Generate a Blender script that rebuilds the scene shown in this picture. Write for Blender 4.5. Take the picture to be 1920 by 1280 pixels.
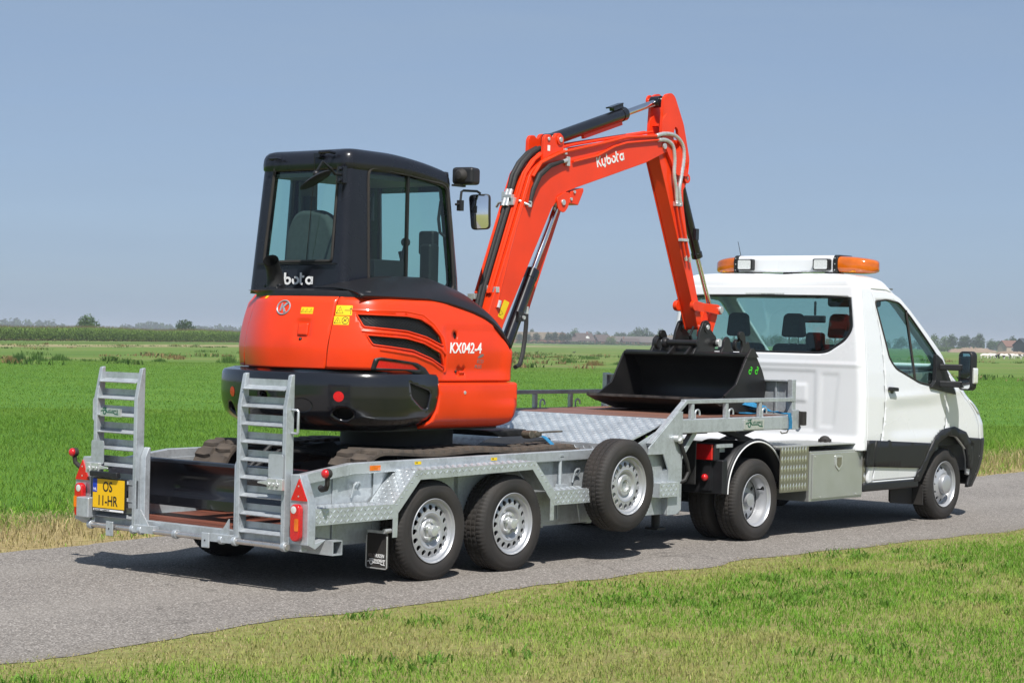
import bpy, bmesh, math, random
import numpy as np
from mathutils import Vector, Matrix
random.seed(7); rng = np.random.default_rng(11)
for o in list(bpy.data.objects): bpy.data.objects.remove(o)
S = bpy.context.scene
COL = S.collection
PI = math.pi

# ------------------------------------------------------------------ camera, sky, sun, exposure
CAM = Vector((-10.636, -9.328, 1.647)); HEAD = 0.68365; PITCH = -0.00045; ROLL = 0.01757
_v = Vector((math.cos(HEAD), math.sin(HEAD), 0)); _r = Vector((math.sin(HEAD), -math.cos(HEAD), 0)); _u = Vector((0, 0, 1))
_fw = _v * math.cos(PITCH) + _u * math.sin(PITCH); _up = -_v * math.sin(PITCH) + _u * math.cos(PITCH)
_r2 = math.cos(ROLL) * _r + math.sin(ROLL) * _up; _up2 = -math.sin(ROLL) * _r + math.cos(ROLL) * _up
cd = bpy.data.cameras.new('camera'); cam = bpy.data.objects.new('camera', cd); COL.objects.link(cam)
m = Matrix((_r2, _up2, -_fw)).transposed().to_4x4(); m.translation = CAM
cam.matrix_world = m
cd.sensor_width = 36; cd.lens = 3876.7 / 1920 * 36; cd.clip_start = 0.1; cd.clip_end = 20000
S.camera = cam

SUN_TRAVEL = Vector((0.48, 0.55, -1.0)).normalized()
sun_el = math.asin(-SUN_TRAVEL.z); sx, sy = -SUN_TRAVEL.x, -SUN_TRAVEL.y
W = bpy.data.worlds.new('World'); S.world = W; W.use_nodes = True
nt = W.node_tree; nt.nodes.clear()
sky = nt.nodes.new('ShaderNodeTexSky'); sky.sky_type = 'NISHITA'; sky.sun_disc = False
sky.sun_elevation = sun_el; sky.sun_rotation = math.atan2(sx, sy)
sky.air_density = 0.5; sky.dust_density = 1.15; sky.ozone_density = 0.7
bg = nt.nodes.new('ShaderNodeBackground'); bg.inputs['Strength'].default_value = 0.10
wo = nt.nodes.new('ShaderNodeOutputWorld')
# thin even haze veil with faint high cloud streaks over the clear sky
tcw = nt.nodes.new('ShaderNodeTexCoord'); mpw = nt.nodes.new('ShaderNodeMapping'); mpw.inputs['Scale'].default_value = (2.2, 2.2, 26); mpw.inputs['Rotation'].default_value = (.06, -.05, .3)
nt.links.new(tcw.outputs['Generated'], mpw.inputs['Vector'])
nzw = nt.nodes.new('ShaderNodeTexNoise'); nzw.inputs['Scale'].default_value = 1.6; nzw.inputs['Detail'].default_value = 7; nzw.inputs['Roughness'].default_value = .6; nt.links.new(mpw.outputs[0], nzw.inputs['Vector'])
mrw = nt.nodes.new('ShaderNodeMapRange'); mrw.inputs['From Min'].default_value = .35; mrw.inputs['From Max'].default_value = .75; mrw.inputs['To Min'].default_value = .48; mrw.inputs['To Max'].default_value = .74; nt.links.new(nzw.outputs['Fac'], mrw.inputs['Value'])
mxw = nt.nodes.new('ShaderNodeMix'); mxw.data_type = 'RGBA'; mxw.inputs[7].default_value = (2.66, 3.56, 4.80, 1)
nt.links.new(mrw.outputs[0], mxw.inputs[0]); nt.links.new(sky.outputs[0], mxw.inputs[6]); nt.links.new(mxw.outputs[2], bg.inputs[0]); nt.links.new(bg.outputs[0], wo.inputs[0])
sl = bpy.data.lights.new('sun', 'SUN'); sl.energy = 4.7; sl.angle = math.radians(0.55); sl.color = (1.0, 0.965, 0.915)
so = bpy.data.objects.new('sun', sl); COL.objects.link(so); so.location = (-20, -25, 40)
so.rotation_euler = SUN_TRAVEL.to_track_quat('-Z', 'Y').to_euler()
S.view_settings.view_transform = 'Standard'; S.view_settings.look = 'None'; S.view_settings.gamma = 1
S.view_settings.use_curve_mapping = False; S.view_settings.exposure = 0.30
S.cycles.max_bounces = 8; S.cycles.transparent_max_bounces = 16; S.cycles.caustics_reflective = False; S.cycles.caustics_refractive = False

# ------------------------------------------------------------------ materials
def mat(name, col, rough=0.5, metal=0.0, coat=0.0, noise=0.0, nscale=8.0, bump=0.0, bscale=60.0, spec=0.5, emit=None, col2=None, detail=4.0, trans=None):
    M = bpy.data.materials.new(name); M.use_nodes = True
    n = M.node_tree.nodes; l = M.node_tree.links; b = n['Principled BSDF']
    b.inputs['Base Color'].default_value = (*col, 1); b.inputs['Roughness'].default_value = rough; b.inputs['Metallic'].default_value = metal
    b.inputs['Coat Weight'].default_value = coat; b.inputs['Coat Roughness'].default_value = 0.06; b.inputs['Specular IOR Level'].default_value = spec
    tc = n.new('ShaderNodeTexCoord')
    if noise > 0 or col2:
        t = n.new('ShaderNodeTexNoise'); t.inputs['Scale'].default_value = nscale; t.inputs['Detail'].default_value = detail
        l.new(tc.outputs['Object'], t.inputs['Vector'])
        r = n.new('ShaderNodeValToRGB'); r.color_ramp.elements[0].position = 0.3; r.color_ramp.elements[1].position = 0.7
        c2 = col2 if col2 else tuple(min(1, c * (1 + noise)) for c in col)
        c1 = col if col2 else tuple(c * (1 - noise) for c in col)
        r.color_ramp.elements[0].color = (*c1, 1); r.color_ramp.elements[1].color = (*c2, 1)
        l.new(t.outputs['Fac'], r.inputs[0]); l.new(r.outputs[0], b.inputs['Base Color'])
        mr = n.new('ShaderNodeMapRange'); mr.inputs['To Min'].default_value = max(0.02, rough - 0.08); mr.inputs['To Max'].default_value = min(1, rough + 0.08)
        l.new(t.outputs['Fac'], mr.inputs['Value']); l.new(mr.outputs[0], b.inputs['Roughness'])
    if bump > 0:
        t2 = n.new('ShaderNodeTexNoise'); t2.inputs['Scale'].default_value = bscale; t2.inputs['Detail'].default_value = 5
        l.new(tc.outputs['Object'], t2.inputs['Vector'])
        bp = n.new('ShaderNodeBump'); bp.inputs['Strength'].default_value = bump; bp.inputs['Distance'].default_value = 0.01
        l.new(t2.outputs['Fac'], bp.inputs['Height']); l.new(bp.outputs[0], b.inputs['Normal'])
    return M

def galv(name, base, rough, metal):
    M = bpy.data.materials.new(name); M.use_nodes = True
    n = M.node_tree.nodes; l = M.node_tree.links; b = n['Principled BSDF']
    tc = n.new('ShaderNodeTexCoord')
    v = n.new('ShaderNodeTexVoronoi'); v.inputs['Scale'].default_value = 55; l.new(tc.outputs['Object'], v.inputs['Vector'])
    t = n.new('ShaderNodeTexNoise'); t.inputs['Scale'].default_value = 5; t.inputs['Detail'].default_value = 6; l.new(tc.outputs['Object'], t.inputs['Vector'])
    mp = n.new('ShaderNodeMapping'); mp.inputs['Scale'].default_value = (14, 14, 1.2); l.new(tc.outputs['Object'], mp.inputs['Vector'])
    st = n.new('ShaderNodeTexNoise'); st.inputs['Scale'].default_value = 1.6; st.inputs['Detail'].default_value = 3; l.new(mp.outputs[0], st.inputs['Vector'])
    bw = n.new('ShaderNodeRGBToBW'); l.new(v.outputs['Color'], bw.inputs[0])
    a = n.new('ShaderNodeMath'); a.operation = 'MULTIPLY_ADD'; a.inputs[1].default_value = 0.30; l.new(bw.outputs[0], a.inputs[0]); l.new(t.outputs['Fac'], a.inputs[2])
    a2 = n.new('ShaderNodeMath'); a2.operation = 'MULTIPLY_ADD'; a2.inputs[1].default_value = 0.5; l.new(st.outputs['Fac'], a2.inputs[0]); l.new(a.outputs[0], a2.inputs[2])
    r = n.new('ShaderNodeValToRGB'); r.color_ramp.elements[0].position = 0.55; r.color_ramp.elements[1].position = 1.15 if False else 1.0
    r.color_ramp.elements[0].color = (*[c * 0.78 for c in base], 1); r.color_ramp.elements[1].color = (*[min(1, c * 1.12) for c in base], 1)
    l.new(a2.outputs[0], r.inputs[0]); l.new(r.outputs[0], b.inputs['Base Color'])
    mr = n.new('ShaderNodeMapRange'); mr.inputs['From Min'].default_value = 0.4; mr.inputs['From Max'].default_value = 1.2
    mr.inputs['To Min'].default_value = rough - 0.08; mr.inputs['To Max'].default_value = rough + 0.12
    l.new(a.outputs[0], mr.inputs['Value']); l.new(mr.outputs[0], b.inputs['Roughness'])
    b.inputs['Metallic'].default_value = metal
    return M

def glass(name, tint, refl=0.045):
    M = bpy.data.materials.new(name); M.use_nodes = True
    n = M.node_tree.nodes; l = M.node_tree.links; n.clear()
    o = n.new('ShaderNodeOutputMaterial'); t = n.new('ShaderNodeBsdfTransparent'); g = n.new('ShaderNodeBsdfGlossy'); mx = n.new('ShaderNodeMixShader')
    ly = n.new('ShaderNodeLayerWeight'); ly.inputs['Blend'].default_value = 0.5
    pw = n.new('ShaderNodeMath'); pw.operation = 'POWER'; pw.inputs[1].default_value = 4.0; l.new(ly.outputs['Facing'], pw.inputs[0])
    lw = n.new('ShaderNodeMath'); lw.operation = 'MULTIPLY_ADD'; lw.inputs[1].default_value = 0.9; lw.inputs[2].default_value = refl; l.new(pw.outputs[0], lw.inputs[0])
    t.inputs[0].default_value = (*tint, 1); g.inputs['Roughness'].default_value = 0.02; g.inputs['Color'].default_value = (0.9, 0.95, 0.95, 1)
    l.new(lw.outputs[0], mx.inputs[0]); l.new(t.outputs[0], mx.inputs[1]); l.new(g.outputs[0], mx.inputs[2]); l.new(mx.outputs[0], o.inputs[0])
    return M

def wood(name, c1, c2):
    M = bpy.data.materials.new(name); M.use_nodes = True
    n = M.node_tree.nodes; l = M.node_tree.links; b = n['Principled BSDF']
    tc = n.new('ShaderNodeTexCoord'); oi = n.new('ShaderNodeObjectInfo')
    mp = n.new('ShaderNodeMapping'); mp.inputs['Scale'].default_value = (40, 2.2, 40); l.new(tc.outputs['Object'], mp.inputs['Vector'])
    ad = n.new('ShaderNodeVectorMath'); ad.operation = 'ADD'; l.new(mp.outputs[0], ad.inputs[0])
    mu = n.new('ShaderNodeMath'); mu.operation = 'MULTIPLY'; mu.inputs[1].default_value = 37; l.new(oi.outputs['Random'], mu.inputs[0]); l.new(mu.outputs[0], ad.inputs[1])
    t = n.new('ShaderNodeTexNoise'); t.inputs['Scale'].default_value = 1.0; t.inputs['Detail'].default_value = 5; l.new(ad.outputs[0], t.inputs['Vector'])
    r = n.new('ShaderNodeValToRGB'); r.color_ramp.elements[0].position = 0.3; r.color_ramp.elements[1].position = 0.75
    r.color_ramp.elements[0].color = (*c1, 1); r.color_ramp.elements[1].color = (*c2, 1); l.new(t.outputs['Fac'], r.inputs[0])
    hs = n.new('ShaderNodeHueSaturation'); mr = n.new('ShaderNodeMapRange'); mr.inputs['To Min'].default_value = 0.7; mr.inputs['To Max'].default_value = 1.3
    l.new(oi.outputs['Random'], mr.inputs['Value']); l.new(mr.outputs[0], hs.inputs['Value']); l.new(r.outputs[0], hs.inputs['Color']); l.new(hs.outputs[0], b.inputs['Base Color'])
    b.inputs['Roughness'].default_value = 0.55
    bp = n.new('ShaderNodeBump'); bp.inputs['Strength'].default_value = 0.25; bp.inputs['Distance'].default_value = 0.004; l.new(t.outputs['Fac'], bp.inputs['Height']); l.new(bp.outputs[0], b.inputs['Normal'])
    return M

MT = dict(
    galv=galv('galvanised_steel', (0.47, 0.505, 0.53), 0.44, 0.5),
    tread=galv('galvanised_tread_plate', (0.52, 0.56, 0.585), 0.36, 0.55),
    zinc=mat('bright_zinc', (0.66, 0.675, 0.67), 0.32, 0.6, noise=0.12, nscale=30),
    tube=mat('polished_tube', (0.62, 0.58, 0.55), 0.28, 0.85, noise=0.1, nscale=12),
    orange=mat('orange_paint', (0.80, 0.046, 0.006), 0.36, 0.0, coat=0.28, noise=0.09, nscale=3, spec=0.35, bump=0.012, bscale=180),
    darkpaint=mat('charcoal_gloss_paint', (0.009, 0.0095, 0.013), 0.20, 0.0, coat=0.45, noise=0.2, nscale=3),
    cabpaint=mat('charcoal_cab_paint', (0.0105, 0.0115, 0.017), 0.28, 0.0, coat=0.25, spec=0.35, noise=0.1, nscale=3),
    cowl=mat('black_satin_plastic', (0.011, 0.011, 0.013), 0.40, noise=0.1, nscale=20, bump=0.05, bscale=400),
    plastic=mat('black_grained_plastic', (0.012, 0.0125, 0.0145), 0.5, noise=0.15, nscale=10, bump=0.06, bscale=300),
    blacksteel=mat('black_painted_steel', (0.007, 0.007, 0.008), 0.40, col2=(0.016, 0.015, 0.015), nscale=6, bump=0.04, bscale=40),
    under=mat('dark_chassis', (0.016, 0.016, 0.016), 0.6, noise=0.4, nscale=9, bump=0.1, bscale=50),
    rubber=mat('tyre_rubber', (0.018, 0.017, 0.0165), 0.75, col2=(0.034, 0.029, 0.025), nscale=5, bump=0.05, bscale=120),
    trackrub=mat('dusty_track_rubber', (0.040, 0.033, 0.028), 0.85, col2=(0.105, 0.082, 0.063), nscale=7, bump=0.2, bscale=70),
    rim=mat('silver_rim_paint', (0.46, 0.47, 0.49), 0.38, 0.5, noise=0.06, nscale=8),
    white=mat('white_car_paint', (0.77, 0.785, 0.81), 0.28, 0.0, coat=0.7, noise=0.015, nscale=1.5),
    hose=mat('black_hose', (0.017, 0.016, 0.016), 0.6, noise=0.3, nscale=60, bump=0.2, bscale=350),
    chrome=mat('chromed_rod', (0.75, 0.75, 0.78), 0.12, 1.0, noise=0.03, nscale=9),
    red=mat('red_lens', (0.55, 0.010, 0.012), 0.15, coat=0.8, noise=0.15, nscale=90),
    redtri=mat('red_reflector', (0.60, 0.010, 0.012), 0.25, coat=0.5, noise=0.08, nscale=150),
    amber=mat('amber_lens', (0.72, 0.16, 0.008), 0.12, coat=0.8, noise=0.25, nscale=14),
    clear=mat('clear_lens', (0.75, 0.76, 0.74), 0.12, 0.2, coat=0.9, noise=0.1, nscale=60),
    yellow=mat('yellow_sticker', (0.80, 0.56, 0.01), 0.4, noise=0.03, nscale=20),
    plate=mat('yellow_plate', (0.82, 0.48, 0.006), 0.38, noise=0.03, nscale=20),
    black=mat('black_print', (0.012, 0.012, 0.012), 0.45, noise=0.05, nscale=20),
    blue=mat('blue_print', (0.010, 0.045, 0.42), 0.4, noise=0.05, nscale=20),
    whitep=mat('white_print', (0.82, 0.82, 0.82), 0.4, noise=0.02, nscale=20),
    greyp=mat('grey_print', (0.20, 0.16, 0.15), 0.4, noise=0.05, nscale=20),
    greenp=mat('dark_green_print', (0.010, 0.10, 0.06), 0.4, noise=0.05, nscale=20),
    limep=mat('bright_green_print', (0.06, 0.68, 0.02), 0.4, noise=0.05, nscale=20),
    strap=mat('blue_webbing', (0.018, 0.18, 0.36), 0.8, noise=0.25, nscale=40, bump=0.3, bscale=300),
    rust=mat('weathered_ratchet', (0.16, 0.14, 0.11), 0.5, 0.6, noise=0.4, nscale=40),
    seat=mat('grey_seat_cloth', (0.060, 0.065, 0.066), 0.85, noise=0.15, nscale=30, bump=0.1, bscale=300),
    trim=mat('grey_interior_plastic', (0.12, 0.13, 0.13), 0.6, noise=0.1, nscale=8),
    alu=mat('brushed_aluminium', (0.56, 0.57, 0.55), 0.36, 0.7, noise=0.05, nscale=5),
    alulug=mat('bright_aluminium', (0.72, 0.72, 0.68), 0.30, 0.85, noise=0.08, nscale=20),
    aludark=mat('dull_aluminium', (0.34, 0.32, 0.25), 0.42, 0.8, noise=0.1, nscale=12),
    floorwood=wood('reddish_hardwood', (0.085, 0.026, 0.016), (0.23, 0.075, 0.045)),
    deckwood=wood('brown_hardwood', (0.14, 0.062, 0.040), (0.26, 0.125, 0.085)),
    exglass=glass('tinted_excavator_glass', (0.66, 0.84, 0.80)),
    carglass=glass('tinted_car_glass', (0.62, 0.82, 0.78)),
    amberglass=mat('amber_beacon_plastic', (0.52, 0.112, 0.005), 0.10, coat=0.6, noise=0.25, nscale=9),
    beacon=mat('beacon_reflector', (0.75, 0.30, 0.03), 0.3, 0.3, noise=0.3, nscale=30),
    worn=mat('scraped_steel', (0.030, 0.026, 0.024), 0.45, 0.4, col2=(0.11, 0.095, 0.085), nscale=14),
    mirror=mat('mirror_glass', (0.85, 0.87, 0.88), 0.02, 1.0, noise=0.01, nscale=4),
)

# ------------------------------------------------------------------ mesh helpers
WOFF = {}
class MB:
    def __init__(s): s.b = bmesh.new()
    def face(s, pts): 
        vs = [s.b.verts.new(p) for p in pts]
        try: return s.b.faces.new(vs)
        except ValueError: return None
    def box(s, x0, x1, y0, y1, z0, z1, M=None):
        c = [(x0, y0, z0), (x1, y0, z0), (x1, y1, z0), (x0, y1, z0), (x0, y0, z1), (x1, y0, z1), (x1, y1, z1), (x0, y1, z1)]
        if M is not None: c = [M @ Vector(p) for p in c]
        v = [s.b.verts.new(p) for p in c]
        for f in ((3, 2, 1, 0), (4, 5, 6, 7), (0, 1, 5, 4), (1, 2, 6, 5), (2, 3, 7, 6), (3, 0, 4, 7)): s.b.faces.new([v[i] for i in f])
        return s
    def beam(s, p0, p1, w, h, up=(0, 0, 1)):
        p0 = Vector(p0); p1 = Vector(p1); d = p1 - p0; L = d.length; d.normalize()
        x = Vector(up).cross(d)
        if x.length < 1e-4: x = Vector((0, 1, 0)).cross(d)
        x.normalize(); u = d.cross(x)
        M = Matrix((d, x, u)).transposed().to_4x4(); M.translation = p0
        return s.box(0, L, -w / 2, w / 2, -h / 2, h / 2, M)
    def prism(s, pts, plane, a, b):
        def P(p, t): return {'XZ': (p[0], t, p[1]), 'YZ': (t, p[0], p[1]), 'XY': (p[0], p[1], t)}[plane]
        v0 = [s.b.verts.new(P(p, a)) for p in pts]; v1 = [s.b.verts.new(P(p, b)) for p in pts]
        n = len(pts)
        s.b.faces.new(v0); s.b.faces.new(v1[::-1])
        for i in range(n): s.b.faces.new((v0[i], v1[i], v1[(i + 1) % n], v0[(i + 1) % n]))
        return s
    def tube(s, path, r, n=8, cap=True):
        path = [Vector(p) for p in path]; rs = r if isinstance(r, (list, tuple)) else [r] * len(path)
        rings = []; prev = None
        for i, p in enumerate(path):
            t = (path[min(i + 1, len(path) - 1)] - path[max(i - 1, 0)]).normalized()
            if prev is None:
                x = t.orthogonal().normalized()
            else:
                x = (prev - t * prev.dot(t)); x = x.normalized() if x.length > 1e-5 else t.orthogonal().normalized()
            prev = x; y = t.cross(x)
            rings.append([s.b.verts.new(p + (x * math.cos(2 * PI * k / n) + y * math.sin(2 * PI * k / n)) * rs[i]) for k in range(n)])
        for a, b in zip(rings, rings[1:]):
            for k in range(n): s.b.faces.new((a[k], a[(k + 1) % n], b[(k + 1) % n], b[k]))
        if cap: s.b.faces.new(rings[0][::-1]); s.b.faces.new(rings[-1])
        return s
    def cyl(s, p0, p1, r, n=20, r2=None): return s.tube([p0, p1], [r, r if r2 is None else r2], n)
    def lathe(s, prof, o=(0, 0, 0), axis='Y', n=32, closed=False, rmod=None):
        o = Vector(o); rings = []
        for j, (r, h) in enumerate(prof):
            ring = []
            for k in range(n):
                a = 2 * PI * k / n; rr = r if rmod is None else rmod(j, k, r)
                c, d = rr * math.cos(a), rr * math.sin(a)
                ring.append(s.b.verts.new(o + Vector({'Y': (c, h, d), 'Z': (c, d, h), 'X': (h, c, d)}[axis])))
            rings.append(ring)
        m = len(rings)
        for j in range(m if closed else m - 1):
            a, b = rings[j], rings[(j + 1) % m]
            for k in range(n): s.b.faces.new((a[k], a[(k + 1) % n], b[(k + 1) % n], b[k]))
        return s
    def sphere(s, c, r, u=16, v=10, sc=(1, 1, 1)):
        M = Matrix.Translation(c) @ Matrix.Diagonal((r * sc[0], r * sc[1], r * sc[2], 1))
        bmesh.ops.create_uvsphere(s.b, u_segments=u, v_segments=v, radius=1, matrix=M); return s
    def grid(s, G, closed_u=False, closed_v=False):
        V = [[s.b.verts.new(p) for p in row] for row in G]
        R, C = len(V), len(V[0])
        for i in range(R if closed_u else R - 1):
            for j in range(C if closed_v else C - 1):
                a, b, c, d = V[i][j], V[i][(j + 1) % C], V[(i + 1) % R][(j + 1) % C], V[(i + 1) % R][j]
                try: s.b.faces.new((a, b, c, d))
                except ValueError: pass
        return V
    def lugs(s, p0, u, v, nu, nv, pitch, h=0.0022, L=0.031, w=0.0105, skip=None):
        # raised lens-shaped lugs of tread plate on the parallelogram p0 + a*u + b*v (u, v unit vectors)
        p0 = Vector(p0); u = Vector(u).normalized(); v = Vector(v).normalized(); nn = u.cross(v).normalized()
        for i in range(nu):
            for j in range(nv):
                a, b = (i + .5) * pitch, (j + .5) * pitch
                if skip and skip(a, b): continue
                c = p0 + u * a + v * b; q = (1 if (i + j) % 2 else -1)
                d = (u + v * q).normalized(); e = nn.cross(d)
                base = [c + d * L / 2, c + d * L * .2 + e * w / 2, c - d * L * .2 + e * w / 2, c - d * L / 2, c - d * L * .2 - e * w / 2, c + d * L * .2 - e * w / 2]
                t1 = c + d * L * .25 + nn * h; t2 = c - d * L * .25 + nn * h
                bv = [s.b.verts.new(x) for x in base]; T1 = s.b.verts.new(t1); T2 = s.b.verts.new(t2)
                for f in ((bv[0], bv[1], T1), (bv[1], bv[2], T2, T1), (bv[2], bv[3], T2), (bv[3], bv[4], T2), (bv[4], bv[5], T1, T2), (bv[5], bv[0], T1)): s.b.faces.new(f)
        return s
    def mesh(s, name, fix=True):
        if fix: bmesh.ops.recalc_face_normals(s.b, faces=s.b.faces)
        me = bpy.data.meshes.new(name); s.b.to_mesh(me); s.b.free(); return me
    def build(s, name, m, parent=None, bevel=0, seg=2, smooth=35, origin=(0, 0, 0), solid=0, fix=True):
        return obj(name, s.mesh(name, fix), m, parent, bevel, seg, smooth, origin, solid)

def shade(me, smooth):
    if smooth:
        me.polygons.foreach_set('use_smooth', [True] * len(me.polygons))
        me.set_sharp_from_angle(angle=math.radians(smooth))
def obj(name, me, m, parent=None, bevel=0, seg=2, smooth=35, origin=(0, 0, 0), solid=0):
    o = bpy.data.objects.new(name, me); COL.objects.link(o)
    if m is not None and not me.materials: me.materials.append(MT[m] if isinstance(m, str) else m)
    shade(me, smooth)
    origin = Vector(origin); o.parent = parent
    o.location = origin - (WOFF[parent.name] if parent else Vector()); WOFF[o.name] = origin
    if solid:
        md = o.modifiers.new('solid', 'SOLIDIFY'); md.thickness = abs(solid); md.offset = -1 if solid > 0 else 1
    if bevel:
        md = o.modifiers.new('bevel', 'BEVEL'); md.width = bevel; md.segments = seg; md.limit_method = 'ANGLE'; md.angle_limit = math.radians(35); md.harden_normals = True
    return o
def tag(o, label=None, cat=None, group=None, kind=None):
    if label: o['label'] = label
    if cat: o['category'] = cat
    if group: o['group'] = group
    if kind: o['kind'] = kind
    return o
def thing(name, label, cat, loc=(0, 0, 0), group=None, tilt=0.0):
    o = bpy.data.objects.new(name, None); COL.objects.link(o); o.location = loc; WOFF[o.name] = Vector(loc); o.empty_display_size = .1
    o.rotation_euler = (tilt, 0, 0)
    return tag(o, label, cat, group)
def part_empty(name, parent, origin):
    o = bpy.data.objects.new(name, None); COL.objects.link(o); o.parent = parent
    o.location = Vector(origin) - WOFF[parent.name]; WOFF[o.name] = Vector(origin); o.empty_display_size = .05
    return o
def copy_tree(o, parent=None, loc=None):
    c = o.copy(); COL.objects.link(c); c.parent = parent
    if loc is not None: c.location = loc
    for ch in list(o.children): copy_tree(ch, c)
    return c
def apply_bool(o, cutter_me, op='DIFFERENCE', solver='EXACT'):
    co = bpy.data.objects.new('cutter', cutter_me); COL.objects.link(co)
    lw = o.location.copy(); par = o.parent; o.parent = None; o.location = (0, 0, 0)
    md = o.modifiers.new('b', 'BOOLEAN'); md.object = co; md.operation = op; md.solver = solver
    dg = bpy.context.evaluated_depsgraph_get(); dg.update()
    ev = o.evaluated_get(dg); me = bpy.data.meshes.new_from_object(ev)
    o.modifiers.remove(md); old = o.data; o.data = me
    bpy.data.objects.remove(co); o.parent = par; o.location = lw
    return o
def tri_mesh(name, V, F, cols=None):
    V = np.asarray(V, np.float32); F = np.asarray(F, np.int32); k = F.shape[1]
    me = bpy.data.meshes.new(name); me.vertices.add(len(V)); me.vertices.foreach_set('co', V.ravel())
    me.loops.add(F.size); me.loops.foreach_set('vertex_index', F.ravel()); me.polygons.add(len(F))
    me.polygons.foreach_set('loop_start', np.arange(0, F.size, k, dtype=np.int32))
    try: me.polygons.foreach_set('loop_total', np.full(len(F), k, np.int32))
    except Exception: pass
    if cols is not None:
        a = me.color_attributes.new('tint', 'FLOAT_COLOR', 'POINT'); a.data.foreach_set('color', np.asarray(cols, np.float32).ravel())
    me.update(calc_edges=True); me.validate(); return me
def frame(o, u, v):
    u = Vector(u).normalized(); v = Vector(v); v = (v - u * v.dot(u)).normalized(); n = u.cross(v)
    M = Matrix((u, v, n)).transposed().to_4x4(); M.translation = Vector(o); return M
def text_mesh(txt, size, M, ext=0.0008, bold=0.0, shear=0.0, sx=1.0, align='LEFT'):
    c = bpy.data.curves.new('txt', 'FONT'); c.body = txt; c.size = size; c.extrude = ext; c.offset = bold; c.shear = shear; c.align_x = align; c.resolution_u = 3
    o = bpy.data.objects.new('txt', c); COL.objects.link(o)
    dg = bpy.context.evaluated_depsgraph_get(); dg.update()
    me = bpy.data.meshes.new_from_object(o.evaluated_get(dg)); bpy.data.objects.remove(o)
    me.transform(M @ Matrix.Diagonal((sx, 1, 1, 1))); me.materials.clear(); return me
def text(name, txt, size, M, m, parent, **k):
    me = text_mesh(txt, size, M, **k); me.name = name; return obj(name, me, m, parent, smooth=0)
def strokes(mb, M, paths, w, t=0.0016):
    # flat strokes of width w along 2-D polylines, in the frame M
    for P in paths:
        n = len(P); L = []; R = []
        for i in range(n):
            a = Vector(P[max(i - 1, 0)]); b = Vector(P[min(i + 1, n - 1)]); d = (b - a); d = d.normalized() if d.length > 0 else Vector((1, 0)); q = Vector((-d.y, d.x)) * w / 2
            L.append(Vector(P[i]) + q); R.append(Vector(P[i]) - q)
        for i in range(n - 1):
            quad = [L[i], L[i + 1], R[i + 1], R[i]]
            top = [M @ Vector((p.x, p.y, t)) for p in quad]
            mb.face(top)
            bot = [M @ Vector((p.x, p.y, 0)) for p in quad]
            for k in range(4): mb.face([bot[k], bot[(k + 1) % 4], top[(k + 1) % 4], top[k]])
def arc(cx, cy, r, a0, a1, n=10, ry=None):
    ry = r if ry is None else ry
    return [(cx + r * math.cos(math.radians(a0 + (a1 - a0) * i / n)), cy + ry * math.sin(math.radians(a0 + (a1 - a0) * i / n))) for i in range(n + 1)]
def kubota_paths():
    # rounded word mark, letter height about 1, returned as polylines
    P = []
    P += [[(0.05, 0), (0.05, 1.0)], [(0.62, 0.98), (0.20, 0.52), (0.62, 0.0)]]                        # K
    P += [[(0.82, .70), (0.82, .32)] + arc(1.07, .28, .25, 180, 360, 8) + [(1.32, .70)], [(1.32, .30), (1.24, -.05), (1.10, -.16)]]   # u
    P += [[(1.62, 1.0), (1.62, .30)] + arc(1.88, .30, .26, 180, 500, 16)]                              # b
    P += [arc(2.66, .32, .27, 150, 470, 16)]                                                          # o
    P += [[(3.16, 1.0), (3.16, .22)] + arc(3.36, .22, .20, 180, 270, 5), [(3.16, .66), (3.50, .66)]]   # t
    P += [arc(3.98, .32, .27, 20, 340, 16), [(4.25, .66), (4.25, 0)]]                                  # a
    return P
def kubota(name, M, h, parent, m='whitep', w=0.17):
    mb = MB(); strokes(mb, M @ Matrix.Diagonal((h, h, 1, 1)), kubota_paths(), w); return mb.build(name, m, parent, smooth=0)
def trailer_logo(mb, M, w):
    s = w / 10.0; M = M @ Matrix.Diagonal((s, s, 1, 1))
    strokes(mb, M, [arc(2.2, 1.3, .75, 0, 360, 14)], .35); strokes(mb, M, [[(0.2, 1.6), (1.3, 1.9)], [(1.2, 2.6), (1.6, 2.6), (3.4, 2.9)], [(2.6, 2.9), (3.1, 1.9), (3.6, 1.25), (7.4, 1.25)], [(7.0, 1.3), (7.9, .8), (9.7, .6)], [(9.2, 2.3), (9.2, .9)]], .34)
    strokes(mb, M, [[(4.0, 2.1), (4.3, 1.6), (4.6, 2.1)], [(5.0, 1.6), (5.0, 2.2), (5.4, 2.2)], [(5.0, 1.9), (5.3, 1.9)], [(5.8, 2.2), (5.8, 1.6), (6.1, 1.6)], [(6.5, 1.6), (6.5, 2.2), (6.8, 1.9), (6.5, 1.6)], [(7.2, 1.6), (7.2, 2.2)], [(7.2, 1.9), (7.6, 1.9)], [(7.6, 1.6), (7.6, 2.2)], [(8.0, 2.2), (8.0, 1.6), (8.4, 1.6), (8.4, 2.2)]], .16)
def rrect(x0, x1, y0, y1, r, n=5):
    return arc(x1 - r, y1 - r, r, 0, 90, n) + arc(x0 + r, y1 - r, r, 90, 180, n) + arc(x0 + r, y0 + r, r, 180, 270, n) + arc(x1 - r, y0 + r, r, 270, 360, n)
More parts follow.
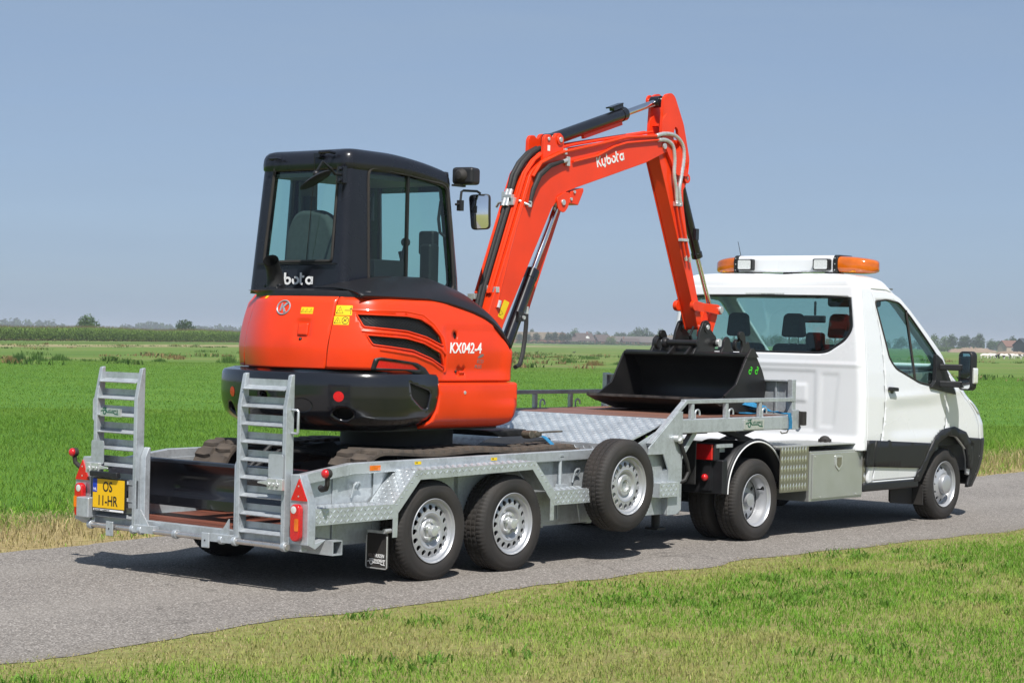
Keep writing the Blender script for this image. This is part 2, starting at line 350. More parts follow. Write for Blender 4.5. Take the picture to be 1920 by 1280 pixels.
def round_poly(P, r, n=4):
    out = []
    for i, p in enumerate(P):
        a = Vector(P[i - 1]); p = Vector(p); b = Vector(P[(i + 1) % len(P)])
        da = (a - p); db = (b - p); rr = min(r, da.length * .45, db.length * .45)
        q0 = p + da.normalized() * rr; q1 = p + db.normalized() * rr
        for k in range(n + 1):
            t = k / n; q = q0 * (1 - t) ** 2 + p * 2 * t * (1 - t) + q1 * t ** 2; out.append((q.x, q.y))
    return out

# ------------------------------------------------------------------ wheels (axis along Y, outer side towards -Y, hub centre at the origin)
def holed_disc(mb, N, r0, r1, rh, hr, hth, zf, K=16):
    # ring between r0 and r1 with N elliptical holes (radial half-size hr, tangential hth) centred on radius rh; zf(r) gives the axial position
    def P(r, a): return (r * math.cos(a), zf(r), r * math.sin(a))
    for i in range(N):
        a0 = 2 * PI * i / N; h = PI / N
        out = []; inn = []
        for k in range(K):
            t = 2 * PI * k / K; c, s_ = math.cos(t), math.sin(t); m = max(abs(c), abs(s_)); u, w = c / m, s_ / m
            r = (r0 + r1) / 2 + u * (r1 - r0) / 2; out.append(P(r, a0 + w * h)); inn.append(P(rh + hr * c, a0 + s_ * hth / rh))
        ov = [mb.b.verts.new(p) for p in out]; iv = [mb.b.verts.new(p) for p in inn]
        dv = [mb.b.verts.new((p[0], p[1] + 0.012, p[2])) for p in inn]
        for k in range(K):
            j = (k + 1) % K
            mb.b.faces.new((ov[k], ov[j], iv[j], iv[k])); mb.b.faces.new((iv[k], iv[j], dv[j], dv[k]))
    bmesh.ops.remove_doubles(mb.b, verts=mb.b.verts, dist=1e-5)
def tyre_mesh(R=0.35, W=0.205, rr=0.218):
    prof = [(rr, 0.012), (rr + .012, 0.002), (rr + .035, -0.006), (rr + .07, -0.010), (rr + .074, -0.0075), (R - .045, -0.008), (R - .030, -0.001), (R - .016, 0.008), (R - .006, 0.020),
            (R - .001, .030), (R, .055), (R - .009, .058), (R - .009, .064), (R, .067), (R + .001, .093), (R - .009, .096), (R - .009, .103), (R + .001, .106), (R, .135), (R - .009, .138), (R - .009, .144),
            (R, .147), (R - .001, W - .030), (R - .006, W - .020), (R - .03, W - .002), (R - .09, W + .008), (rr + .02, W), (rr, W - .012)]
    N = 216
    def rm(j, k, r):
        if 7 <= j <= 10 or 21 <= j <= 23: return r - (0.0045 if k % 3 == 0 else 0)
        if j in (13, 14, 17, 18): return r - (0.004 if k % 4 == 0 else 0)
        if j == 4 and False: return r
        return r
    mb = MB(); mb.lathe(prof, n=N, rmod=rm); return mb.mesh('tyre')
ME_TYRE = tyre_mesh()
shade(ME_TYRE, 40)
def rim_single():
    mb = MB(); mb.lathe([(0.218, 0.20), (0.216, .012), (0.222, .004), (0.2225, 0.0), (0.219, -0.003), (0.214, 0.002), (0.211, 0.012), (0.200, 0.016), (0.196, .024), (0.190, .034), (.186, .040)], n=64)
    def zf(r):
        t = (0.186 - r) / (0.186 - 0.148); return 0.040 - 0.010 * max(0, min(1, t)) 
    holed_disc(mb, 16, 0.132, 0.186, 0.1585, 0.0200, 0.0195, zf)
    mb.lathe([(0.132, .030), (.122, .027), (.108, .031), (0.095, .046), (.086, .048), (.080, .040), (.074, .034), (.050, .034)], n=48)
    return mb.mesh('rim')
def hub_single(cap=True):
    mb = MB(); mb.lathe([(.052, .034), (.050, .028), (.040, .020), (.038, -.004), (.034, -.012), (.020, -.014), (.0001, -.014)] if cap else [(.052, .036), (.046, .034), (.044, .050), (.0001, .050)], n=28)
    if cap:
        for k in range(5):
            a = 2 * PI * k / 5 + .3; mb.cyl((.062 * math.cos(a), .034, .062 * math.sin(a)), (.062 * math.cos(a), .006, .062 * math.sin(a)), .0125, 6)
    else:
        for k in range(5):
            a = 2 * PI * k / 5 + .3; mb.cyl((.062 * math.cos(a), .036, .062 * math.sin(a)), (.062 * math.cos(a), .0335, .062 * math.sin(a)), .008, 8)
    return mb.mesh('hub')
ME_RIM1 = rim_single(); shade(ME_RIM1, 30); ME_HUB1 = hub_single(); shade(ME_HUB1, 30); ME_HUB0 = hub_single(False); shade(ME_HUB0, 30)
def dark_disc(depth):
    mb = MB(); mb.lathe([(.20, depth), (.03, depth)], n=32); mb.lathe([(.214, depth - .004), (.20, depth)], n=32); return mb.mesh('brake_drum')
ME_DRUM = dark_disc(.085)
def make_wheel(parent, loc, rim, hub, drum, name='wheel'):
    w = part_empty(name, parent, loc)
    obj('tyre', ME_TYRE, 'rubber', w, origin=loc, smooth=0); obj('rim', rim, 'rim', w, origin=loc, smooth=0)
    if hub: obj('hub', hub, 'zinc', w, origin=loc, smooth=0)
    if drum: obj('brake_drum', drum, 'under', w, origin=loc, smooth=0)
    return w
# ------------------------------------------------------------------ curved sheet panels cut from a 2-D outline
from mathutils.geometry import delaunay_2d_cdt
def inside(P, poly):
    P = np.asarray(P, float); Q = np.asarray(poly, float); x, y = P[:, 0], P[:, 1]; r = np.zeros(len(P), bool)
    j = len(Q) - 1
    for i in range(len(Q)):
        xi, yi = Q[i]; xj, yj = Q[j]
        c = ((yi > y) != (yj > y)) & (x < (xj - xi) * (y - yi) / ((yj - yi) if yj != yi else 1e-12) + xi); r ^= c; j = i
    return r
def densify(poly, step):
    out = []
    for i, p in enumerate(poly):
        q = poly[(i + 1) % len(poly)]; n = max(1, int(math.ceil(math.hypot(q[0] - p[0], q[1] - p[1]) / step)))
        for k in range(n): out.append((p[0] + (q[0] - p[0]) * k / n, p[1] + (q[1] - p[1]) * k / n))
    return out
def patch(outline, holes, step, F, stepy=None):
    stepy = stepy or step
    loops = [densify(outline, step)] + [densify(h, step) for h in holes]
    xs = [p[0] for p in loops[0]]; ys = [p[1] for p in loops[0]]
    gx, gy = np.meshgrid(np.arange(min(xs) + step * .5, max(xs), step), np.arange(min(ys) + stepy * .5, max(ys), stepy)); G = np.stack([gx.ravel(), gy.ravel()], 1)
    B = np.array([p for L in loops for p in L])
    keep = inside(G, loops[0])
    for h in loops[1:]: keep &= ~inside(G, h)
    G = G[keep]
    if len(G):
        ok = np.ones(len(G), bool)
        for i in range(0, len(G), 2000):
            d = np.abs(G[i:i + 2000, None, :] - B[None]); ok[i:i + 2000] = (np.hypot(d[..., 0], d[..., 1] * step / stepy)).min(1) > step * .38
        G = G[ok]
    V = [Vector(p) for p in B] + [Vector(p) for p in G]; E = []; k = 0
    for L in loops: E += [(k + i, k + (i + 1) % len(L)) for i in range(len(L))]; k += len(L)
    v, e, f, *_ = delaunay_2d_cdt(V, E, [], 0, 1e-6)
    v = np.array([(p.x, p.y) for p in v]); f = np.array([t for t in f if len(t) == 3])
    c = v[f].mean(1); keep = inside(c, loops[0])
    for h in loops[1:]: keep &= ~inside(c, h)
    f = f[keep]
    mb = MB(); bv = [mb.b.verts.new(F(float(a), float(b))) for a, b in v]
    for t in f:
        try: mb.b.faces.new([bv[i] for i in t])
        except ValueError: pass
    for q in [q for q in mb.b.verts if not q.link_faces]: mb.b.verts.remove(q)
    return mb
def patch_obj(name, outline, holes, step, F, m, parent, thick=.02, ref=None, stepy=None, smooth=40):
    # ref: a point inside the body, so that the thickness goes inwards
    mb = patch(outline, holes, step, F, stepy); bmesh.ops.recalc_face_normals(mb.b, faces=mb.b.faces)
    if ref is not None:
        s = sum(f.normal.dot(f.calc_center_median() - Vector(ref)) * f.calc_area() for f in mb.b.faces)
        if s < 0: bmesh.ops.reverse_faces(mb.b, faces=mb.b.faces)
    return mb.build(name, m, parent, solid=thick, smooth=smooth, fix=False)
def clip_lines(poly, ang, pitch):
    # parallel lines across a polygon, clipped to it
    c, s = math.cos(ang), math.sin(ang); Q = [(x * c + y * s, -x * s + y * c) for x, y in poly]; out = []
    ys = [q[1] for q in Q]; y = min(ys) + pitch * .5
    while y < max(ys):
        X = []
        for i in range(len(Q)):
            (x0, y0), (x1, y1) = Q[i - 1], Q[i]
            if (y0 > y) != (y1 > y): X.append(x0 + (x1 - x0) * (y - y0) / (y1 - y0))
        X.sort()
        for a, b in zip(X[::2], X[1::2]): out.append(((a * c - y * s, a * s + y * c), (b * c - y * s, b * s + y * c)))
        y += pitch
    return out
class Loft:
    # closed plan outline at every height: rounded rectangle between rear/front and right/left sides. U runs: right side front->rear, rear wall, left side, front
    def __init__(s, xr, xf, yr, yl, rr, rf, bump=None): s.xr, s.xf, s.yr, s.yl, s.rr, s.rf, s.bump = xr, xf, yr, yl, rr, rf, bump
    LS, LC, LR, LF = 2.5, .15, 2.0, .5
    def uright(s, x, z): a, b = s.xf(z) - s.rf(z), s.xr(z) + s.rr(z); return (a - x) / (a - b) * s.LS
    def urear(s, y, z): a, b = s.yr(z) + s.rr(z), s.yl(z) - s.rr(z); return s.LS + s.LC + (y - a) / (b - a) * s.LR
    def uleft(s, x, z): a, b = s.xf(z) - s.rf(z), s.xr(z) + s.rr(z); return s.LS + 2 * s.LC + s.LR + (x - b) / (a - b) * s.LS
    def ufront(s, y, z): a, b = s.yl(z) - s.rf(z), s.yr(z) + s.rf(z); return 2 * s.LS + 2 * s.LC + s.LR + s.LF + (a - y) / (a - b) * s.LR
    U1 = LS; U2 = LS + LC; U3 = U2 + LR; U4 = U3 + LC; U5 = U4 + LS; U6 = U5 + LF; U7 = U6 + LR; U8 = U7 + LF
    def P(s, u, z):
        xr, xf, yr, yl, rr, rf = s.xr(z), s.xf(z), s.yr(z), s.yl(z), s.rr(z), s.rf(z)
        a, b = xf - rf, xr + rr
        if u <= s.U1: x, y, n = a + (b - a) * u / s.LS, yr, (0, -1)
        elif u <= s.U2: t = (u - s.U1) / s.LC * PI / 2; n = (-math.sin(t), -math.cos(t)); x, y = b + rr * n[0], yr + rr + rr * n[1]
        elif u <= s.U3: t = (u - s.U2) / s.LR; n = (-1, 0); x, y = xr, yr + rr + (yl - yr - 2 * rr) * t
        elif u <= s.U4: t = (u - s.U3) / s.LC * PI / 2; n = (-math.cos(t), math.sin(t)); x, y = b + rr * n[0], yl - rr + rr * n[1]
        elif u <= s.U5: x, y, n = b + (a - b) * (u - s.U4) / s.LS, yl, (0, 1)
        elif u <= s.U6: t = (u - s.U5) / s.LF * PI / 2; n = (math.sin(t), math.cos(t)); x, y = a + rf * n[0], yl - rf + rf * n[1]
        elif u <= s.U7: t = (u - s.U6) / s.LR; n = (1, 0); x, y = xf, yl - rf + (yr - yl + 2 * rf) * t
        else: t = (u - s.U7) / s.LF * PI / 2; n = (math.cos(t), -math.sin(t)); x, y = a + rf * n[0], yr + rf + rf * n[1]
        if s.bump: d = s.bump(x, y, z, n); x += n[0] * d; y += n[1] * d
        return Vector((x, y, z))
def lerp_table(T):
    X = [t[0] for t in T]; Y = [t[1] for t in T]
    return lambda z: float(np.interp(z, X, Y))
def sstep(a, b, x): t = max(0., min(1., (x - a) / (b - a))); return t * t * (3 - 2 * t)
# ================================================================== LOW-LOADER TRAILER
TILT = 0.007; YC = 1.07
TR = thing('lowloader_trailer', 'long galvanised low-loader trailer with raised front deck, parked on the road', 'trailer', (0.5, YC, 0.0075), tilt=TILT)
def my(y): return 2 * YC - y          # mirror across the trailer's middle
mb = MB()
for sgn in (0, 1):
    Y = (lambda y: my(y)) if sgn else (lambda y: y)
    def bx(x0, x1, y0, y1, z0, z1):
        a, b = sorted((Y(y0), Y(y1))); mb.box(x0, x1, a, b, z0, z1)
    # lower long beam and upright wall sheet
    bx(-1.22, 2.62, .215, .275, .275, .365)
    a, b = sorted((Y(.203), Y(.209)))
    mb.prism([(-1.24, .30), (2.86, .30), (2.86, .80), (2.3, .80), (-.66, .762), (-1.22, .70), (-1.24, .70)], 'XZ', a, b)
    for xx in (-.80, .42, 1.62, 2.2): bx(xx, xx + .05, .192, .2025, .32, .755)
    # brackets under the steps
    a, b = sorted((Y(-.02), Y(.19)))
    mb.prism([(1.70, .45), (1.74, .45), (1.74, .30)], 'XZ', a + .09, a + .098)
mb.box(-1.255, -1.20, .02, my(.02), .285, .372)
mb.box(-1.2, 2.6, .27, my(.27), .30, .345)
for xx in (-.7, -.1, .4, .9, 1.5, 2.1): mb.box(xx, xx + .06, .276, my(.276), .255, .30)
mb.build('chassis_frame', 'galv', TR, bevel=.004)
for s in (0, 1):   # side rails: box section with a sloped tail
    mb = MB(); y0, y1 = (.145, .2) if not s else (my(.2), my(.145))
    mb.prism([(-1.20, .685), (-1.20, .757), (-.67, .822), (2.56, .840), (2.56, .765), (-.66, .748)], 'XZ', y0, y1)
    mb.build('side_rail', 'galv', TR, bevel=.006)
for s in (0, 1):   # wheel fenders of tread plate
    f = (lambda y: y) if not s else my
    mb = MB(); prof = [(-1.19, .557), (-.447, .553), (-.225, .768), (1.063, .786), (1.29, .563), (1.838, .561)]
    lips = [(-1.19, .45), (-.452, .455), (-.452, .33), (-.408, .33), (-.403, .49), (-.185, .705), (1.03, .728), (1.245, .50), (1.245, .35), (1.288, .35), (1.288, .458), (1.838, .458)]
    ya, yb = sorted((f(-.03), f(.188)))
    for (x0, z0), (x1, z1) in zip(prof, prof[1:]):
        n = Vector((-(z1 - z0), 0, x1 - x0)).normalized() * .005
        mb.prism([(x0, z0), (x1, z1), (x1 - n.x, z1 - n.z), (x0 - n.x, z0 - n.z)], 'XZ', ya, yb)
    la, lb = sorted((f(-.034), f(-.029)))
    tops = prof
    outline = [(-1.19, .557), (-.447, .553), (-.225, .768), (1.063, .786), (1.29, .563), (1.838, .561)] + lips[::-1]
    mb.prism(outline, 'XZ', la, lb)
    a, b = sorted((f(-.03), f(.19))); mb.box(1.834, 1.839, a, b, .458, .56)
    # raised lugs
    if not s:
        for (x0, z0), (x1, z1) in zip(prof, prof[1:]):
            L = math.hypot(x1 - x0, z1 - z0); mb.lugs((x0, .185, z0 + .0008), (x1 - x0, 0, z1 - z0), (0, -1, 0), int(L / .032), 6, .032, h=.003) if False else mb.lugs((x0, -.026, z0 + .0008), (x1 - x0, 0, z1 - z0), (0, 1, 0), int(L / .034), 6, .034, h=.003)
        def strip(p, q, w, rows):
            d = Vector((q[0] - p[0], 0, q[1] - p[1])); L = d.length; d.normalize(); v = Vector((d.z, 0, -d.x))
            if v.z > 0: v = -v
            o = Vector((p[0], -.0342, p[1])) + v * .004
            mb.lugs(o + v * (rows * w), d, -v, int(L / w), rows, w, h=.003)
        strip((-1.19, .556), (-.447, .552), .032, 3); strip((-.447, .55), (-.225, .765), .034, 1); strip((-.225, .766), (1.063, .784), .033, 1); strip((1.07, .78), (1.28, .57), .034, 1); strip((1.29, .561), (1.838, .559), .031, 3)
    mb.build('wheel_fender', 'tread', TR, smooth=25)
    mb = MB(); a, b = sorted((f(.05), f(.188)))
    mb.box(-.41, 1.25, *sorted((f(.192), f(.201))), .33, .765)
    mb.build('wheel_well', 'galv', TR)
# rear floor of planks laid across
for i in range(25):
    x = -1.19 + i * .14
    mb = MB(); mb.box(x, x + .134, .28, my(.28), .348, .376); mb.build('floor_plank', 'floorwood', TR, bevel=.004)
# ramp of tread plate up to the front deck
mb = MB(); y0, y1 = .10, my(.10)
mb.prism([(2.28, .862), (2.95, 1.052), (2.955, 1.042), (2.285, .850)], 'XZ', y0, y1)
mb.prism([(2.262, .36), (2.27, .36), (2.288, .850), (2.28, .862)], 'XZ', .21, my(.21))
mb.prism([(2.27, .80), (2.276, .80), (2.288, .850), (2.28, .862)], 'XZ', y0, .209)
d = Vector((.67, 0, .19)); mb.lugs(Vector((2.282, y0 + .01, .8635)), d, (0, 1, 0), 15, 42, .0455, h=.004, L=.040, w=.014)
mb.lugs(Vector((2.2775, y1 - .15, .852)), (0, -1, 0), (-.018, 0, -.49), 38, 10, .043, h=.004, L=.038, w=.013)
mb.build('ramp_plate', 'tread', TR, smooth=25)
# gooseneck sides, deck beams, rails
for s in (0, 1):
    f = (lambda y: y) if not s else my
    Y2 = lambda a, b: sorted((f(a), f(b)))
    mb = MB()
    mb.prism([(2.56, .835), (2.955, 1.112), (3.02, 1.112), (3.02, .935), (3.02, .33), (2.95, .295), (2.83, .295), (2.83, .66), (2.76, .78), (2.56, .78)], 'XZ', *Y2(.03, .045))
    mb.prism([(2.30, .80), (2.955, 1.040), (2.983, 1.040), (2.983, .30), (2.55, .30), (2.55, .70), (2.30, .70)], 'XZ', *Y2(.085, .095))
    mb.box(2.985, 3.02, *Y2(.0455, .10), .30, .935); mb.box(2.83, 2.85, *Y2(.0455, .15), .30, .66)
    mb.build('gooseneck_plate', 'galv', TR, bevel=.004)
    mb = MB(); mb.box(3.022, 4.72, *Y2(.045, .10), .935, 1.05); mb.build('deck_beam', 'galv', TR, bevel=.008)
    mb = MB()
    mb.beam((2.60, f(.06), .858), (3.085, f(.06), 1.19), .05, .032); mb.box(3.06, 4.73, *Y2(.045, .085), 1.172, 1.207)
    for x in (3.165, 3.665, 4.18): mb.box(x, x + .04, *Y2(.048, .082), 1.0505, 1.1715)
    mb.build('guard_rail', 'galv', TR, bevel=.004)
    for x in (3.255, 3.75, 4.265):
        mb = MB(); P = [(x, f(.075), 1.045), (x, f(.075), 1.09)] + [(x + .032 - .032 * math.cos(t), f(.075), 1.09 + .032 * math.sin(t)) for t in np.linspace(0, PI, 9)] + [(x + .064, f(.075), 1.075)]
        mb.tube(P, .008, 8); mb.build('lashing_hook', 'galv', TR)
    mb = MB(); mb.box(4.70, 4.76, *Y2(.05, .10), 1.06, 1.36); mb.box(4.70, 4.80, *Y2(.04, .055), .93, 1.10); mb.build('front_post', 'galv', TR, bevel=.004)
    mb = MB(); mb.beam((3.32, f(.13), .945), (3.01, f(.13), .64), .05, .05); mb.build('brace', 'galv', TR, bevel=.004)
mb = MB()
for x in (3.1, 3.5, 3.9, 4.3): mb.box(x, x + .06, .105, my(.105), .945, 1.016)
mb.box(3.021, 3.1, .105, my(.105), .94, 1.0); mb.box(3.1, 4.6, .85, .95, .86, .944); mb.box(3.1, 4.6, 1.2, 1.3, .86, .944)
mb.build('deck_bearers', 'under', TR)
for i in range(13):
    x = 2.962 + i * .1345
    mb = MB(); mb.box(x, x + .129, .103, my(.103), 1.018, 1.053); mb.build('deck_plank', 'deckwood', TR, bevel=.003)
mb = MB(); mb.box(4.735, 4.745, .10, my(.10), 1.055, 1.355); mb.box(4.69, 4.735, .10, my(.10), 1.34, 1.355)
for y in (.22, .75, 1.35, 1.9): mb.box(4.715, 4.7345, y, y + .02, 1.056, 1.339)
mb.build('headboard', 'galv', TR, bevel=.003)
mb = MB(); mb.box(4.80, 4.812, .03, .07, .945, 1.09); mb.box(4.813, 4.865, .0, .07, .965, 1.085); mb.build('rubber_buffer', 'rubber', TR, bevel=.012)
# kingpin neck under the deck, landing leg, hydraulic hose
mb = MB(); mb.box(2.9, 3.0, .3, my(.3), .32, .44); mb.cyl((2.94, .22, .36), (2.94, .22, .18), .035); mb.box(2.88, 3.0, .16, .28, .165, .18)
mb.cyl((3.9, YC, .86), (3.9, YC, .70), .045); mb.box(2.86, 2.9, .28, my(.28), .35, .8); mb.build('neck_frame', 'under', TR)
mb = MB(); mb.tube([(2.935, .02, .885), (2.965, .01, .86), (3.0, .01, .80), (3.07, .015, .70), (3.10, .02, .63), (3.06, .03, .565), (2.985, .05, .54)], .017, 10); mb.build('hydraulic_hose', 'hose', TR)
mb = MB(); mb.cyl((2.92, .031, .90), (2.92, -.01, .90), .028); mb.cyl((2.92, -.01, .90), (2.945, .0, .875), .021); mb.cyl((2.93, -.01, .91), (2.96, -.015, .90), .012); mb.build('hose_coupling', 'zinc', TR)
# boxes and steps
mb = MB(); mb.box(2.66, 2.925, -.01, .14, .445, .556); mb.lugs((2.665, -.005, .5565), (1, 0, 0), (0, 1, 0), 7, 4, .036, h=.003); mb.lugs((2.665, -.0102, .45), (1, 0, 0), (0, 0, 1), 7, 3, .034, h=.003)
mb.build('step_box', 'tread', TR, smooth=25)
# underside box tube and tow point at the tail
mb = MB()
for z0, z1, x0, x1 in ((.25, .257, -1.035, -.945), (.338, .345, -1.035, -.945), (.257, .338, -1.035, -1.028), (.257, .338, -.952, -.945)): mb.box(x0, x1, -.045, .60, z0, z1)
mb.build('stabiliser_tube', 'galv', TR)
# rear hinge bars
mb = MB()
mb.cyl((-1.305, .09, .312), (-1.305, my(.10), .312), .0185, 20); mb.build('hinge_bar', 'tube', TR)
mb = MB()
for y in (.12, .575, .70, 1.15, 1.5, 1.58, 2.03):
    mb = MB(); mb.cyl((-1.305, y - .018, .312), (-1.305, y + .018, .312), .031, 18); mb.build('hinge_sleeve', 'galv', TR, bevel=.005)
for y in (.83, 1.80):
    mb = MB(); mb.box(-1.338, -1.326, y - .037, y + .037, .25, .35); hp_ = mb.build('stop_plate', 'galv', TR, bevel=.005)
    mb = MB(); mb.cyl((-1.3385, y, .30), (-1.341, y, .30), .006, 8); mb.build('bolt', 'black', hp_)
def ramp(yl, yr, mirror):
    R = part_empty('loading_ramp', TR, (-1.27, (yl + yr) / 2, .31))
    for y in (yl - .034, yr):
        mb = MB(); mb.prism([(-1.298, .30), (-1.298, 1.20), (-1.255, 1.405), (-1.228, 1.412), (-1.228, .30)], 'XZ', y, y + .034); mb.build('rail', 'galv', R, bevel=.004)
    for i in range(9):
        z = 1.325 - .1165 * i
        mb = MB(); mb.prism([(-1.232, z + .05), (-1.226, z + .05), (-1.226, z + .002), (-1.292, z - .022), (-1.295, z - .016), (-1.232, z + .008)], 'XZ', yr + .0345, yl - .0345)
        mb.build('rung', 'galv', R)
    yo = yr if not mirror else yl                 # outer side of the pair
    sg = -1 if not mirror else 1
    mb = MB(); y = yo + sg * .002; mb.tube([(-1.25, y, 1.185), (-1.25, y + sg * .05, 1.185), (-1.25, y + sg * .056, 1.178), (-1.25, y + sg * .056, 1.045), (-1.25, y + sg * .05, 1.035), (-1.25, y, 1.035)], .0085, 8); mb.build('handle', 'galv', R)
    mb = MB(); a, b = sorted((yo - sg * .005, yo - sg * .135)); mb.prism(round_poly([(a, .735), (b, .735), (b, .90), (a, .90)], .02), 'YZ', -1.318, -1.311); mb.build('latch_plate', 'galv', R)
    mb = MB(); a, b = sorted((yo + sg * .02, yo - sg * .12)); mb.box(-1.345, -1.3185, a, b, .672, .745)
    c = yo - sg * .12; mb.prism([(c, .70), (c, .73), (c - sg * .09, .718), (c - sg * .09, .708)], 'YZ', -1.342, -1.33)
    for q in (.02, .06, .1): mb.cyl((-1.346, yo - sg * q, .708), (-1.356, yo - sg * q, .708), .014, 10)
    mb.box(-1.352, -1.345, yo - sg * .03 - .005, yo - sg * .03 + .005, .68, .74); mb.build('latch', 'zinc', R, bevel=.004)
    # hinge post beside the inner rail
    yi = yl if not mirror else yr
    a, b = sorted((yi - sg * .0005, yi - sg * .055))
    mb = MB(); mb.prism([(-1.262, .30), (-1.215, .30), (-1.215, .87), (-1.23, .87), (-1.262, .80)], 'XZ', a, b); mb.build('hinge_post', 'galv', TR, bevel=.005)
    mb = MB(); y = yi - sg * .057; mb.prism([(y, .34), (y, .45), (y - sg * .09, .34)], 'YZ', -1.30, -1.29); mb.box(-1.325, -1.27, *sorted((y + sg * .05, y - sg * .16)), .295, .345); mb.build('gusset', 'galv', TR)
    return R
ramp(.59, .135, False); ramp(2.035, 1.58, True)
# small maker's sign on the left ramp
mb = MB(); mb.box(-1.328, -1.313, 1.72, 1.93, 1.07, 1.125); s_ = mb.build('maker_sign', 'clear', TR); s_.data.materials[0] = MT['zinc']
mb = MB(); trailer_logo(mb, frame((-1.3285, 1.925, 1.075), (0, -1, 0), (0, 0, 1)), .19); mb.build('sign_print', 'greenp', s_, smooth=0)
mb = MB(); mb.prism(round_poly([(3.93, .948), (4.235, .948), (4.235, 1.03), (3.93, 1.03)], .006), 'XZ', .036, .0445); s2 = mb.build('maker_sign', 'zinc', TR)
mb = MB(); trailer_logo(mb, frame((3.945, .0355, .952), (1, 0, 0), (0, 0, 1)), .275); mb.build('sign_print', 'greenp', s2, smooth=0)
# number plate on the left ramp
P0 = part_empty('number_plate', TR, (-1.33, 1.99, .44))
mb = MB(); mb.prism(round_poly([(1.985, .415), (1.64, .415), (1.64, .645), (1.985, .645)], .008), 'YZ', -1.335, -1.322); mb.build('plate_holder', 'black', P0)
mb = MB(); mb.box(-1.338, -1.3355, 1.648, 1.978, .438, .637); mb.build('plate_face', 'plate', P0)
mb = MB(); mb.box(-1.3395, -1.3382, 1.934, 1.978, .545, .637); mb.build('blue_band', 'blue', P0)
mb = MB(); mb.box(-1.3382, -1.3355, 1.655, 1.972, .418, .431); mb.build('dealer_strip', 'whitep', P0)
FR = lambda y, z, x=-1.3385: frame((x, y, z), (0, -1, 0), (0, 0, 1))
text('plate_text', 'NL', .028, FR(1.972, .555, -1.3398), 'whitep', P0)
text('plate_text', 'OS', .098, FR(1.875, .553), 'black', P0, bold=.0012, sx=.82); text('plate_text', '11-HR', .098, FR(1.93, .457), 'black', P0, bold=.0012, sx=.82)
text('strip_text', 'VELDHUIZEN  WAGENBOUW', .0125, FR(1.965, .4205, -1.3385), 'black', P0)
mb = MB(); mb.box(-1.365, -1.325, 1.70, 1.99, .652, .69); mb.build('plate_lamp', 'plastic', TR, bevel=.008)
mb = MB(); mb.box(-1.29, -1.272, 1.58, 1.66, .45, .64); mb.build('plate_bracket', 'galv', TR)
mb = MB(); mb.box(-1.36, -1.28, 2.0, 2.13, .36, .50); mb.build('socket_box', 'galv', TR, bevel=.008)
# rear lamp panels
for s in (0, 1):
    f = (lambda y: y) if not s else (lambda y: 2.2 - y)
    mb = MB(); mb.prism([(f(.115), .33), (f(-.05), .33), (f(-.05), .60), (f(.03), .775), (f(.115), .775)], 'YZ', -1.27, -1.20); mb.prism([(-1.26, .33), (-1.10, .36), (-1.20, .30)], 'XZ', *sorted((f(-.05), f(.10)))); mb.build('lamp_panel', 'galv', TR, bevel=.004)
    mb = MB(); mb.prism(round_poly([(f(.10), .612), (f(-.045), .612), (f(.03), .752)], .004), 'YZ', -1.279, -1.271); t = mb.build('triangle_reflector', 'redtri', TR)
    mb = MB()
    for q in ((.03, .705), (.03, .64)): mb.cyl((-1.2795, f(q[0]), q[1]), (-1.281, f(q[0]), q[1]), .006, 8)
    mb.build('screw', 'zinc', t)
    L = part_empty('tail_lamp', TR, (-1.27, f(.03), .47))
    mb = MB(); mb.prism(rrect(f(.03) - .043, f(.03) + .043, .352, .592, .04), 'YZ', -1.315, -1.271); mb.build('lamp_lens', 'red', L, bevel=.012, seg=3)
    mb = MB(); y = f(.008); mb.prism(rrect(y - .018, y + .018, .42, .50, .010), 'YZ', -1.3175, -1.3155); mb.build('indicator_lens', 'amber', L, bevel=.002)
    mb = MB(); mb.lathe([(.0001, -1.3180), (.018, -1.3178), (.024, -1.3165), (.024, -1.312)], (0, f(.036), .555), 'X', 20); mb.build('reversing_lens', 'clear', L)
    y = f(-.15); d = -1 if not s else 1
    mb = MB(); mb.tube([(-1.13, f(-.02), .69), (-1.16, f(-.06), .685), (-1.185, f(-.12), .695), (-1.20, f(-.145), .72), (-1.205, f(-.15), .765)], [.02, .02, .018, .016, .016], 10); mk = mb.build('marker_arm', 'rubber', TR)
    mb = MB(); mb.cyl((-1.225, y, .792), (-1.185, y, .792), .032, 18); mb.build('marker_housing', 'rubber', mk, bevel=.01)
    mb = MB(); mb.sphere((-1.226, y, .792), .030, sc=(.8, 1, 1)); mb.build('marker_lens', 'red', mk)
# mud flap
F = part_empty('mud_flap', TR, (-.46, .09, .22))
mb = MB(); mb.prism(round_poly([(.002, .115), (.185, .115), (.185, .335), (.17, .355), (.017, .355), (.002, .335)], .012), 'YZ', -.468, -.452); mb.build('flap_sheet', 'rubber', F)
mb = MB(); mb.tube([(-.47, y, z) for y, z in ((.185, .335), (.187, .125), (.178, .117), (.009, .117), (0, .125), (0, .335))], .0045, 6); mb.cyl((-.49, .01, .372), (-.43, .01, .372), .016); mb.box(-.47, -.45, .01, .18, .352, .37); mb.build('flap_frame', 'zinc', F)
FF = lambda y, z: frame((-.4685, y, z), (0, -1, 0), (0, 0, 1))
text('flap_text', 'VELD', .032, FF(.172, .19), 'greyp', F, sx=.85); text('flap_text', 'HUIZEN', .032, FF(.108, .19), 'whitep', F, sx=.72, bold=.0006)
text('flap_text', 'WAGENBOUW', .019, FF(.125, .166), 'whitep', F, sx=.85)
mb = MB(); trailer_logo(mb, frame((-.4685, .178, .132), (0, -1, 0), (0, 0, 1)), .165); mb.build('flap_logo', 'whitep', F, smooth=0)
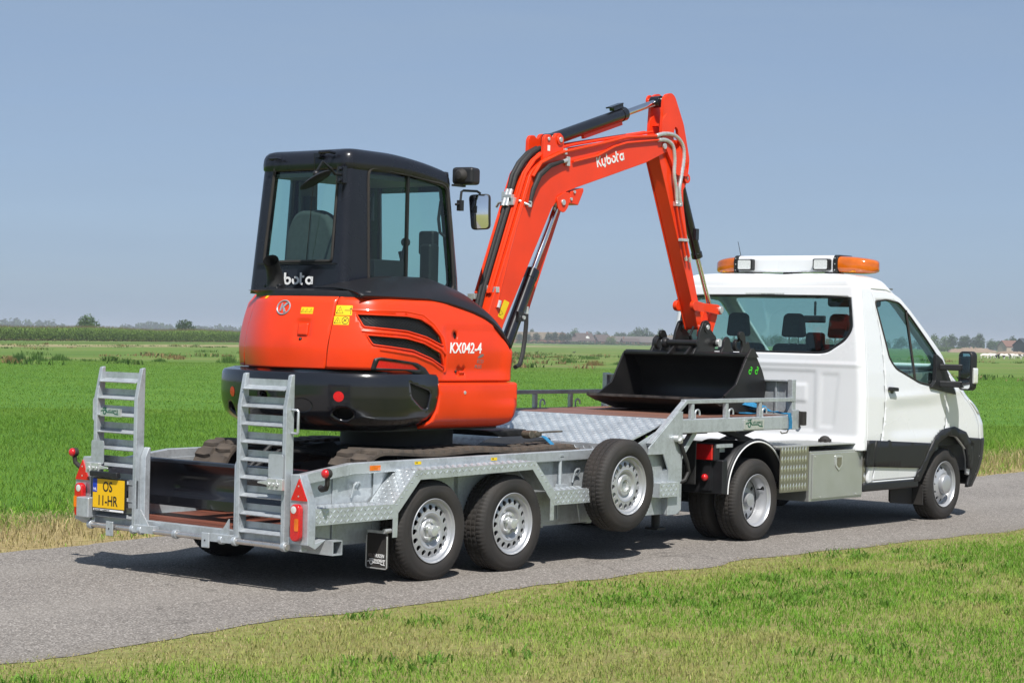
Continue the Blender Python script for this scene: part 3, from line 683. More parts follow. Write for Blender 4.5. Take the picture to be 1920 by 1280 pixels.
# stickers and reflectors on the rail
mb = MB(); mb.box(-.50, -.395, .1405, .1445, .765, .800); mb.build('side_reflector', 'amber', TR, bevel=.002)
for x in (-.05, .77):
    mb = MB(); mb.box(x, x + .066, .1425, .1445, .792, .812); k = mb.build('load_sticker', 'yellow', TR); text('sticker_text', '4.000', .011, frame((x + .006, .1422, .801), (1, 0, 0), (0, 0, 1)), 'black', k)
mb = MB()
for (x, z) in ((-.62, .60), (1.80, .60)): mb.tube([(x + .06, .195, z + .04), (x + .06, .17, z + .075), (x + .045, .165, z + .09), (x + .015, .165, z + .09), (x, .17, z + .075), (x, .195, z - .01)], .008, 8)
mb.build('rope_hooks', 'galv', TR)
mb = MB(); mb.cyl((1.60, .16, .57), (1.60, .16, .81), .014); mb.box(1.585, 1.67, .13, .19, .562, .585); mb.box(1.58, 1.62, .14, .185, .795, .81); mb.build('drop_pin', 'galv', TR)
mb = MB(); mb.box(-.9, -.68, 1.15, 1.19, .24, .29); mb.build('number_lamp', 'plastic', TR)
# wheels
WX = (0.0, .857)
for x in WX:
    make_wheel(TR, (x, 0, .345), ME_RIM1, ME_HUB1, ME_DRUM)
    w = make_wheel(TR, (x, my(0), .345), ME_RIM1, ME_HUB1, ME_DRUM); w.rotation_euler = (0, 0, PI)
sw = make_wheel(TR, (2.055, -.15, .575), ME_RIM1, ME_HUB0, None, 'spare_wheel'); sw.rotation_euler = (0, .35, 0)
mb = MB(); mb.cyl((2.055, .2, .575), (2.055, -.10, .575), .03); mb.build('spare_wheel_carrier', 'galv', TR)
mb = MB()
for x in WX: mb.cyl((x, .05, .345), (x, my(.05), .345), .05); mb.box(x - .1, x + .1, .25, .33, .30, .38)
mb.build('axles', 'under', TR)
# ================================================================== EXCAVATOR
EX = thing('mini_excavator', 'orange mini excavator with charcoal cab on the trailer, its black bucket on the deck', 'excavator', (.78, YC, .38), tilt=TILT)
EC = (.78, YC)
def ex_path():
    yr, yl, R = .285, 2 * YC - .285, 1.30; a = math.asin((YC - yr) / R)
    P = [(1.16 - t * .02, yr) for t in range(int((1.16 - (EC[0] - R * math.cos(a))) / .02))]; n = int(2 * a * R / .02)
    P += [(EC[0] - R * math.cos(a - 2 * a * i / n), YC - R * math.sin(a - 2 * a * i / n)) for i in range(n + 1)]
    xe = P[-1][0]; P += [(xe + t * .02, yl) for t in range(1, 60)]; P = np.array(P)
    k = np.arange(-18, 19); g = np.exp(-.5 * (k / 7.0) ** 2); g /= g.sum()
    pad = np.concatenate([P[:1] + np.arange(18, 0, -1)[:, None] * (P[0] - P[1]), P, P[-1:] + np.arange(1, 19)[:, None] * (P[-1] - P[-2])])
    return np.stack([np.convolve(pad[:, i], g, 'valid') for i in (0, 1)], 1)
XP = ex_path(); _t = np.gradient(XP, axis=0); _t /= np.linalg.norm(_t, axis=1)[:, None]; XN = np.stack([_t[:, 1], -_t[:, 0]], 1)
if ((XP[100] - np.array(EC)) * XN[100]).sum() < 0: XN = -XN
XS = np.concatenate([[0], np.cumsum(np.linalg.norm(np.diff(XP, axis=0), axis=1))])
def xp(s): return np.array([np.interp(s, XS, XP[:, i]) for i in (0, 1)]), np.array([np.interp(s, XS, XN[:, i]) for i in (0, 1)])
def off_body(z):
    v = (z - 1.43) / .52
    o = -.012 + .012 * math.sin(max(0, v / .28) * PI / 2) if v < .28 else -.085 * min(1.3, (v - .28) / .72) ** 1.6
    if z > 1.90: o -= .03 * ((z - 1.90) / .045) ** 2
    return o
def FB(e=0.0, extra=None):
    def F(s, z):
        p, n = xp(s); o = off_body(z) - .075 * sstep(2.25, 2.85, s) + e + (extra(s, z) if extra else 0); return Vector((p[0] + n[0] * o, p[1] + n[1] * o, z))
    return F
CWT = lerp_table([(1.00, -.16), (1.03, -.085), (1.06, -.03), (1.10, .012), (1.16, .034), (1.24, .046), (1.33, .046), (1.385, .040), (1.405, .026), (1.418, -.01), (1.425, -.05)])
def FC(e=0.0):
    def F(s, z):
        p, n = xp(s); o = CWT(z) + e - .035 * sstep(1.2, .85, s) ; return Vector((p[0] + n[0] * o, p[1] + n[1] * o, z))
    return F
def sframe(s, z, F):     # frame on the surface: u to the viewer's right, v up
    P = F(s, z); u = F(s - .02, z) - F(s + .02, z); v = F(s, z + .02) - F(s, z - .02); return frame(P, u, v)
def on(F, s0, z0, e):     # carry flat artwork onto the curved surface: (a, b, h) -> 3-D
    def G(a, b, h): P = F(s0 - a, z0 + b); p, n = xp(s0 - a); return P + Vector((n[0], n[1], 0)) * (h + e)
    return G
def wrap(me, G):
    for v in me.vertices: v.co = G(v.co.x, v.co.y, v.co.z)
    return me
I4 = Matrix.Identity(4)
ztop = lerp_table([(-.6, 1.945), (.30, 1.938), (.50, 1.915), (.63, 1.888), (.76, 1.858), (.875, 1.822), (.96, 1.782), (1.02, 1.738), (1.075, 1.686), (1.12, 1.63), (1.16, 1.57)])
def s_of_x(x): return 1.16 - x
REF = (.78, YC, 1.7)
# --- orange engine-side panel with two air vents
sA = np.linspace(0.0, 1.40, 40)
top = [(float(s), ztop(1.16 - float(s))) for s in sA] + [(1.55, 1.943), (1.712, 1.943)]
vent1 = round_poly([(1.565, 1.815), (1.12, 1.808), (.98, 1.79), (.88, 1.745), (.80, 1.675), (.775, 1.61), (.80, 1.612), (.95, 1.665), (1.14, 1.703), (1.505, 1.728)], .015)
vent2 = round_poly([(1.485, 1.674), (1.16, 1.655), (.98, 1.622), (.80, 1.555), (.755, 1.455), (.775, 1.462), (.90, 1.515), (1.10, 1.572), (1.44, 1.607)], .015)
hole1 = [(.62 + .024 * math.cos(t), 1.68 + .030 * math.sin(t)) for t in np.linspace(0, 2 * PI, 20, endpoint=False)]
latchp = rrect(.515, .595, 1.40, 1.448, .008)
def extra_side(s, z):
    # shallow pressed step towards the front and swage lines round the vents
    d = -.012 * sstep(.765, .735, s) * sstep(1.76, 1.72, z - (.3 * max(0, .35 - s)) * 0) * sstep(.06, .10, s) * sstep(1.385, 1.41, z)
    for (a, b, c, dd) in ((1.55, 1.70, .70, 1.545),):
        pass
    return d
FBs = FB(0.0, extra_side)
lo = [(1.772, 1.432), (1.50, 1.432), (1.44, 1.432), (.96, 1.385), (.86, 1.352), (.0, 1.352)]
panel = [(0.0, 1.352)] + top + lo[:-1]
patch_obj('engine_side_panel', panel, [vent1, vent2, hole1, latchp], .03, FBs, 'orange', EX, .018, REF)
for V in (vent1, vent2):
    mb = patch(V, [], .04, FB(-.022)); g = mb.build('air_vent', 'black', EX, smooth=60)
    mb = MB(); Fw = FB(-.012)
    for ang in (.55, -.55):
        for (a, b) in clip_lines(V, ang, .017):
            n = max(2, int(math.hypot(b[0] - a[0], b[1] - a[1]) / .05) + 1); pts = [Fw(a[0] + (b[0] - a[0]) * k / (n - 1), a[1] + (b[1] - a[1]) * k / (n - 1)) for k in range(n)]
            mb.tube(pts, .0016, 4, cap=False)
    w = mb.build('vent_mesh', 'plastic', g, smooth=0); w['kind'] = 'stuff'
    mb = MB(); rim = [FB(.004)(a, b) for a, b in densify(V, .03)]; mb.tube(rim + rim[:1], .0055, 6, cap=False); mb.build('vent_rim', 'orange', g)
def surf_tube(name, pts, F, r, m, parent):
    mb = MB(); P = []
    for (a, b), (c, d) in zip(pts, pts[1:]):
        n = max(1, int(math.hypot(c - a, d - b) / .03)); P += [F(a + (c - a) * k / n, b + (d - b) * k / n) for k in range(n)]
    mb.tube(P + [F(*pts[-1])], r, 8); return mb.build(name, m, parent)
surf_tube('panel_swage', [(1.60, 1.84), (1.12, 1.84), (.95, 1.82), (.85, 1.76), (.765, 1.665), (.738, 1.56), (.732, 1.45), (.74, 1.42)], FB(-.006), .012, 'orange', EX)
surf_tube('panel_swage', [(1.52, 1.70), (1.14, 1.678), (.96, 1.640), (.80, 1.585), (.75, 1.55)], FB(-.001), .010, 'orange', EX)
surf_tube('panel_swage', [(1.39, 1.575), (1.08, 1.54), (.88, 1.487), (.77, 1.435)], FB(-.004), .012, 'orange', EX)
mb = patch(hole1, [], .04, FB(-.03)); mb.build('filler_recess', 'black', EX)
mb = patch(latchp, [], .02, FB(-.02)); lt = mb.build('panel_latch', 'orange', EX)
mb = patch(rrect(.522, .575, 1.408, 1.428, .004), [], .02, FB(-.008)); mb.build('latch_handle', 'orange', lt, solid=.006)
mb = MB(); mb.sphere(FB(-.006)(.615, 1.425), .009); mb.build('lock', 'black', lt)
# red reflector in a dark frame below the vents
rp = round_poly([(1.452, 1.43), (1.43, 1.512), (1.38, 1.522), (1.05, 1.485), (.96, 1.45), (.86, 1.36), (.86, 1.352), (.96, 1.384), (1.16, 1.432)], .012)
ri = round_poly([(1.415, 1.448), (1.395, 1.503), (1.10, 1.475), (1.02, 1.437), (1.20, 1.442)], .006)
patch_obj('reflector_frame', rp, [ri], .03, FB(.010), 'plastic', EX, .03, REF); mb = patch(ri, [], .04, FB(.006)); mb.build('side_reflector', 'redtri', EX)
# --- orange rear hood
def extra_hood(s, z):
    a = sstep(1.90, 1.915, s) * sstep(2.045, 2.03, s) * sstep(1.615, 1.63, z) * sstep(1.775, 1.76, z); return -.016 * a
patch_obj('rear_hood', [(1.720, 1.943), (1.780, 1.432), (2.70, 1.432), (2.64, 1.943)], [], .022, FB(0, extra_hood), 'orange', EX, .018, REF)
patch_obj('hood_left_panel', [(2.65, 1.943), (2.71, 1.432), (3.6, 1.432), (3.6, 1.943)], [], .06, FB(), 'orange', EX, .018, REF)
mb = patch(rrect(1.93, 2.015, 1.66, 1.745, .008), [], .03, FB(-.008)); mb.build('hood_latch', 'orange', EX, solid=.008)
mb = MB(); mb.sphere(FB(-.012)(1.985, 1.633), .013); mb.build('hood_lock', 'black', EX)
mb = MB(); bp = [(.062 * math.cos(t), .048 * math.sin(t)) for t in np.linspace(0, 2 * PI, 32, endpoint=False)]
G = on(FB(), 2.175, 1.851, .002)
ring = [G(a, b, 0) for a, b in bp]; mb.tube(ring + ring[:1], .006, 8, cap=False)
q = [[(-.026, -.026), (-.026, .03), (-.010, .03), (-.010, -.026)]]
def flat(P, h=.004):
    mb.face([G(a, b, h) for a, b in P]); 
    for i in range(len(P)): mb.face([G(*P[i - 1], h), G(*P[i], h), G(*P[i], 0), G(*P[i - 1], 0)])
flat([(-.030, -.026), (-.022, .030), (-.008, .030), (-.016, -.026)]); flat([(-.012, .004), (.022, .034), (.044, .030), (.004, -.002)]); flat([(-.008, .002), (.012, -.002), (.030, -.030), (.012, -.034)])
mb.build('badge', 'rim', EX)
def decal(name, s0, z0, w, h, F, m, parent=EX, e=.0012):
    mb = patch(rrect(-w / 2, w / 2, -h / 2, h / 2, .004, 3), [], .02, lambda a, b: on(F, s0, z0, e)(a, b, 0)); return mb.build(name, m, parent, smooth=60)
def warn(s0, z0, w, h, F, n, extra=None):
    d = decal('warning_sticker', s0, z0, w, h, F, 'yellow'); mb = MB()
    for i in range(n):
        cx = -w / 2 + w * (i + .5) / n if n > 1 else 0; r = min(h * .42, w / n * .42)
        if extra == 'fan' and i == n - 1:
            P = [[(cx + r * math.cos(t), r * math.sin(t)) for t in np.linspace(0, 2 * PI, 17)], [(cx - r * .6, -r * .4), (cx + r * .5, r * .5)], [(cx - r * .5, r * .4), (cx + r * .4, -.3 * r)]]
        elif extra == 'arrow' and i == n - 1:
            P = [[(cx - r, 0), (cx + r * .6, 0)], [(cx + r * .8, -r), (cx + r * .8, r)], [(cx + .4 * r, r * .4), (cx + 1.1 * r, r * .4)]]
        else: P = [[(cx - r, -r * .8), (cx, r * .9), (cx + r, -r * .8), (cx - r, -r * .8)], [(cx, r * .2), (cx, -r * .4)]]
        strokes(mb, I4, P, r * .16, .0006)
    me = mb.mesh('print'); wrap(me, on(F, s0, z0, .0016)); obj('sticker_print', me, 'black', d, smooth=0)
warn(1.66, 1.838, .125, .068, FB(), 2, 'arrow'); warn(1.672, 1.768, .115, .06, FB(), 2, 'fan'); warn(1.955, 1.832, .105, .046, FB(), 3)
decal('small_label', 2.43, 1.925, .04, .022, FB(), 'yellow')
me = text_mesh('KX042-4', .106, I4, bold=.0020, shear=.16, sx=.90); wrap(me, on(FBs, .695, 1.557, .0012)); obj('model_lettering', me, 'whitep', EX, smooth=0)
me = text_mesh('ECO', .036, I4, bold=.0004, shear=.1); wrap(me, on(FBs, .385, 1.485, .0008)); obj('eco_lettering', me, 'greyp', EX, smooth=0)
me = text_mesh('PLUS', .036, I4, bold=.0004, shear=.1); wrap(me, on(FBs, .405, 1.447, .0008)); obj('eco_lettering', me, 'greyp', EX, smooth=0)
mb = MB(); mb.face([(.0, 0, 0), (.025, .022, 0), (.055, .03, 0), (.075, .026, 0), (.06, .010, 0), (.03, .0, 0)]); me = mb.mesh('leaf'); wrap(me, on(FBs, .385, 1.522, .002)); obj('leaf_print', me, 'greyp', EX, smooth=0)
# --- counterweight
dots = [(s, 1.248) for s in (1.655, 2.64)]
def ell(s, z, a, b, n=24): return [(s + a * math.cos(t), z + b * math.sin(t)) for t in np.linspace(0, 2 * PI, n, endpoint=False)]
eh = ell(1.632, 1.124, .072, .048); eh2 = ell(2.69, 1.13, .05, .05); eh3 = ell(2.50, 1.13, .05, .045); tie = ell(2.26, 1.235, .04, .035)
gr = round_poly([(1.165, 1.352), (.905, 1.285), (.925, 1.155), (.99, 1.165), (1.14, 1.245)], .02)
cwo = [(.842, 1.425), (.828, 1.38), (.826, 1.27), (.845, 1.16), (.885, 1.07), (.925, 1.00), (3.5, 1.00), (3.5, 1.425)]
cw = patch_obj('counterweight', cwo, [eh, eh2, eh3, tie, gr], .028, FC(), 'darkpaint', EX, .03, (.78, YC, 1.2), stepy=.018)
for h_ in (eh, eh2, eh3, tie):
    mb = MB(); rows = [[FC(-d)(a, b) for a, b in h_] for d in (.0, .03, .06, .09)]; mb.grid(rows, closed_v=True); mb.face(rows[-1]); mb.build('counterweight_pocket', 'black', cw)
mb = patch(gr, [], .04, FC(-.03)); g = mb.build('side_grille', 'black', cw)
mb = MB()
for ang in (.75, -.75):
    for (a, b) in clip_lines(gr, ang, .018):
        mb.tube([FC(-.016)(*a), FC(-.016)((a[0] + b[0]) / 2, (a[1] + b[1]) / 2), FC(-.016)(*b)], .0018, 4, cap=False)
w = mb.build('vent_mesh', 'plastic', g, smooth=0); w['kind'] = 'stuff'
for s_, z_ in dots:
    mb = patch(ell(s_, z_, .036, .036), [], .03, FC(.002)); mb.build('round_reflector', 'redtri', cw)
mb = patch(ell(1.93, 1.18, .085, .05), [], .03, lambda a, b: FC(.003 - .03 * max(0, 1 - ((a - 1.93) / .085) ** 2 - ((b - 1.18) / .05) ** 2))(a, b)); mb.build('lifting_eye_recess', 'darkpaint', cw)
# top face of the counterweight, platform under the house, belly
mb = MB(); mb.face([FC(-.0)(s, 1.424) for s in np.linspace(.84, 3.5, 70)]); mb.build('counterweight_top', 'darkpaint', cw)
mb = MB(); mb.prism([(float(a - n[0] * .14), float(b - n[1] * .14)) for a, b, n in zip(XP[::6, 0], XP[::6, 1], XN[::6])], 'XY', 1.002, 1.05); mb.build('swing_platform', 'under', EX)
mb = MB(); mb.prism([(float(a - n[0] * .15), float(b - n[1] * .15)) for a, b, n in zip(XP[::6, 0], XP[::6, 1], XN[::6])], 'XY', 1.40, 1.46); mb.build('engine_deck', 'under', EX)
# --- lower orange skirt in front of the counterweight
SK = lerp_table([(1.015, -.11), (1.035, -.045), (1.06, -.012), (1.10, .006), (1.18, .018), (1.28, .024), (1.335, .020), (1.347, .0)])
def FS(s, z):
    p, n = xp(max(0, s)); p = p + np.array([max(0, -s), 0.]); o = SK(z) + .012 * sstep(1.24, 1.16, z) * sstep(.45, .0, s) - .004; return Vector((p[0], p[1], z)) + Vector((n[0], n[1], 0)) * o
sk = [(-.045, 1.347), (.838, 1.347), (.820, 1.27), (.838, 1.16), (.878, 1.07), (.918, 1.015), (.08, 1.015), (.0, 1.06), (-.035, 1.16)]
patch_obj('side_skirt', round_poly(sk, .02), [], .03, FS, 'orange', EX, .02, (.7, YC, 1.2))
mb = MB(); mb.box(1.06, 1.16, .33, .9, 1.06, 1.6); mb.box(.9, 1.15, .33, .9, 1.05, 1.34); mb.build('front_bulkhead', 'under', EX)
mb = MB(); mb.lathe([(.0001, -.004), (.012, -.003), (.014, .004)], FS(.55, 1.275), 'Y', 14); mb.build('skirt_bolt', 'zinc', EX)
# --- black cowl over the engine side, ledge behind the cab
mb = MB(); rows = []
zin = lerp_table([(-.45, 1.975), (-.2, 2.0), (.1, 2.055), (.35, 2.085), (.6, 2.085), (.85, 2.02), (1.0, 1.94), (1.1, 1.84), (1.14, 1.70)])
for x in np.linspace(-.30, 1.135, 48):
    x = float(x); zo = ztop(x) - .002; yo = FB(.004)(1.16 - x if x > -.1 else 1.26 + (-.1 - x) * 1.15, min(zo, 1.93)).y; zi = max(zo + .02, zin(x)); row = []
    for t in np.linspace(0, 1, 16):
        y = yo + (.90 - yo) * t; z = zo + (zi - zo) * (math.sin(min(1, t * 1.5) * PI / 2) ** .75 if t > 0 else 0); row.append((x, y, z))
    rows.append([(x, yo + .012, zo - .015)] + row)
mb.grid(rows); mb.build('engine_cowl', 'cowl', EX, solid=-.012, smooth=50)
mb = MB(); rows = []
for s in np.linspace(1.45, 2.75, 50):
    s = float(s); p, n = xp(s); a = FB(.006)(s, 1.937); i1 = Vector((p[0] - n[0] * .10, p[1] - n[1] * .10, 1.972)); i2 = Vector((p[0] - n[0] * .20, p[1] - n[1] * .20, 1.985)); i3 = Vector((max(.05, p[0] - n[0] * .45), p[1] - n[1] * .45, 1.99))
    rows.append([a - Vector((0, 0, .012)), a + Vector((0, 0, .008)), a.lerp(i1, .3) + Vector((0, 0, .014)), i1, i2, i3])
mb.grid(rows); mb.build('rear_cowl', 'cowl', EX, smooth=50)
# --- cab
CYR = lerp_table([(1.9, .85), (3.1, .862)]); CYL = lerp_table([(1.9, 1.835), (2.95, 1.74)])
CAB = Loft(lerp_table([(1.9, -.065), (2.9, -.02)]), lerp_table([(1.9, 1.25), (2.1, 1.235), (2.93, 1.11)]), CYR, CYL, lambda z: .065, lambda z: .09)
cw_ = [(CAB.uright(x, z), z) for x, z in round_poly([(.185, 2.872), (.62, 2.845), (1.045, 2.80), (1.10, 2.45), (1.14, 2.03), (1.06, 1.99), (.205, 2.02)], .075, 8)]
rw_ = [(CAB.urear(y, z), z) for y, z in round_poly([(.955, 2.885), (.975, 2.19), (1.665, 2.185), (1.60, 2.88)], .03, 6)]
lw_ = [(CAB.uleft(x, z), z) for x, z in round_poly([(.075, 2.85), (.29, 2.83), (.30, 2.12), (.075, 2.12)], .04, 6)]
lw2_ = [(CAB.uleft(x, z), z) for x, z in round_poly([(.50, 2.83), (1.03, 2.79), (1.13, 2.05), (.50, 2.05)], .06, 6)]
fw_ = [(CAB.ufront(y, z), z) for y, z in round_poly([(.98, 2.84), (1.60, 2.84), (1.68, 2.05), (.97, 2.05)], .05, 6)]
cab = patch_obj('cab', [(0, 1.955), (CAB.U8, 1.955), (CAB.U8, 2.90), (0, 2.90)], [cw_, rw_, lw_, lw2_, fw_], .045, CAB.P, 'cabpaint', EX, .045, (.55, 1.3, 2.4))
def rooftop(x): return 3.0 - .10 * max(0, (x - .35) / .78) ** 2
mb = MB(); rows = []
for (z, d) in ((2.845, .0), (2.86, .012), (2.90, .014), (2.94, .008), (2.965, -.005), (2.985, -.03), (2.996, -.07), (3.0, -.2)):
    ring = []
    for u in np.linspace(0, CAB.U8, 140, endpoint=False):
        P = CAB.P(float(u), 2.90); c = Vector((.55, 1.28, 0)); v = Vector((P.x - c.x, P.y - c.y, 0)); k = 1 + d / max(.25, v.length)
        ring.append((c.x + v.x * k, c.y + v.y * k, z - (3.0 - rooftop(P.x)) * (1.0 if z > 2.85 else .9)))
    rows.append(ring)
mb.grid(rows, closed_v=True); mb.face(rows[-1]); mb.build('cab_roof', 'cabpaint', cab, smooth=50)
mb = MB(); mb.box(.0, 1.1, .93, 1.65, 2.80, 2.83); mb.build('headliner', 'trim', cab)
def win(name, hole, e, m, F=CAB, par=None, n=None):
    def G(u, z): 
        P = F.P(u, z); c = Vector((.55, 1.28, z)); d = (c - P); 
        return P + Vector((0, 1 if P.y < 1.0 and abs(u) < F.U1 else 0, 0)) * e if u < F.U1 else (P + Vector((e, 0, 0)) if u < F.U3 + .0 else (P + Vector((0, -e, 0)) if u < F.U5 else P + Vector((-e, 0, 0))))
    return patch(hole, [], .12, G).build(name, m, par or cab, smooth=60)
g1 = win('side_window', cw_, .02, 'exglass'); win('rear_window', rw_, .02, 'exglass'); win('left_window', lw_, .02, 'exglass'); win('left_window', lw2_, .02, 'exglass'); win('windscreen', fw_, .02, 'exglass')
def seal(hole, e, r=.011, m='rubber'):
    mb = MB(); P = [CAB.P(a, b) for a, b in densify(hole, .06)]; mb.tube(P + P[:1], r, 6, cap=False); return mb.build('window_seal', m, cab)
seal(cw_, 0); seal(rw_, 0)
mb = MB(); mb.box(.612, .632, .862, .885, 2.03, 2.85); mb.build('window_divider', 'black', g1)
mb = MB(); mb.box(-.072, -.06, .93, 1.72, 2.168, 2.176); mb.build('cab_seam', 'black', cab)
kubota('maker_lettering', frame((-.068, 1.595, 2.024), (0, -1, 0), (0.045, 0, 1)) @ Matrix.Diagonal((1, .80, 1, 1)), .104, EX, 'whitep', .19)
# rear work: exhaust stack, mirror, hooks
mb = MB(); P = [(-.20, 1.385, 1.95), (-.20, 1.385, 2.02), (-.21, 1.38, 2.07), (-.245, 1.365, 2.13), (-.30, 1.335, 2.185)]; mb.tube(P, [.068, .066, .060, .052, .056], 16, cap=False); mb.tube([(-.30, 1.335, 2.185), (-.245, 1.365, 2.13)], [.050, .040], 16, cap=False)
mb.build('exhaust_pipe', 'under', EX)
mb = MB(); mb.box(-.27, -.1, 1.30, 1.42, 1.965, 2.0); mb.box(-.24, -.2, 1.30, 1.47, 1.995, 2.022); mb.build('exhaust_base', 'cowl', EX, bevel=.01)
mb = MB(); rows = [[(Vector((-.30, .905, 2.745)) + (Vector((.115, 0, .03)) * math.cos(t) + Vector((0, -.105, .060)) * math.sin(t)) * r - Vector((0, -.02, .07)) * (h)) for t in np.linspace(0, 2 * PI, 28, endpoint=False)] for r, h in ((.02, -.5), (.5, -.42), (.85, -.2), (1, 0), (.97, .06), (.02, .06))]
mb.grid(rows, closed_v=True); rm = mb.build('rear_mirror', 'plastic', EX)
mb = MB(); mb.tube([(-.05, .90, 2.80), (-.14, .88, 2.80), (-.22, .84, 2.83), (-.28, .86, 2.875), (-.30, .90, 2.80)], .011, 8); mb.sphere((-.30, .905, 2.79), .024); mb.build('mirror_arm', 'plastic', rm)
mb = MB(); mb.box(-.06, -.02, .87, .93, 2.74, 2.86); 
for z in (2.76, 2.84): mb.cyl((-.085, .895, z), (-.05, .895, z), .014, 10)
mb.build('mirror_bracket', 'cabpaint', rm, bevel=.006)
mb = MB(); mb.tube([(-.09, 1.13, 2.93), (-.07, 1.15, 2.80), (-.06, 1.22, 2.2)], .003, 5); mb.build('cable', 'black', EX)
mb = MB(); mb.tube([(-.04, 1.08, 2.96), (-.09, 1.08, 2.965), (-.09, .98, 2.965), (-.04, .98, 2.96)], .012, 8); mb.tube([(-.045, 1.60, 2.93), (-.08, 1.60, 2.935), (-.08, 1.52, 2.935), (-.045, 1.52, 2.93)], .010, 8); mb.box(-.07, -.03, 1.10, 1.16, 2.93, 2.96); mb.build('roof_hook', 'cabpaint', EX)
# lamp and mirror at the front corner of the cab
mb = MB(); M = Matrix.Translation((1.25, .86, 2.885)) @ Matrix.Rotation(.25, 4, 'Z'); mb.box(-.05, .09, -.09, .09, -.065, .065, M); lp = mb.build('work_lamp', 'plastic', EX, bevel=.025, seg=3)
mb = MB(); M2 = M @ Matrix.Translation((.091, 0, 0)); mb.box(0, .004, -.075, .075, -.05, .05, M2); mb.build('lamp_glass', 'clear', lp, bevel=.001)
mb = MB(); mb.lathe([(.0001, -.085), (.03, -.08), (.05, -.06), (.055, -.04)], (1.25, .86, 2.885), 'X', 18); mb.build('lamp_back', 'rubber', lp)
mb = MB(); mb.box(1.12, 1.25, .85, .88, 2.80, 2.815); mb.cyl((1.22, .865, 2.80), (1.22, .865, 2.84), .012); mb.build('lamp_bracket', 'plastic', lp)
mb = MB(); mb.tube([(1.16, .87, 2.665), (1.20, .87, 2.67), (1.215, .87, 2.69), (1.225, .87, 2.765), (1.25, .87, 2.775), (1.40, .865, 2.78), (1.435, .86, 2.765)], .010, 8); mb.box(1.195, 1.235, .85, .89, 2.62, 2.70); sm = mb.build('side_mirror', 'plastic', EX, bevel=.003)
M = Matrix.Translation((1.43, .86, 2.625)) @ Matrix.Rotation(.42, 4, 'Z') @ Matrix.Rotation(-.06, 4, 'X')
mb = MB(); mb.prism(round_poly([(-.075, -.135), (.075, -.135), (.085, .135), (-.085, .135)], .035), 'YZ', 0, .045); me = mb.mesh('mirror_shell'); me.transform(M); obj('mirror_shell', me, 'plastic', sm, bevel=.012)
mb = patch(round_poly([(-.068, -.127), (.068, -.127), (.077, .127), (-.077, .127)], .03), [], .02, lambda a, b: Vector((-.016 + (a * a + b * b) / 1.5, a, b))); me = mb.mesh('mirror_glass'); shade(me, 60); me.transform(M); obj('mirror_glass', me, 'mirror', sm)
# cab interior
mb = MB(); mb.box(.0, 1.15, .90, 1.70, 1.96, 1.99); mb.build('cab_floor', 'under', cab)
st = part_empty('operator_seat', EX, (.35, 1.28, 2.1))
mb = MB(); mb.prism(round_poly([(1.09, 2.1), (1.61, 2.1), (1.60, 2.40), (1.53, 2.53), (1.46, 2.57), (1.27, 2.57), (1.18, 2.53), (1.10, 2.40)], .06), 'YZ', .09, .21); mb.build('backrest', 'seat', st, bevel=.04, seg=3)
mb = MB(); mb.box(.18, .70, 1.09, 1.60, 2.03, 2.15); mb.build('seat_cushion', 'seat', st, bevel=.05, seg=3)
mb = MB(); mb.box(.35, .7, .93, 1.02, 2.0, 2.22); mb.tube([(.68, .97, 2.2), (.72, .97, 2.33)], .02, 8); mb.sphere((.72, .97, 2.36), .035); mb.build('control_console', 'plastic', EX, bevel=.02)
mb = MB(); mb.box(.95, 1.06, .93, 1.04, 2.0, 2.36); mb.box(1.0, 1.08, .95, 1.10, 2.28, 2.46); mb.build('monitor_post', 'plastic', EX, bevel=.02)
mb = MB(); mb.tube([(1.10, .92, 2.42), (1.07, .94, 2.45), (1.06, .95, 2.55), (1.07, .94, 2.68), (1.10, .92, 2.72)], .012, 8); mb.build('grab_handle', 'plastic', EX)
mb = MB(); mb.tube([(.25, .98, 2.55), (.35, .96, 2.70), (.35, .96, 2.50)], .010, 8); M = Matrix.Translation((.36, 1.62, 2.55)); mb.box(-.02, .05, -.02, .10, -.14, .14, M); mb.build('interior_mirror', 'plastic', EX, bevel=.02)
mb = MB(); mb.box(.31, .49, 1.66, 1.69, 2.0, 2.80); mb.build('left_pillar_trim', 'trim', EX, bevel=.01)
mb = MB(); mb.tube([(.82, 1.12, 2.0), (.86, 1.12, 2.22), (.84, 1.13, 2.30)], .018, 8); mb.build('travel_lever', 'plastic', EX)
# --- undercarriage
mb = MB(); mb.cyl((.78, YC, .86), (.78, YC, 1.002), .42, 40); mb.box(.0, 1.55, .62, 1.50, .56, .80); mb.box(.3, 1.25, .55, 1.6, .72, .86); mb.prism([(1.3, .74), (1.75, .88), (2.05, .90), (2.05, .86), (1.7, .80)], 'XZ', .6, 1.0)
for y in (.43, 1.70): mb.box(-.15, 1.75, y - .06, y + .06, .52, .76)
mb.prism([(1.15, .98), (1.62, .98), (1.62, .93), (1.30, .93)], 'XZ', .5, 1.6); mb.build('undercarriage_frame', 'under', EX, bevel=.01)
def track_path(step=.02):
    x0, x1, zb, zt, r0, r1 = -.265, 1.80, .405, .875, .235, .215; P = []
    n = int((x1 - x0) / step)
    for i in range(n): P.append((x0 + (x1 - x0) * i / n, zb))
    for i in range(34): a = -PI / 2 + PI * i / 34; P.append((x1 + .23 * math.cos(a), (zb + zt) / 2 - .01 + .225 * math.sin(a) if True else 0))
    for i in range(n): t = i / n; P.append((x1 - (x1 - x0) * t, .855 + .02 * t - .018 * math.sin(PI * t * 2) ** 2))
    for i in range(36): a = PI / 2 + PI * i / 36; P.append((x0 + .235 * math.cos(a), (zb + zt) / 2 + .235 * math.sin(a)))
    return np.array(P)
TP = track_path()
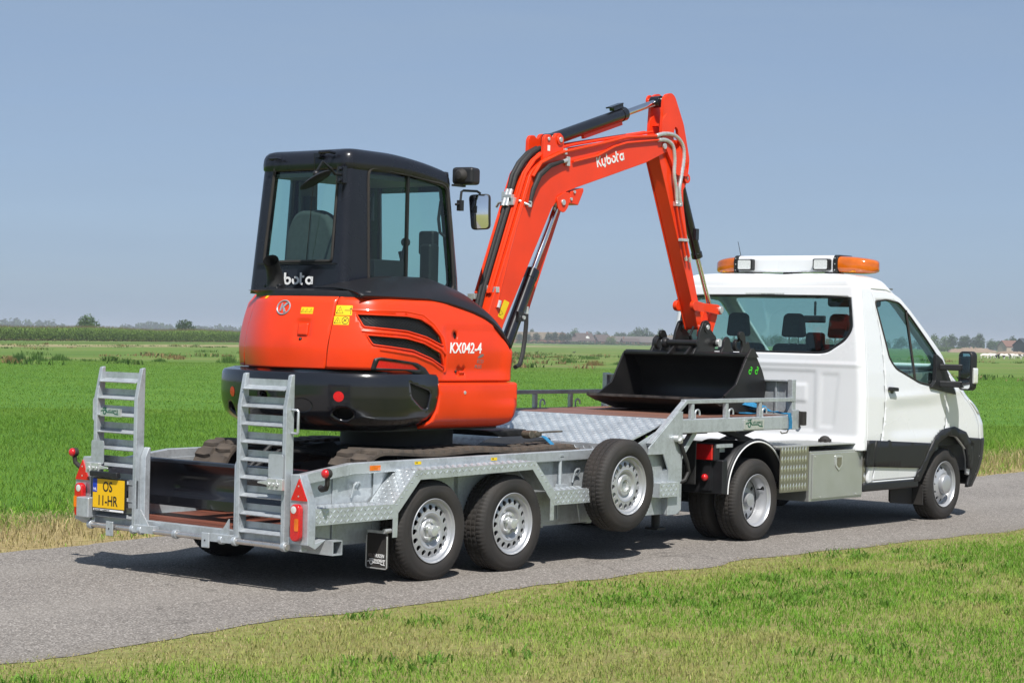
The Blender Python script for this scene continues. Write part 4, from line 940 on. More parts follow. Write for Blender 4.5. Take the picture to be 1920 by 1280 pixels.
tl = np.concatenate([[0], np.cumsum(np.linalg.norm(np.diff(np.vstack([TP, TP[:1]]), axis=0), axis=1))]); TL = tl[-1]
def tpos(s):
    s %= TL; Q = np.vstack([TP, TP[:1]]); p = np.array([np.interp(s, tl, Q[:, i]) for i in (0, 1)]); q = np.array([np.interp((s + .03) % TL, tl, Q[:, i]) for i in (0, 1)]); o = np.array([np.interp((s - .03) % TL, tl, Q[:, i]) for i in (0, 1)])
    d = q - o; d /= np.linalg.norm(d); return p, d, np.array([d[1], -d[0]])
def lug_mesh(sgn):
    mb = MB(); a = .5 * sgn
    P = [(-.045, 0), (.030, 0), (.045, .055), (.035, .165), (-.030, .165), (-.045, .11)]
    P = [(x, y * sgn) for x, y in P]
    v0 = [mb.b.verts.new((x, y, 0)) for x, y in P]; v1 = [mb.b.verts.new((x * .74 , y * .92 + .006 * sgn, .022)) for x, y in P]
    mb.b.faces.new(v1); 
    for i in range(6): mb.b.faces.new((v0[i - 1], v0[i], v1[i], v1[i - 1]))
    return mb.mesh('track_lug')
LUG = [lug_mesh(1), lug_mesh(-1)]
for me in LUG: me.materials.append(MT['trackrub'])
for yc in (.395, 1.735):
    mb = MB(); rows = []
    for (dy, dh) in ((-.172, -.02), (-.172, 0), (.172, 0), (.172, -.02)):
        rows.append([(p[0] + n[0] * dh, yc + dy, p[1] + n[1] * dh) for p, d, n in (tpos(s) for s in np.linspace(0, TL, 200, endpoint=False))])
    mb.grid(rows + rows[:1], closed_v=True); bmesh.ops.remove_doubles(mb.b, verts=mb.b.verts, dist=1e-5); tk = mb.build('crawler_track', 'trackrub', EX, smooth=40)
    N = 52
    for i in range(N):
        for k, (sg, o) in enumerate(((1, 0), (-1, .5))):
            p, d, n = tpos((i + o) * TL / N)
            g = bpy.data.objects.new('track_lug', LUG[k]); COL.objects.link(g); g.parent = tk
            M = Matrix(((d[0], 0, n[0]), (0, 1, 0), (d[1], 0, n[1]))).to_4x4(); M.translation = (p[0] + n[0] * -.001, yc + (.004 if sg > 0 else -.004), p[1] + n[1] * -.001); g.matrix_basis = M
    mb = MB(); mb.lathe([(.17, -.05), (.19, -.03), (.19, .03), (.17, .05), (.0001, .05)], (-.265, yc, .64), 'Y', 30); mb.lathe([(.0001, -.06), (.06, -.06), (.08, -.05), (.17, -.05)], (-.265, yc, .64), 'Y', 30);
    mb.build('track_sprocket', 'under', EX); mb = MB(); mb.lathe([(.0001, -.05), (.18, -.05), (.18, .05), (.0001, .05)], (1.80, yc, .62), 'Y', 30)
    mb.build('track_wheel', 'under', EX)
    for x in (.2, .55, .9, 1.25, 1.55):
        mb = MB(); mb.lathe([(.0001, -.07), (.085, -.07), (.085, .07), (.0001, .07)], (x, yc, .50), 'Y', 20); mb.build('track_roller', 'under', EX)
# dozer blade at the trailer's tail
mb = MB(); rows = []
prof = [(-.955, .775), (-.975, .782), (-.99, .775), (-.992, .755), (-.965, .725), (-.94, .66), (-.93, .58), (-.94, .54), (-.955, .52), (-.965, .455), (-.945, .452), (-.92, .50), (-.905, .54), (-.895, .60), (-.90, .66), (-.92, .735)]
mb.prism(prof, 'XZ', .245, 1.895); mb.prism([(-.99, .775), (-.88, .775), (-.86, .452), (-.975, .452), (-.95, .58)], 'XZ', .235, .2445); mb.prism([(-.99, .775), (-.88, .775), (-.86, .452), (-.975, .452), (-.95, .58)], 'XZ', 1.8955, 1.905)
bl = mb.build('dozer_blade', 'darkpaint', EX, smooth=40)
mb = MB(); mb.box(-.975, -.967, .26, 1.88, .457, .52); mb.build('cutting_edge', 'darkpaint', bl)
mb = MB()
for y in (.80, 1.34): mb.beam((-.9, y, .58), (.1, y, .66), .09, .14)
mb.cyl((-.88, YC, .70), (-.2, YC, .82), .045); mb.cyl((-.2, YC, .82), (.1, YC, .84), .06); mb.tube([(-.85, .95, .72), (-.6, .9, .86), (-.3, .95, .84), (0, 1.0, .8)], .018, 8); mb.tube([(-.85, .98, .72), (-.62, .96, .90), (-.3, 1.0, .86), (0, 1.0, .82)], .018, 8); mb.build('blade_arms', 'under', EX, bevel=.008)
# --- boom, arm, cylinders, bucket (parts of the excavator)
def box_section(name, poly, y0, y1, m, t=.012, bevel=.004, parent=None, inset=.012):
    mb = MB(); mb.prism(poly, 'XZ', y0, y0 + t); mb.prism(poly, 'XZ', y1 - t, y1)
    # web plates between the side plates, set in a little from their edges
    n = len(poly); A = sum(poly[i - 1][0] * poly[i][1] - poly[i][0] * poly[i - 1][1] for i in range(n)); sg = 1 if A > 0 else -1
    inn = []
    for i in range(n):
        a, p, b = Vector(poly[i - 1]), Vector(poly[i]), Vector(poly[(i + 1) % n]); d1 = (p - a).normalized(); d2 = (b - p).normalized()
        nn = (Vector((-d1.y, d1.x)) + Vector((-d2.y, d2.x))).normalized() * sg; q = p + nn * inset; inn.append((q.x, q.y))
    mb.prism(inn, 'XZ', y0 + t + .0005, y1 - t - .0005)
    return mb.build(name, m, parent or EX, bevel=bevel)
boom = [(1.48, 1.50), (1.60, 1.83), (1.89, 2.505), (2.075, 2.945), (2.115, 3.0), (2.24, 3.083), (2.345, 3.148), (2.46, 3.18), (2.69, 3.215), (3.084, 3.29), (3.70, 3.405), (3.86, 3.43), (3.95, 3.41), (3.985, 3.345), (3.955, 3.29), (3.65, 3.173), (3.092, 3.012), (2.698, 2.899), (2.56, 2.855), (2.46, 2.795), (2.374, 2.71), (2.094, 2.249), (1.80, 1.77), (1.68, 1.50)]
BO = box_section('boom', boom, .90, 1.10, 'orange')
lug = round_poly([(2.255, 3.06), (2.262, 3.26), (2.29, 3.295), (2.345, 3.295), (2.36, 3.275), (2.39, 3.275), (2.42, 3.315), (2.475, 3.32), (2.515, 3.285), (2.525, 3.20), (2.52, 3.12)], .02)
for y in (.905, 1.065):
    mb = MB(); mb.prism(lug, 'XZ', y, y + .03); mb.cyl((2.46, y - .012, 3.265), (2.46, y + .042, 3.265), .042, 24); mb.build('cylinder_lug', 'orange', BO, bevel=.003)
mb = MB(); mb.cyl((2.46, .885, 3.265), (2.46, 1.115, 3.265), .021, 18); mb.cyl((3.905, .882, 3.335), (3.905, 1.118, 3.335), .026, 20); mb.cyl((2.50, .875, 2.765), (2.50, 1.125, 2.765), .024, 20); mb.cyl((2.315, .895, 3.26), (2.315, .9045, 3.26), .015, 12); mb.build('boom_pins', 'zinc', BO, bevel=.003)
for y in (.887, 1.085):
    mb = MB(); mb.prism(round_poly([(2.42, 2.80), (2.44, 2.70), (2.52, 2.68), (2.575, 2.735), (2.60, 2.85), (2.52, 2.85)], .03), 'XZ', y, y + .0125 if y < 1 else y + .03); mb.build('cylinder_lug', 'orange', BO, bevel=.003)
mb = MB(); mb.prism([(2.60, 2.765), (2.72, 2.755), (2.79, 2.875), (2.785, 2.90), (2.62, 2.86)], 'XZ', .90, 1.10); mb.build('cylinder_guard_bracket', 'orange', BO, bevel=.006)
for p in ((2.62, .895, 2.80), (2.66, .895, 2.86)):
    mb = MB(); mb.cyl((p[0], .89, p[2]), (p[0], .90, p[2]), .013, 10); mb.build('bolt', 'zinc', BO)
# boom cylinder with its orange guard
mb = MB(); mb.cyl((2.56, 1.0, 2.74), (2.23, 1.0, 2.13), .025, 18); mb.build('boom_cylinder_rod', 'chrome', EX)
mb = MB(); mb.cyl((2.265, 1.0, 2.195), (1.86, 1.0, 1.44), .052, 24); mb.cyl((2.275, 1.0, 2.213), (2.235, 1.0, 2.14), .057, 24); mb.box(2.02, 2.09, .93, .96, 1.80, 1.88); mb.build('boom_cylinder', 'darkpaint', EX, bevel=.004)
mb = MB(); mb.beam((2.665, 1.06, 2.72), (2.245, 1.06, 1.835), .055, .012, up=(0, 1, 0)); mb.beam((2.69, 1.09, 2.72), (2.27, 1.09, 1.835), .012, .06, up=(0, 1, 0)); mb.build('cylinder_guard', 'orange', EX, bevel=.003)
mb = MB(); mb.tube([(2.19, .99, 1.86), (2.185, .985, 1.78), (2.165, .98, 1.66), (2.12, .96, 1.55), (2.06, .94, 1.46), (1.98, .92, 1.44)], .018, 8); mb.tube([(2.10, 1.05, 1.86), (2.05, 1.06, 1.7), (1.93, 1.04, 1.5)], .018, 8); mb.build('cylinder_hose', 'hose', EX)
mb = MB(); mb.cyl((2.195, .99, 1.92), (2.19, .99, 1.84), .016, 10); mb.cyl((2.07, .925, 1.83), (2.07, .91, 1.83), .016, 10); mb.build('hose_fitting', 'zinc', EX)
# arm cylinder on top of the boom
d = Vector((3.925 - 2.46, 0, 3.72 - 3.265)).normalized(); A0 = Vector((2.46, 1.0, 3.265))
mb = MB(); mb.cyl(A0 + d * .0, A0 + d * 1.03, .054, 24); mb.cyl(A0 + d * .985, A0 + d * 1.045, .060, 24); mb.box(-.07, .07, -.025, .025, .055, .085, Matrix.Translation(A0 + d * .95) @ d.to_track_quat('X', 'Z').to_matrix().to_4x4()); mb.box(-.09, .09, -.03, .03, .085, .098, Matrix.Translation(A0 + d * .93) @ d.to_track_quat('X', 'Z').to_matrix().to_4x4()); mb.cyl(A0 + Vector((0, -.055, 0)), A0 + Vector((0, .055, 0)), .055, 20); mb.build('arm_cylinder', 'darkpaint', EX, bevel=.003)
mb = MB(); mb.cyl(A0 + d * 1.03, A0 + d * 1.50, .028, 20); mb.build('arm_cylinder_rod', 'chrome', EX)
mb = MB(); E_ = A0 + d * 1.535; mb.cyl(E_ + Vector((0, -.05, 0)), E_ + Vector((0, .05, 0)), .05, 20); mb.build('rod_eye', 'darkpaint', EX, bevel=.004)
mb = MB(); mb.beam(A0 + d * .45 + Vector((0, 0, -.07)), A0 + d * 1.0 + Vector((0, 0, -.072)), .03, .03); mb.build('cylinder_pipe', 'orange', EX)
# arm
armlow = [(3.872, 3.245), (4.48, 1.90), (4.535, 1.775), (4.575, 1.76), (4.60, 1.80), (4.57, 1.90), (4.375, 2.40), (4.262, 2.85), (4.252, 2.98), (4.29, 3.03), (4.318, 3.09), (4.30, 3.21), (4.24, 3.40), (3.90, 3.42), (3.858, 3.33)]
AR = box_section('arm', armlow, .925, 1.075, 'orange')
armtop = [(3.868, 3.40), (3.862, 3.48), (3.885, 3.745), (3.935, 3.785), (3.995, 3.80), (4.05, 3.772), (4.19, 3.545), (4.29, 3.25), (4.27, 3.10), (4.10, 3.10)]
hole = [(4.06, 3.52), (4.03, 3.42), (4.07, 3.33), (4.12, 3.30), (4.14, 3.36), (4.10, 3.50)]
for y in (.921, 1.051):
    me = patch(round_poly(armtop, .03), [round_poly(hole, .03)], .05, lambda a, b: Vector((a, y, b)))
    me.build('arm_plate', 'orange', AR, solid=-.028 if False else .028, bevel=.003)
mb = MB(); mb.box(3.88, 4.0, .949, 1.051, 3.42, 3.44); mb.beam((3.90, 1.0, 3.52), (3.98, 1.0, 3.52), .10, .02); mb.build('arm_web', 'orange', AR, bevel=.002)
mb = MB(); mb.cyl((3.945, .90, 3.735), (3.945, 1.10, 3.735), .022, 18); mb.cyl((4.285, .905, 3.085), (4.285, 1.095, 3.085), .022, 18); mb.build('arm_pins', 'zinc', AR, bevel=.003)
mb = MB()
for y in (.905, 1.08): mb.cyl((3.945, y, 3.735), (3.945, y + .016, 3.735), .05, 24); mb.cyl((4.285, y, 3.085), (4.285, y + .016, 3.085), .042, 24)
mb.build('pin_boss', 'orange', AR, bevel=.003)
mb = MB(); mb.prism(round_poly([(4.125, 3.465), (4.185, 3.50), (4.25, 3.39), (4.215, 3.315)], .006), 'XZ', .9195, .9205); mb.build('arm_sticker', 'yellow', AR)
mb = MB(); mb.prism(round_poly([(1.80, 1.965), (1.862, 1.945), (1.785, 1.81), (1.725, 1.835)], .006), 'XZ', .8985, .8995); st_ = mb.build('warning_sticker', 'yellow', BO)
mb = MB(); strokes(mb, frame((1.76, .8982, 1.86), (.96, 0, .28), (-.28, 0, .96)), [[(-.02, -.012), (.0, .03), (.022, -.012), (-.02, -.012)], [(0, .045), (.02, .06), (.01, .075)]], .004, .0005); mb.build('sticker_print', 'black', st_, smooth=0)
mb = MB(); mb.box(2.305, 2.338, .9035, .9045, 3.165, 3.21); mb.build('small_label', 'whitep', BO)
kubota('maker_lettering', frame((2.965, .899, 3.082), (.407, 0, .101), (-.101, 0, .407)), .088, BO, 'whitep', .18)
# bucket cylinder in front of the arm
mb = MB(); mb.cyl((4.285, 1.0, 3.085), (4.60, 1.0, 2.42), .043, 20); mb.cyl((4.585, 1.0, 2.455), (4.605, 1.0, 2.41), .05, 20); mb.cyl((4.285, .955, 3.085), (4.285, 1.045, 3.085), .05, 18); mb.box(4.47, 4.52, .93, .96, 2.56, 2.66); mb.build('bucket_cylinder', 'darkpaint', EX, bevel=.003)
mb = MB(); mb.cyl((4.60, 1.0, 2.42), (4.83, 1.0, 1.96), .022, 18); mb.build('bucket_cylinder_rod', 'chrome', EX)
for y in (.898, 1.078):
    mb = MB(); mb.prism(round_poly([(4.39, 1.99), (4.42, 2.03), (4.60, 2.005), (4.80, 2.0), (4.87, 1.975), (4.87, 1.915), (4.80, 1.91), (4.60, 1.935), (4.43, 1.93)], .02), 'XZ', y, y + .024); mb.cyl((4.435, y - .01, 1.98), (4.435, y + .03, 1.98), .045, 20); mb.build('bucket_link', 'orange', EX, bevel=.004)
for y in (.94, 1.03):
    mb = MB(); mb.prism(round_poly([(4.79, 1.99), (4.87, 1.96), (4.85, 1.88), (4.76, 1.70), (4.70, 1.71), (4.74, 1.86)], .02), 'XZ', y, y + .03); mb.build('tipping_link', 'orange', EX, bevel=.004)
mb = MB(); mb.cyl((4.835, .88, 1.955), (4.835, 1.12, 1.955), .032, 18); mb.build('link_pins', 'zinc', EX, bevel=.003)
# pipes and hoses
def tubes(name, paths, r, m, parent, n=8):
    mb = MB()
    for P in paths: mb.tube(P, r, n)
    return mb.build(name, m, parent)
back = [(1.70, 2.0), (1.89, 2.455), (2.06, 2.86), (2.10, 2.95), (2.20, 3.055), (2.33, 3.135)]
def offp(P, e):
    out = []
    for i, p in enumerate(P):
        a, b = Vector(P[max(0, i - 1)]), Vector(P[min(len(P) - 1, i + 1)]); d = (b - a).normalized(); out.append(Vector(p) + Vector((-d.y, d.x)) * e)
    return out
for y, e, i1 in ((1.085, .03, 6), (.935, .035, 6), (.965, .03, 6), (.905, .03, 5)):
    P = [(q.x, y, q.y) for q in offp(back, e)][:i1]
    if y == .905: P = [(1.70, y, 1.90)] + [(q.x, y, q.y) for q in offp([(1.80, 2.15), (1.87, 2.36), (1.93, 2.52), (2.06, 2.82), (2.105, 2.93)], .012)]
    tubes('boom_pipe', [P], .0125, 'orange', BO)
tubes('boom_pipe', [[(2.105, .888, 2.945), (2.2, .885, 3.06), (2.418, .885, 3.146), (2.50, .885, 3.172), (2.914, .885, 3.262), (3.346, .885, 3.362), (3.78, .885, 3.41)]], .014, 'orange', BO)
tubes('boom_pipe', [[(2.62, .888, 3.10), (2.945, .888, 3.175), (3.173, .888, 3.268), (3.35, .888, 3.315), (3.80, .888, 3.378)]], .011, 'orange', BO)
tubes('boom_pipe', [[(2.33, 1.08, 3.165), (2.7, 1.08, 3.25), (3.3, 1.05, 3.36), (3.80, 1.03, 3.45)], [(2.33, .94, 3.165), (2.7, .94, 3.25), (3.3, .95, 3.36), (3.80, .95, 3.45)]], .012, 'orange', BO)
tubes('boom_hose', [[(q.x, y, q.y) for q in offp([(1.66, 1.86), (1.72, 2.04), (1.80, 2.24), (1.90, 2.48), (1.985, 2.68)], .045)] for y in (1.0, 1.035)], .019, 'hose', BO, 10)
tubes('boom_hose', [[(q.x, y, q.y) for q in offp([(2.03, 2.80), (2.08, 2.93), (2.15, 3.02), (2.25, 3.10), (2.36, 3.15)], .045)] for y in (1.01, 1.045)], [.016, .022, .024, .024, .022], 'hose', BO, 10)
tubes('boom_hose', [[(2.055, .872, 2.72), (2.095, .872, 2.84), (2.17, .872, 2.958), (2.30, .872, 3.043), (2.47, .875, 3.092)]], [.015, .021, .023, .021, .014], 'hose', BO, 10)
tubes('thin_hose', [[(1.95, 1.085, 2.66), (1.935, 1.09, 2.60), (1.92, 1.10, 2.52), (1.86, 1.10, 2.40), (1.78, 1.10, 2.2), (1.68, 1.10, 1.98), (1.60, 1.10, 1.82)]], .010, 'hose', BO)
mb = MB()
for y in (1.0, 1.035):
    for (a, c) in ((1.975, 2.715), (2.005, 2.785)): 
        P = offp([(a - .012, c - .03), (a + .014, c + .035)], .045); mb.cyl((P[0].x, y, P[0].y), (P[1].x, y, P[1].y), .019, 10)
mb.tube([(1.955, 1.13, 2.70), (1.945, 1.10, 2.73), (1.955, 1.0, 2.755), (2.0, .93, 2.745), (2.045, .875, 2.715), (2.06, .868, 2.72)], .012, 8)
mb.build('hose_guide', 'zinc', BO, bevel=.003)
for (x, z, y, a_, b_) in ((1.955, 2.765, 1.0, .022, .03), (1.975, 2.79, 1.045, .022, .03), (1.955, 2.74, .98, .022, .03), (1.70, 2.05, 1.01, .02, .022), (1.64, 1.985, 1.09, .02, .022), (1.715, 2.04, .93, .02, .022)):
    mb = MB(); mb.box(x - a_, x + a_, y - .035, y + .035, z - b_, z + b_); mb.build('pipe_clamp', 'zinc', BO, bevel=.003)
for p, q in (((2.055, .872, 2.70), (2.062, .872, 2.745)), ((2.47, .875, 3.09), (2.53, .88, 3.105)), ((1.715, .89, 1.90), (1.735, .89, 1.955))):
    mb = MB(); mb.cyl(p, q, .016, 10); mb.build('hose_fitting', 'zinc', BO)
mb = MB(); mb.box(2.53, 2.57, .875, .8995, 3.06, 3.135); mb.build('pipe_clamp', 'zinc', BO, bevel=.003)
mb = MB(); mb.box(2.50, 2.53, .875, .8995, 3.15, 3.20); mb.build('pipe_clamp', 'zinc', BO, bevel=.003)
s1 = [(3.767, .885, 3.41), (3.889, .885, 3.44), (4.046, .885, 3.437), (4.158, .885, 3.375), (4.193, .887, 3.272), (4.167, .89, 3.107), (4.139, .89, 2.979), (4.165, .893, 2.854)]
s2 = [(3.80, .885, 3.378), (3.922, .885, 3.386), (4.017, .885, 3.345), (4.052, .887, 3.242), (4.056, .89, 3.099), (4.092, .892, 2.976), (4.111, .893, 2.86)]
def smooth_path(P, k=4):
    P = [Vector(p) for p in P]; out = []
    for i in range(len(P) - 1):
        p0, p1, p2, p3 = P[max(0, i - 1)], P[i], P[i + 1], P[min(len(P) - 1, i + 2)]
        for j in range(k):
            t = j / k; out.append(.5 * ((2 * p1) + (p2 - p0) * t + (2 * p0 - 5 * p1 + 4 * p2 - p3) * t * t + (3 * p1 - p0 - 3 * p2 + p3) * t ** 3))
    return out + [P[-1]]
mb = MB()
for P in (s1, s2):
    Q = smooth_path(P, 12); mb.tube(Q, [.0155 if i % 2 else .0185 for i in range(len(Q))], 10)
mb.build('steel_spiral_hose', 'zinc', AR)
tubes('arm_pipe', [[(4.115, .90, 2.84), (4.15, .90, 2.72), (4.27, .90, 2.40)], [(4.168, .90, 2.83), (4.20, .90, 2.73), (4.33, .90, 2.40)]], .011, 'orange', AR)
for q in ((4.10, 4.19, .885, .924, 2.835, 2.875), (4.19, 4.30, .885, .924, 2.535, 2.56)):
    mb = MB(); mb.box(*q); mb.build('pipe_clamp', 'zinc', AR, bevel=.003)
for p, q in (((4.27, .90, 2.41), (4.285, .90, 2.37)), ((4.33, .90, 2.41), (4.345, .90, 2.36))):
    mb = MB(); mb.cyl(p, q, .014, 8); mb.build('pipe_fitting', 'zinc', AR)
mb = MB(); mb.cyl((4.47, 1.076, 2.0), (4.47, 1.11, 2.0), .04, 16); mb.build('pin_boss', 'orange', AR, bevel=.004)
# boom foot: swing bracket
mb = MB(); mb.prism([(1.30, 1.15), (1.75, 1.25), (1.72, 1.62), (1.55, 1.75), (1.30, 1.5)], 'XZ', .85, .895); mb.prism([(1.30, 1.15), (1.75, 1.25), (1.72, 1.62), (1.55, 1.75), (1.30, 1.5)], 'XZ', 1.105, 1.15); mb.cyl((1.35, 1.0, 1.05), (1.35, 1.0, 1.55), .12, 20); mb.box(1.0, 1.4, .7, 1.3, 1.06, 1.4); mb.build('swing_bracket', 'orange', EX, bevel=.01)
# --- coupler and bucket
BK = part_empty('bucket', EX, (4.4, .98, 1.06))
outer = [(4.385, 1.552), (4.44, 1.585), (4.545, 1.548), (4.64, 1.43), (4.69, 1.335), (4.70, 1.26), (4.685, 1.19), (4.64, 1.11), (4.565, 1.062), (4.45, 1.056), (4.28, 1.062), (4.05, 1.12), (3.865, 1.185)]
inner = [(3.865, 1.197), (4.05, 1.136), (4.283, 1.08), (4.45, 1.073), (4.555, 1.079), (4.627, 1.125), (4.668, 1.195), (4.683, 1.26), (4.674, 1.33), (4.625, 1.42), (4.535, 1.532), (4.44, 1.568), (4.39, 1.540)]
mb = MB(); mb.prism(outer + inner, 'XZ', .335, 1.62); mb.build('bucket_shell', 'blacksteel', BK, smooth=40)
side = outer + [(4.03, 1.20), (4.215, 1.295)]
for y in (.318, 1.6205):
    mb = MB(); mb.prism(side, 'XZ', y, y + .0165); mb.build('side_plate', 'blacksteel', BK, bevel=.003)
mb = MB(); mb.beam((4.04, .315, 1.21), (4.215, .315, 1.30), .018, .02); mb.beam((4.215, .315, 1.30), (4.39, .315, 1.55), .018, .02); mb.beam((4.39, .3345, 1.56), (4.39, 1.62, 1.56), .022, .022); mb.prism([(4.36, 1.54), (4.43, 1.62), (4.47, 1.62), (4.55, 1.545)], 'XZ', .30, .317); mb.build('edge_bars', 'blacksteel', BK, bevel=.003)
mb = MB(); mb.prism([(3.86, 1.178), (3.862, 1.2), (4.0, 1.158), (4.0, 1.128)], 'XZ', .32, 1.635); mb.build('cutting_edge', 'worn', BK)
for x in (4.40, 4.50):
    mb = MB(); F_ = frame((x + .015, .3165, 1.395), (.78, 0, 0), (0, 0, .78)) @ Matrix.Diagonal((.8, .8, 1, 1)); strokes(mb, F_, [arc(.03, .03, .022, 40, 330, 10), [(.05, .05), (.075, .075)], [(.055, .03), (.05, .055), (.07, .05)], [(.04, .075), (.06, .085)]], .011, .001); mb.build('green_mark', 'limep', BK, smooth=0)
# hooks on the bucket's back
hk = [(4.42, 1.55), (4.46, 1.63), (4.45, 1.68), (4.405, 1.70), (4.395, 1.735), (4.42, 1.765), (4.47, 1.76), (4.50, 1.72), (4.505, 1.655), (4.55, 1.68), (4.62, 1.55)]
crv = arc(4.43, 1.645, .055, 60, 270, 10) + [(4.43, 1.612)] + arc(4.43, 1.645, .030, 270, 60, 8)
for y in (1.245, .42):
    mb = MB(); mb.prism(round_poly(hk, .012), 'XZ', y - .012, y + .012); mb.prism(crv, 'XZ', y + .013, y + .045); mb.build('hook_bracket', 'blacksteel', BK, bevel=.003)
hk2 = [(4.40, 1.545), (4.46, 1.62), (4.47, 1.68), (4.52, 1.72), (4.56, 1.70), (4.58, 1.64), (4.66, 1.53)]
for y in (.62, 1.36):
    mb = MB(); mb.prism(round_poly(hk2, .015), 'XZ', y - .012, y + .012); mb.build('hook_bracket', 'blacksteel', BK, bevel=.003)
CP = part_empty('quick_coupler', EX, (4.57, 1.0, 1.6))
for y in (.86, 1.115):
    mb = MB(); mb.prism(round_poly([(4.36, 1.55), (4.44, 1.66), (4.47, 1.76), (4.52, 1.845), (4.58, 1.86), (4.625, 1.82), (4.64, 1.755), (4.72, 1.72), (4.74, 1.66), (4.70, 1.60), (4.72, 1.54)], .02), 'XZ', y, y + .025); mb.cyl((4.575, y - .008, 1.795), (4.575, y + .033, 1.795), .05, 20); mb.build('coupler_plate', 'blacksteel', CP, bevel=.004)
mb = MB(); mb.cyl((4.41, .84, 1.655), (4.41, 1.17, 1.655), .027, 16); mb.cyl((4.70, .82, 1.655), (4.70, 1.18, 1.655), .03, 16); mb.box(4.42, 4.68, .89, 1.11, 1.552, 1.60); mb.prism([(4.30, 1.555), (4.44, 1.66), (4.48, 1.66), (4.42, 1.555)], 'XZ', .90, .92); mb.prism([(4.30, 1.555), (4.44, 1.66), (4.48, 1.66), (4.42, 1.555)], 'XZ', 1.08, 1.10)
mb.lathe([(.0001, -.02), (.04, -.02), (.05, 0), (.05, .02), (.0001, .02)], (4.41, 1.18, 1.65), 'Y', 18); mb.tube([(4.47, .93, 1.80), (4.44, .95, 1.72), (4.50, .97, 1.64), (4.58, .98, 1.66)], .012, 8); mb.tube([(4.66, .90, 1.78), (4.72, .90, 1.74), (4.74, .92, 1.65)], .012, 8); mb.build('coupler_bars', 'blacksteel', CP, bevel=.003)
mb = MB(); mb.cyl((4.575, .845, 1.795), (4.575, 1.155, 1.795), .022, 16); mb.cyl((4.70, .80, 1.66), (4.70, .83, 1.66), .036, 16); mb.build('coupler_pins', 'zinc', CP, bevel=.004)
# ================================================================== WHITE PICKUP TRACTOR
TK = thing('tow_truck', 'white cab truck with amber light bar coupled under the front of the trailer', 'truck', (5.8, 1.03, 0.0075), tilt=TILT)
TYR = lerp_table([(.35, -.01), (.6, -.04), (.85, -.052), (1.2, -.052), (1.42, -.04), (1.7, -.012), (2.0, .026), (2.2, .062)])
TXF = lerp_table([(.30, 8.30), (.42, 8.40), (.55, 8.45), (.75, 8.46), (.92, 8.42), (1.02, 8.33), (1.10, 8.20), (1.18, 8.04), (1.26, 7.87), (1.34, 7.70), (1.40, 7.57), (1.44, 7.50), (1.58, 7.32), (1.78, 7.045), (2.0, 6.75), (2.12, 6.585), (2.2, 6.45)])
TRF = lerp_table([(.3, .40), (1.0, .40), (1.2, .33), (1.42, .16), (1.6, .12), (2.2, .12)])
TXR = lerp_table([(.35, 5.755), (.75, 5.745), (1.5, 5.745), (2.0, 5.77), (2.2, 5.80)])
def tbump(x, y, z, n):
    d = 0.0
    if n[1] < -.6:      # right side: scooped door, belt crease
        d -= .012 * sstep(6.02, 6.45, x) * sstep(7.55, 6.95, x) * sstep(.78, .90, z) * sstep(1.18, 1.08, z - .03 * (x - 6.6))
        d += .006 * math.exp(-((z - 1.205 - .04 * (x - 6.6)) / .03) ** 2) * sstep(6.05, 6.3, x)
    if n[0] < -.6:      # rear wall: pressed panels
        def rr_(y0, y1, z0, z1, w): return sstep(y0 - w, y0 + w, y) * sstep(y1 + w, y1 - w, y) * sstep(z0 - w, z0 + w, z) * sstep(z1 + w, z1 - w, z)
        d -= .007 * rr_(.45, 1.60, .88, 1.42, .014); d += .008 * rr_(.54, 1.50, 1.14, 1.30, .012)
        d -= .005 * rr_(.205 + (1.4 - z) * .10, .385 + (1.4 - z) * .02, .92, 1.40, .018)
        d += .006 * rr_(-.2, 2.3, 1.475, 1.50, .012)
        d += .04 * sstep(.86, .74, z)
        rec = rr_(.045, 2.015, 1.555, 2.155, .02); d -= .0
    return d
TL_ = Loft(TXR, TXF, TYR, lambda z: 2.06 - TYR(z), lambda z: .075, TRF, tbump)
RX = lambda pts: [(TL_.uright(x, z), z) for x, z in pts]
LX = lambda pts: [(TL_.uleft(x, z), z) for x, z in pts]
arch_in = [(6.89, .40), (7.03, .61), (7.20, .76), (7.385, .822), (7.575, .80), (7.77, .685), (7.86, .52), (7.88, .30)]
arch_out = [(6.765, .405), (6.955, .632), (7.13, .82), (7.315, .887), (7.50, .902), (7.74, .845), (7.90, .70), (7.935, .48)]
door = [(5.985, .44), (6.80, .44), (6.90, .56), (7.04, .73), (7.19, .838), (7.325, .885), (7.335, 1.05), (7.322, 1.22), (7.40, 1.40), (7.295, 1.575), (7.0, 1.80), (6.72, 2.00), (6.56, 2.105), (6.45, 2.145), (6.30, 2.17), (6.03, 2.175)]
def grow(P, e): 
    out = []
    for i in range(len(P)):
        a, p, b = Vector(P[i - 1]), Vector(P[i]), Vector(P[(i + 1) % len(P)]); d1 = (p - a).normalized(); d2 = (b - p).normalized(); n = (Vector((d1.y, -d1.x)) + Vector((d2.y, -d2.x))); n = n.normalized() if n.length > 1e-6 else Vector((d1.y, -d1.x)); q = p + n * e; out.append((q.x, q.y))
    return out
swin = round_poly([(6.065, 2.07), (6.30, 2.088), (6.52, 2.068), (6.72, 1.935), (6.98, 1.735), (7.20, 1.56), (7.15, 1.285), (6.80, 1.33), (6.62, 1.385), (6.36, 1.46), (6.25, 1.55)], .05, 5)
rwin = round_poly([(.085, 2.095), (.082, 1.80), (.15, 1.70), (.33, 1.59), (.42, 1.578), (1.64, 1.578), (1.73, 1.59), (1.91, 1.70), (1.978, 1.80), (1.975, 2.095), (1.7, 2.112), (1.03, 2.118), (.36, 2.112)], .05, 4)
rwin = [(TL_.urear(max(TYR(z) + .076, min(2.06 - TYR(z) - .076, y)), z), z) for y, z in rwin]
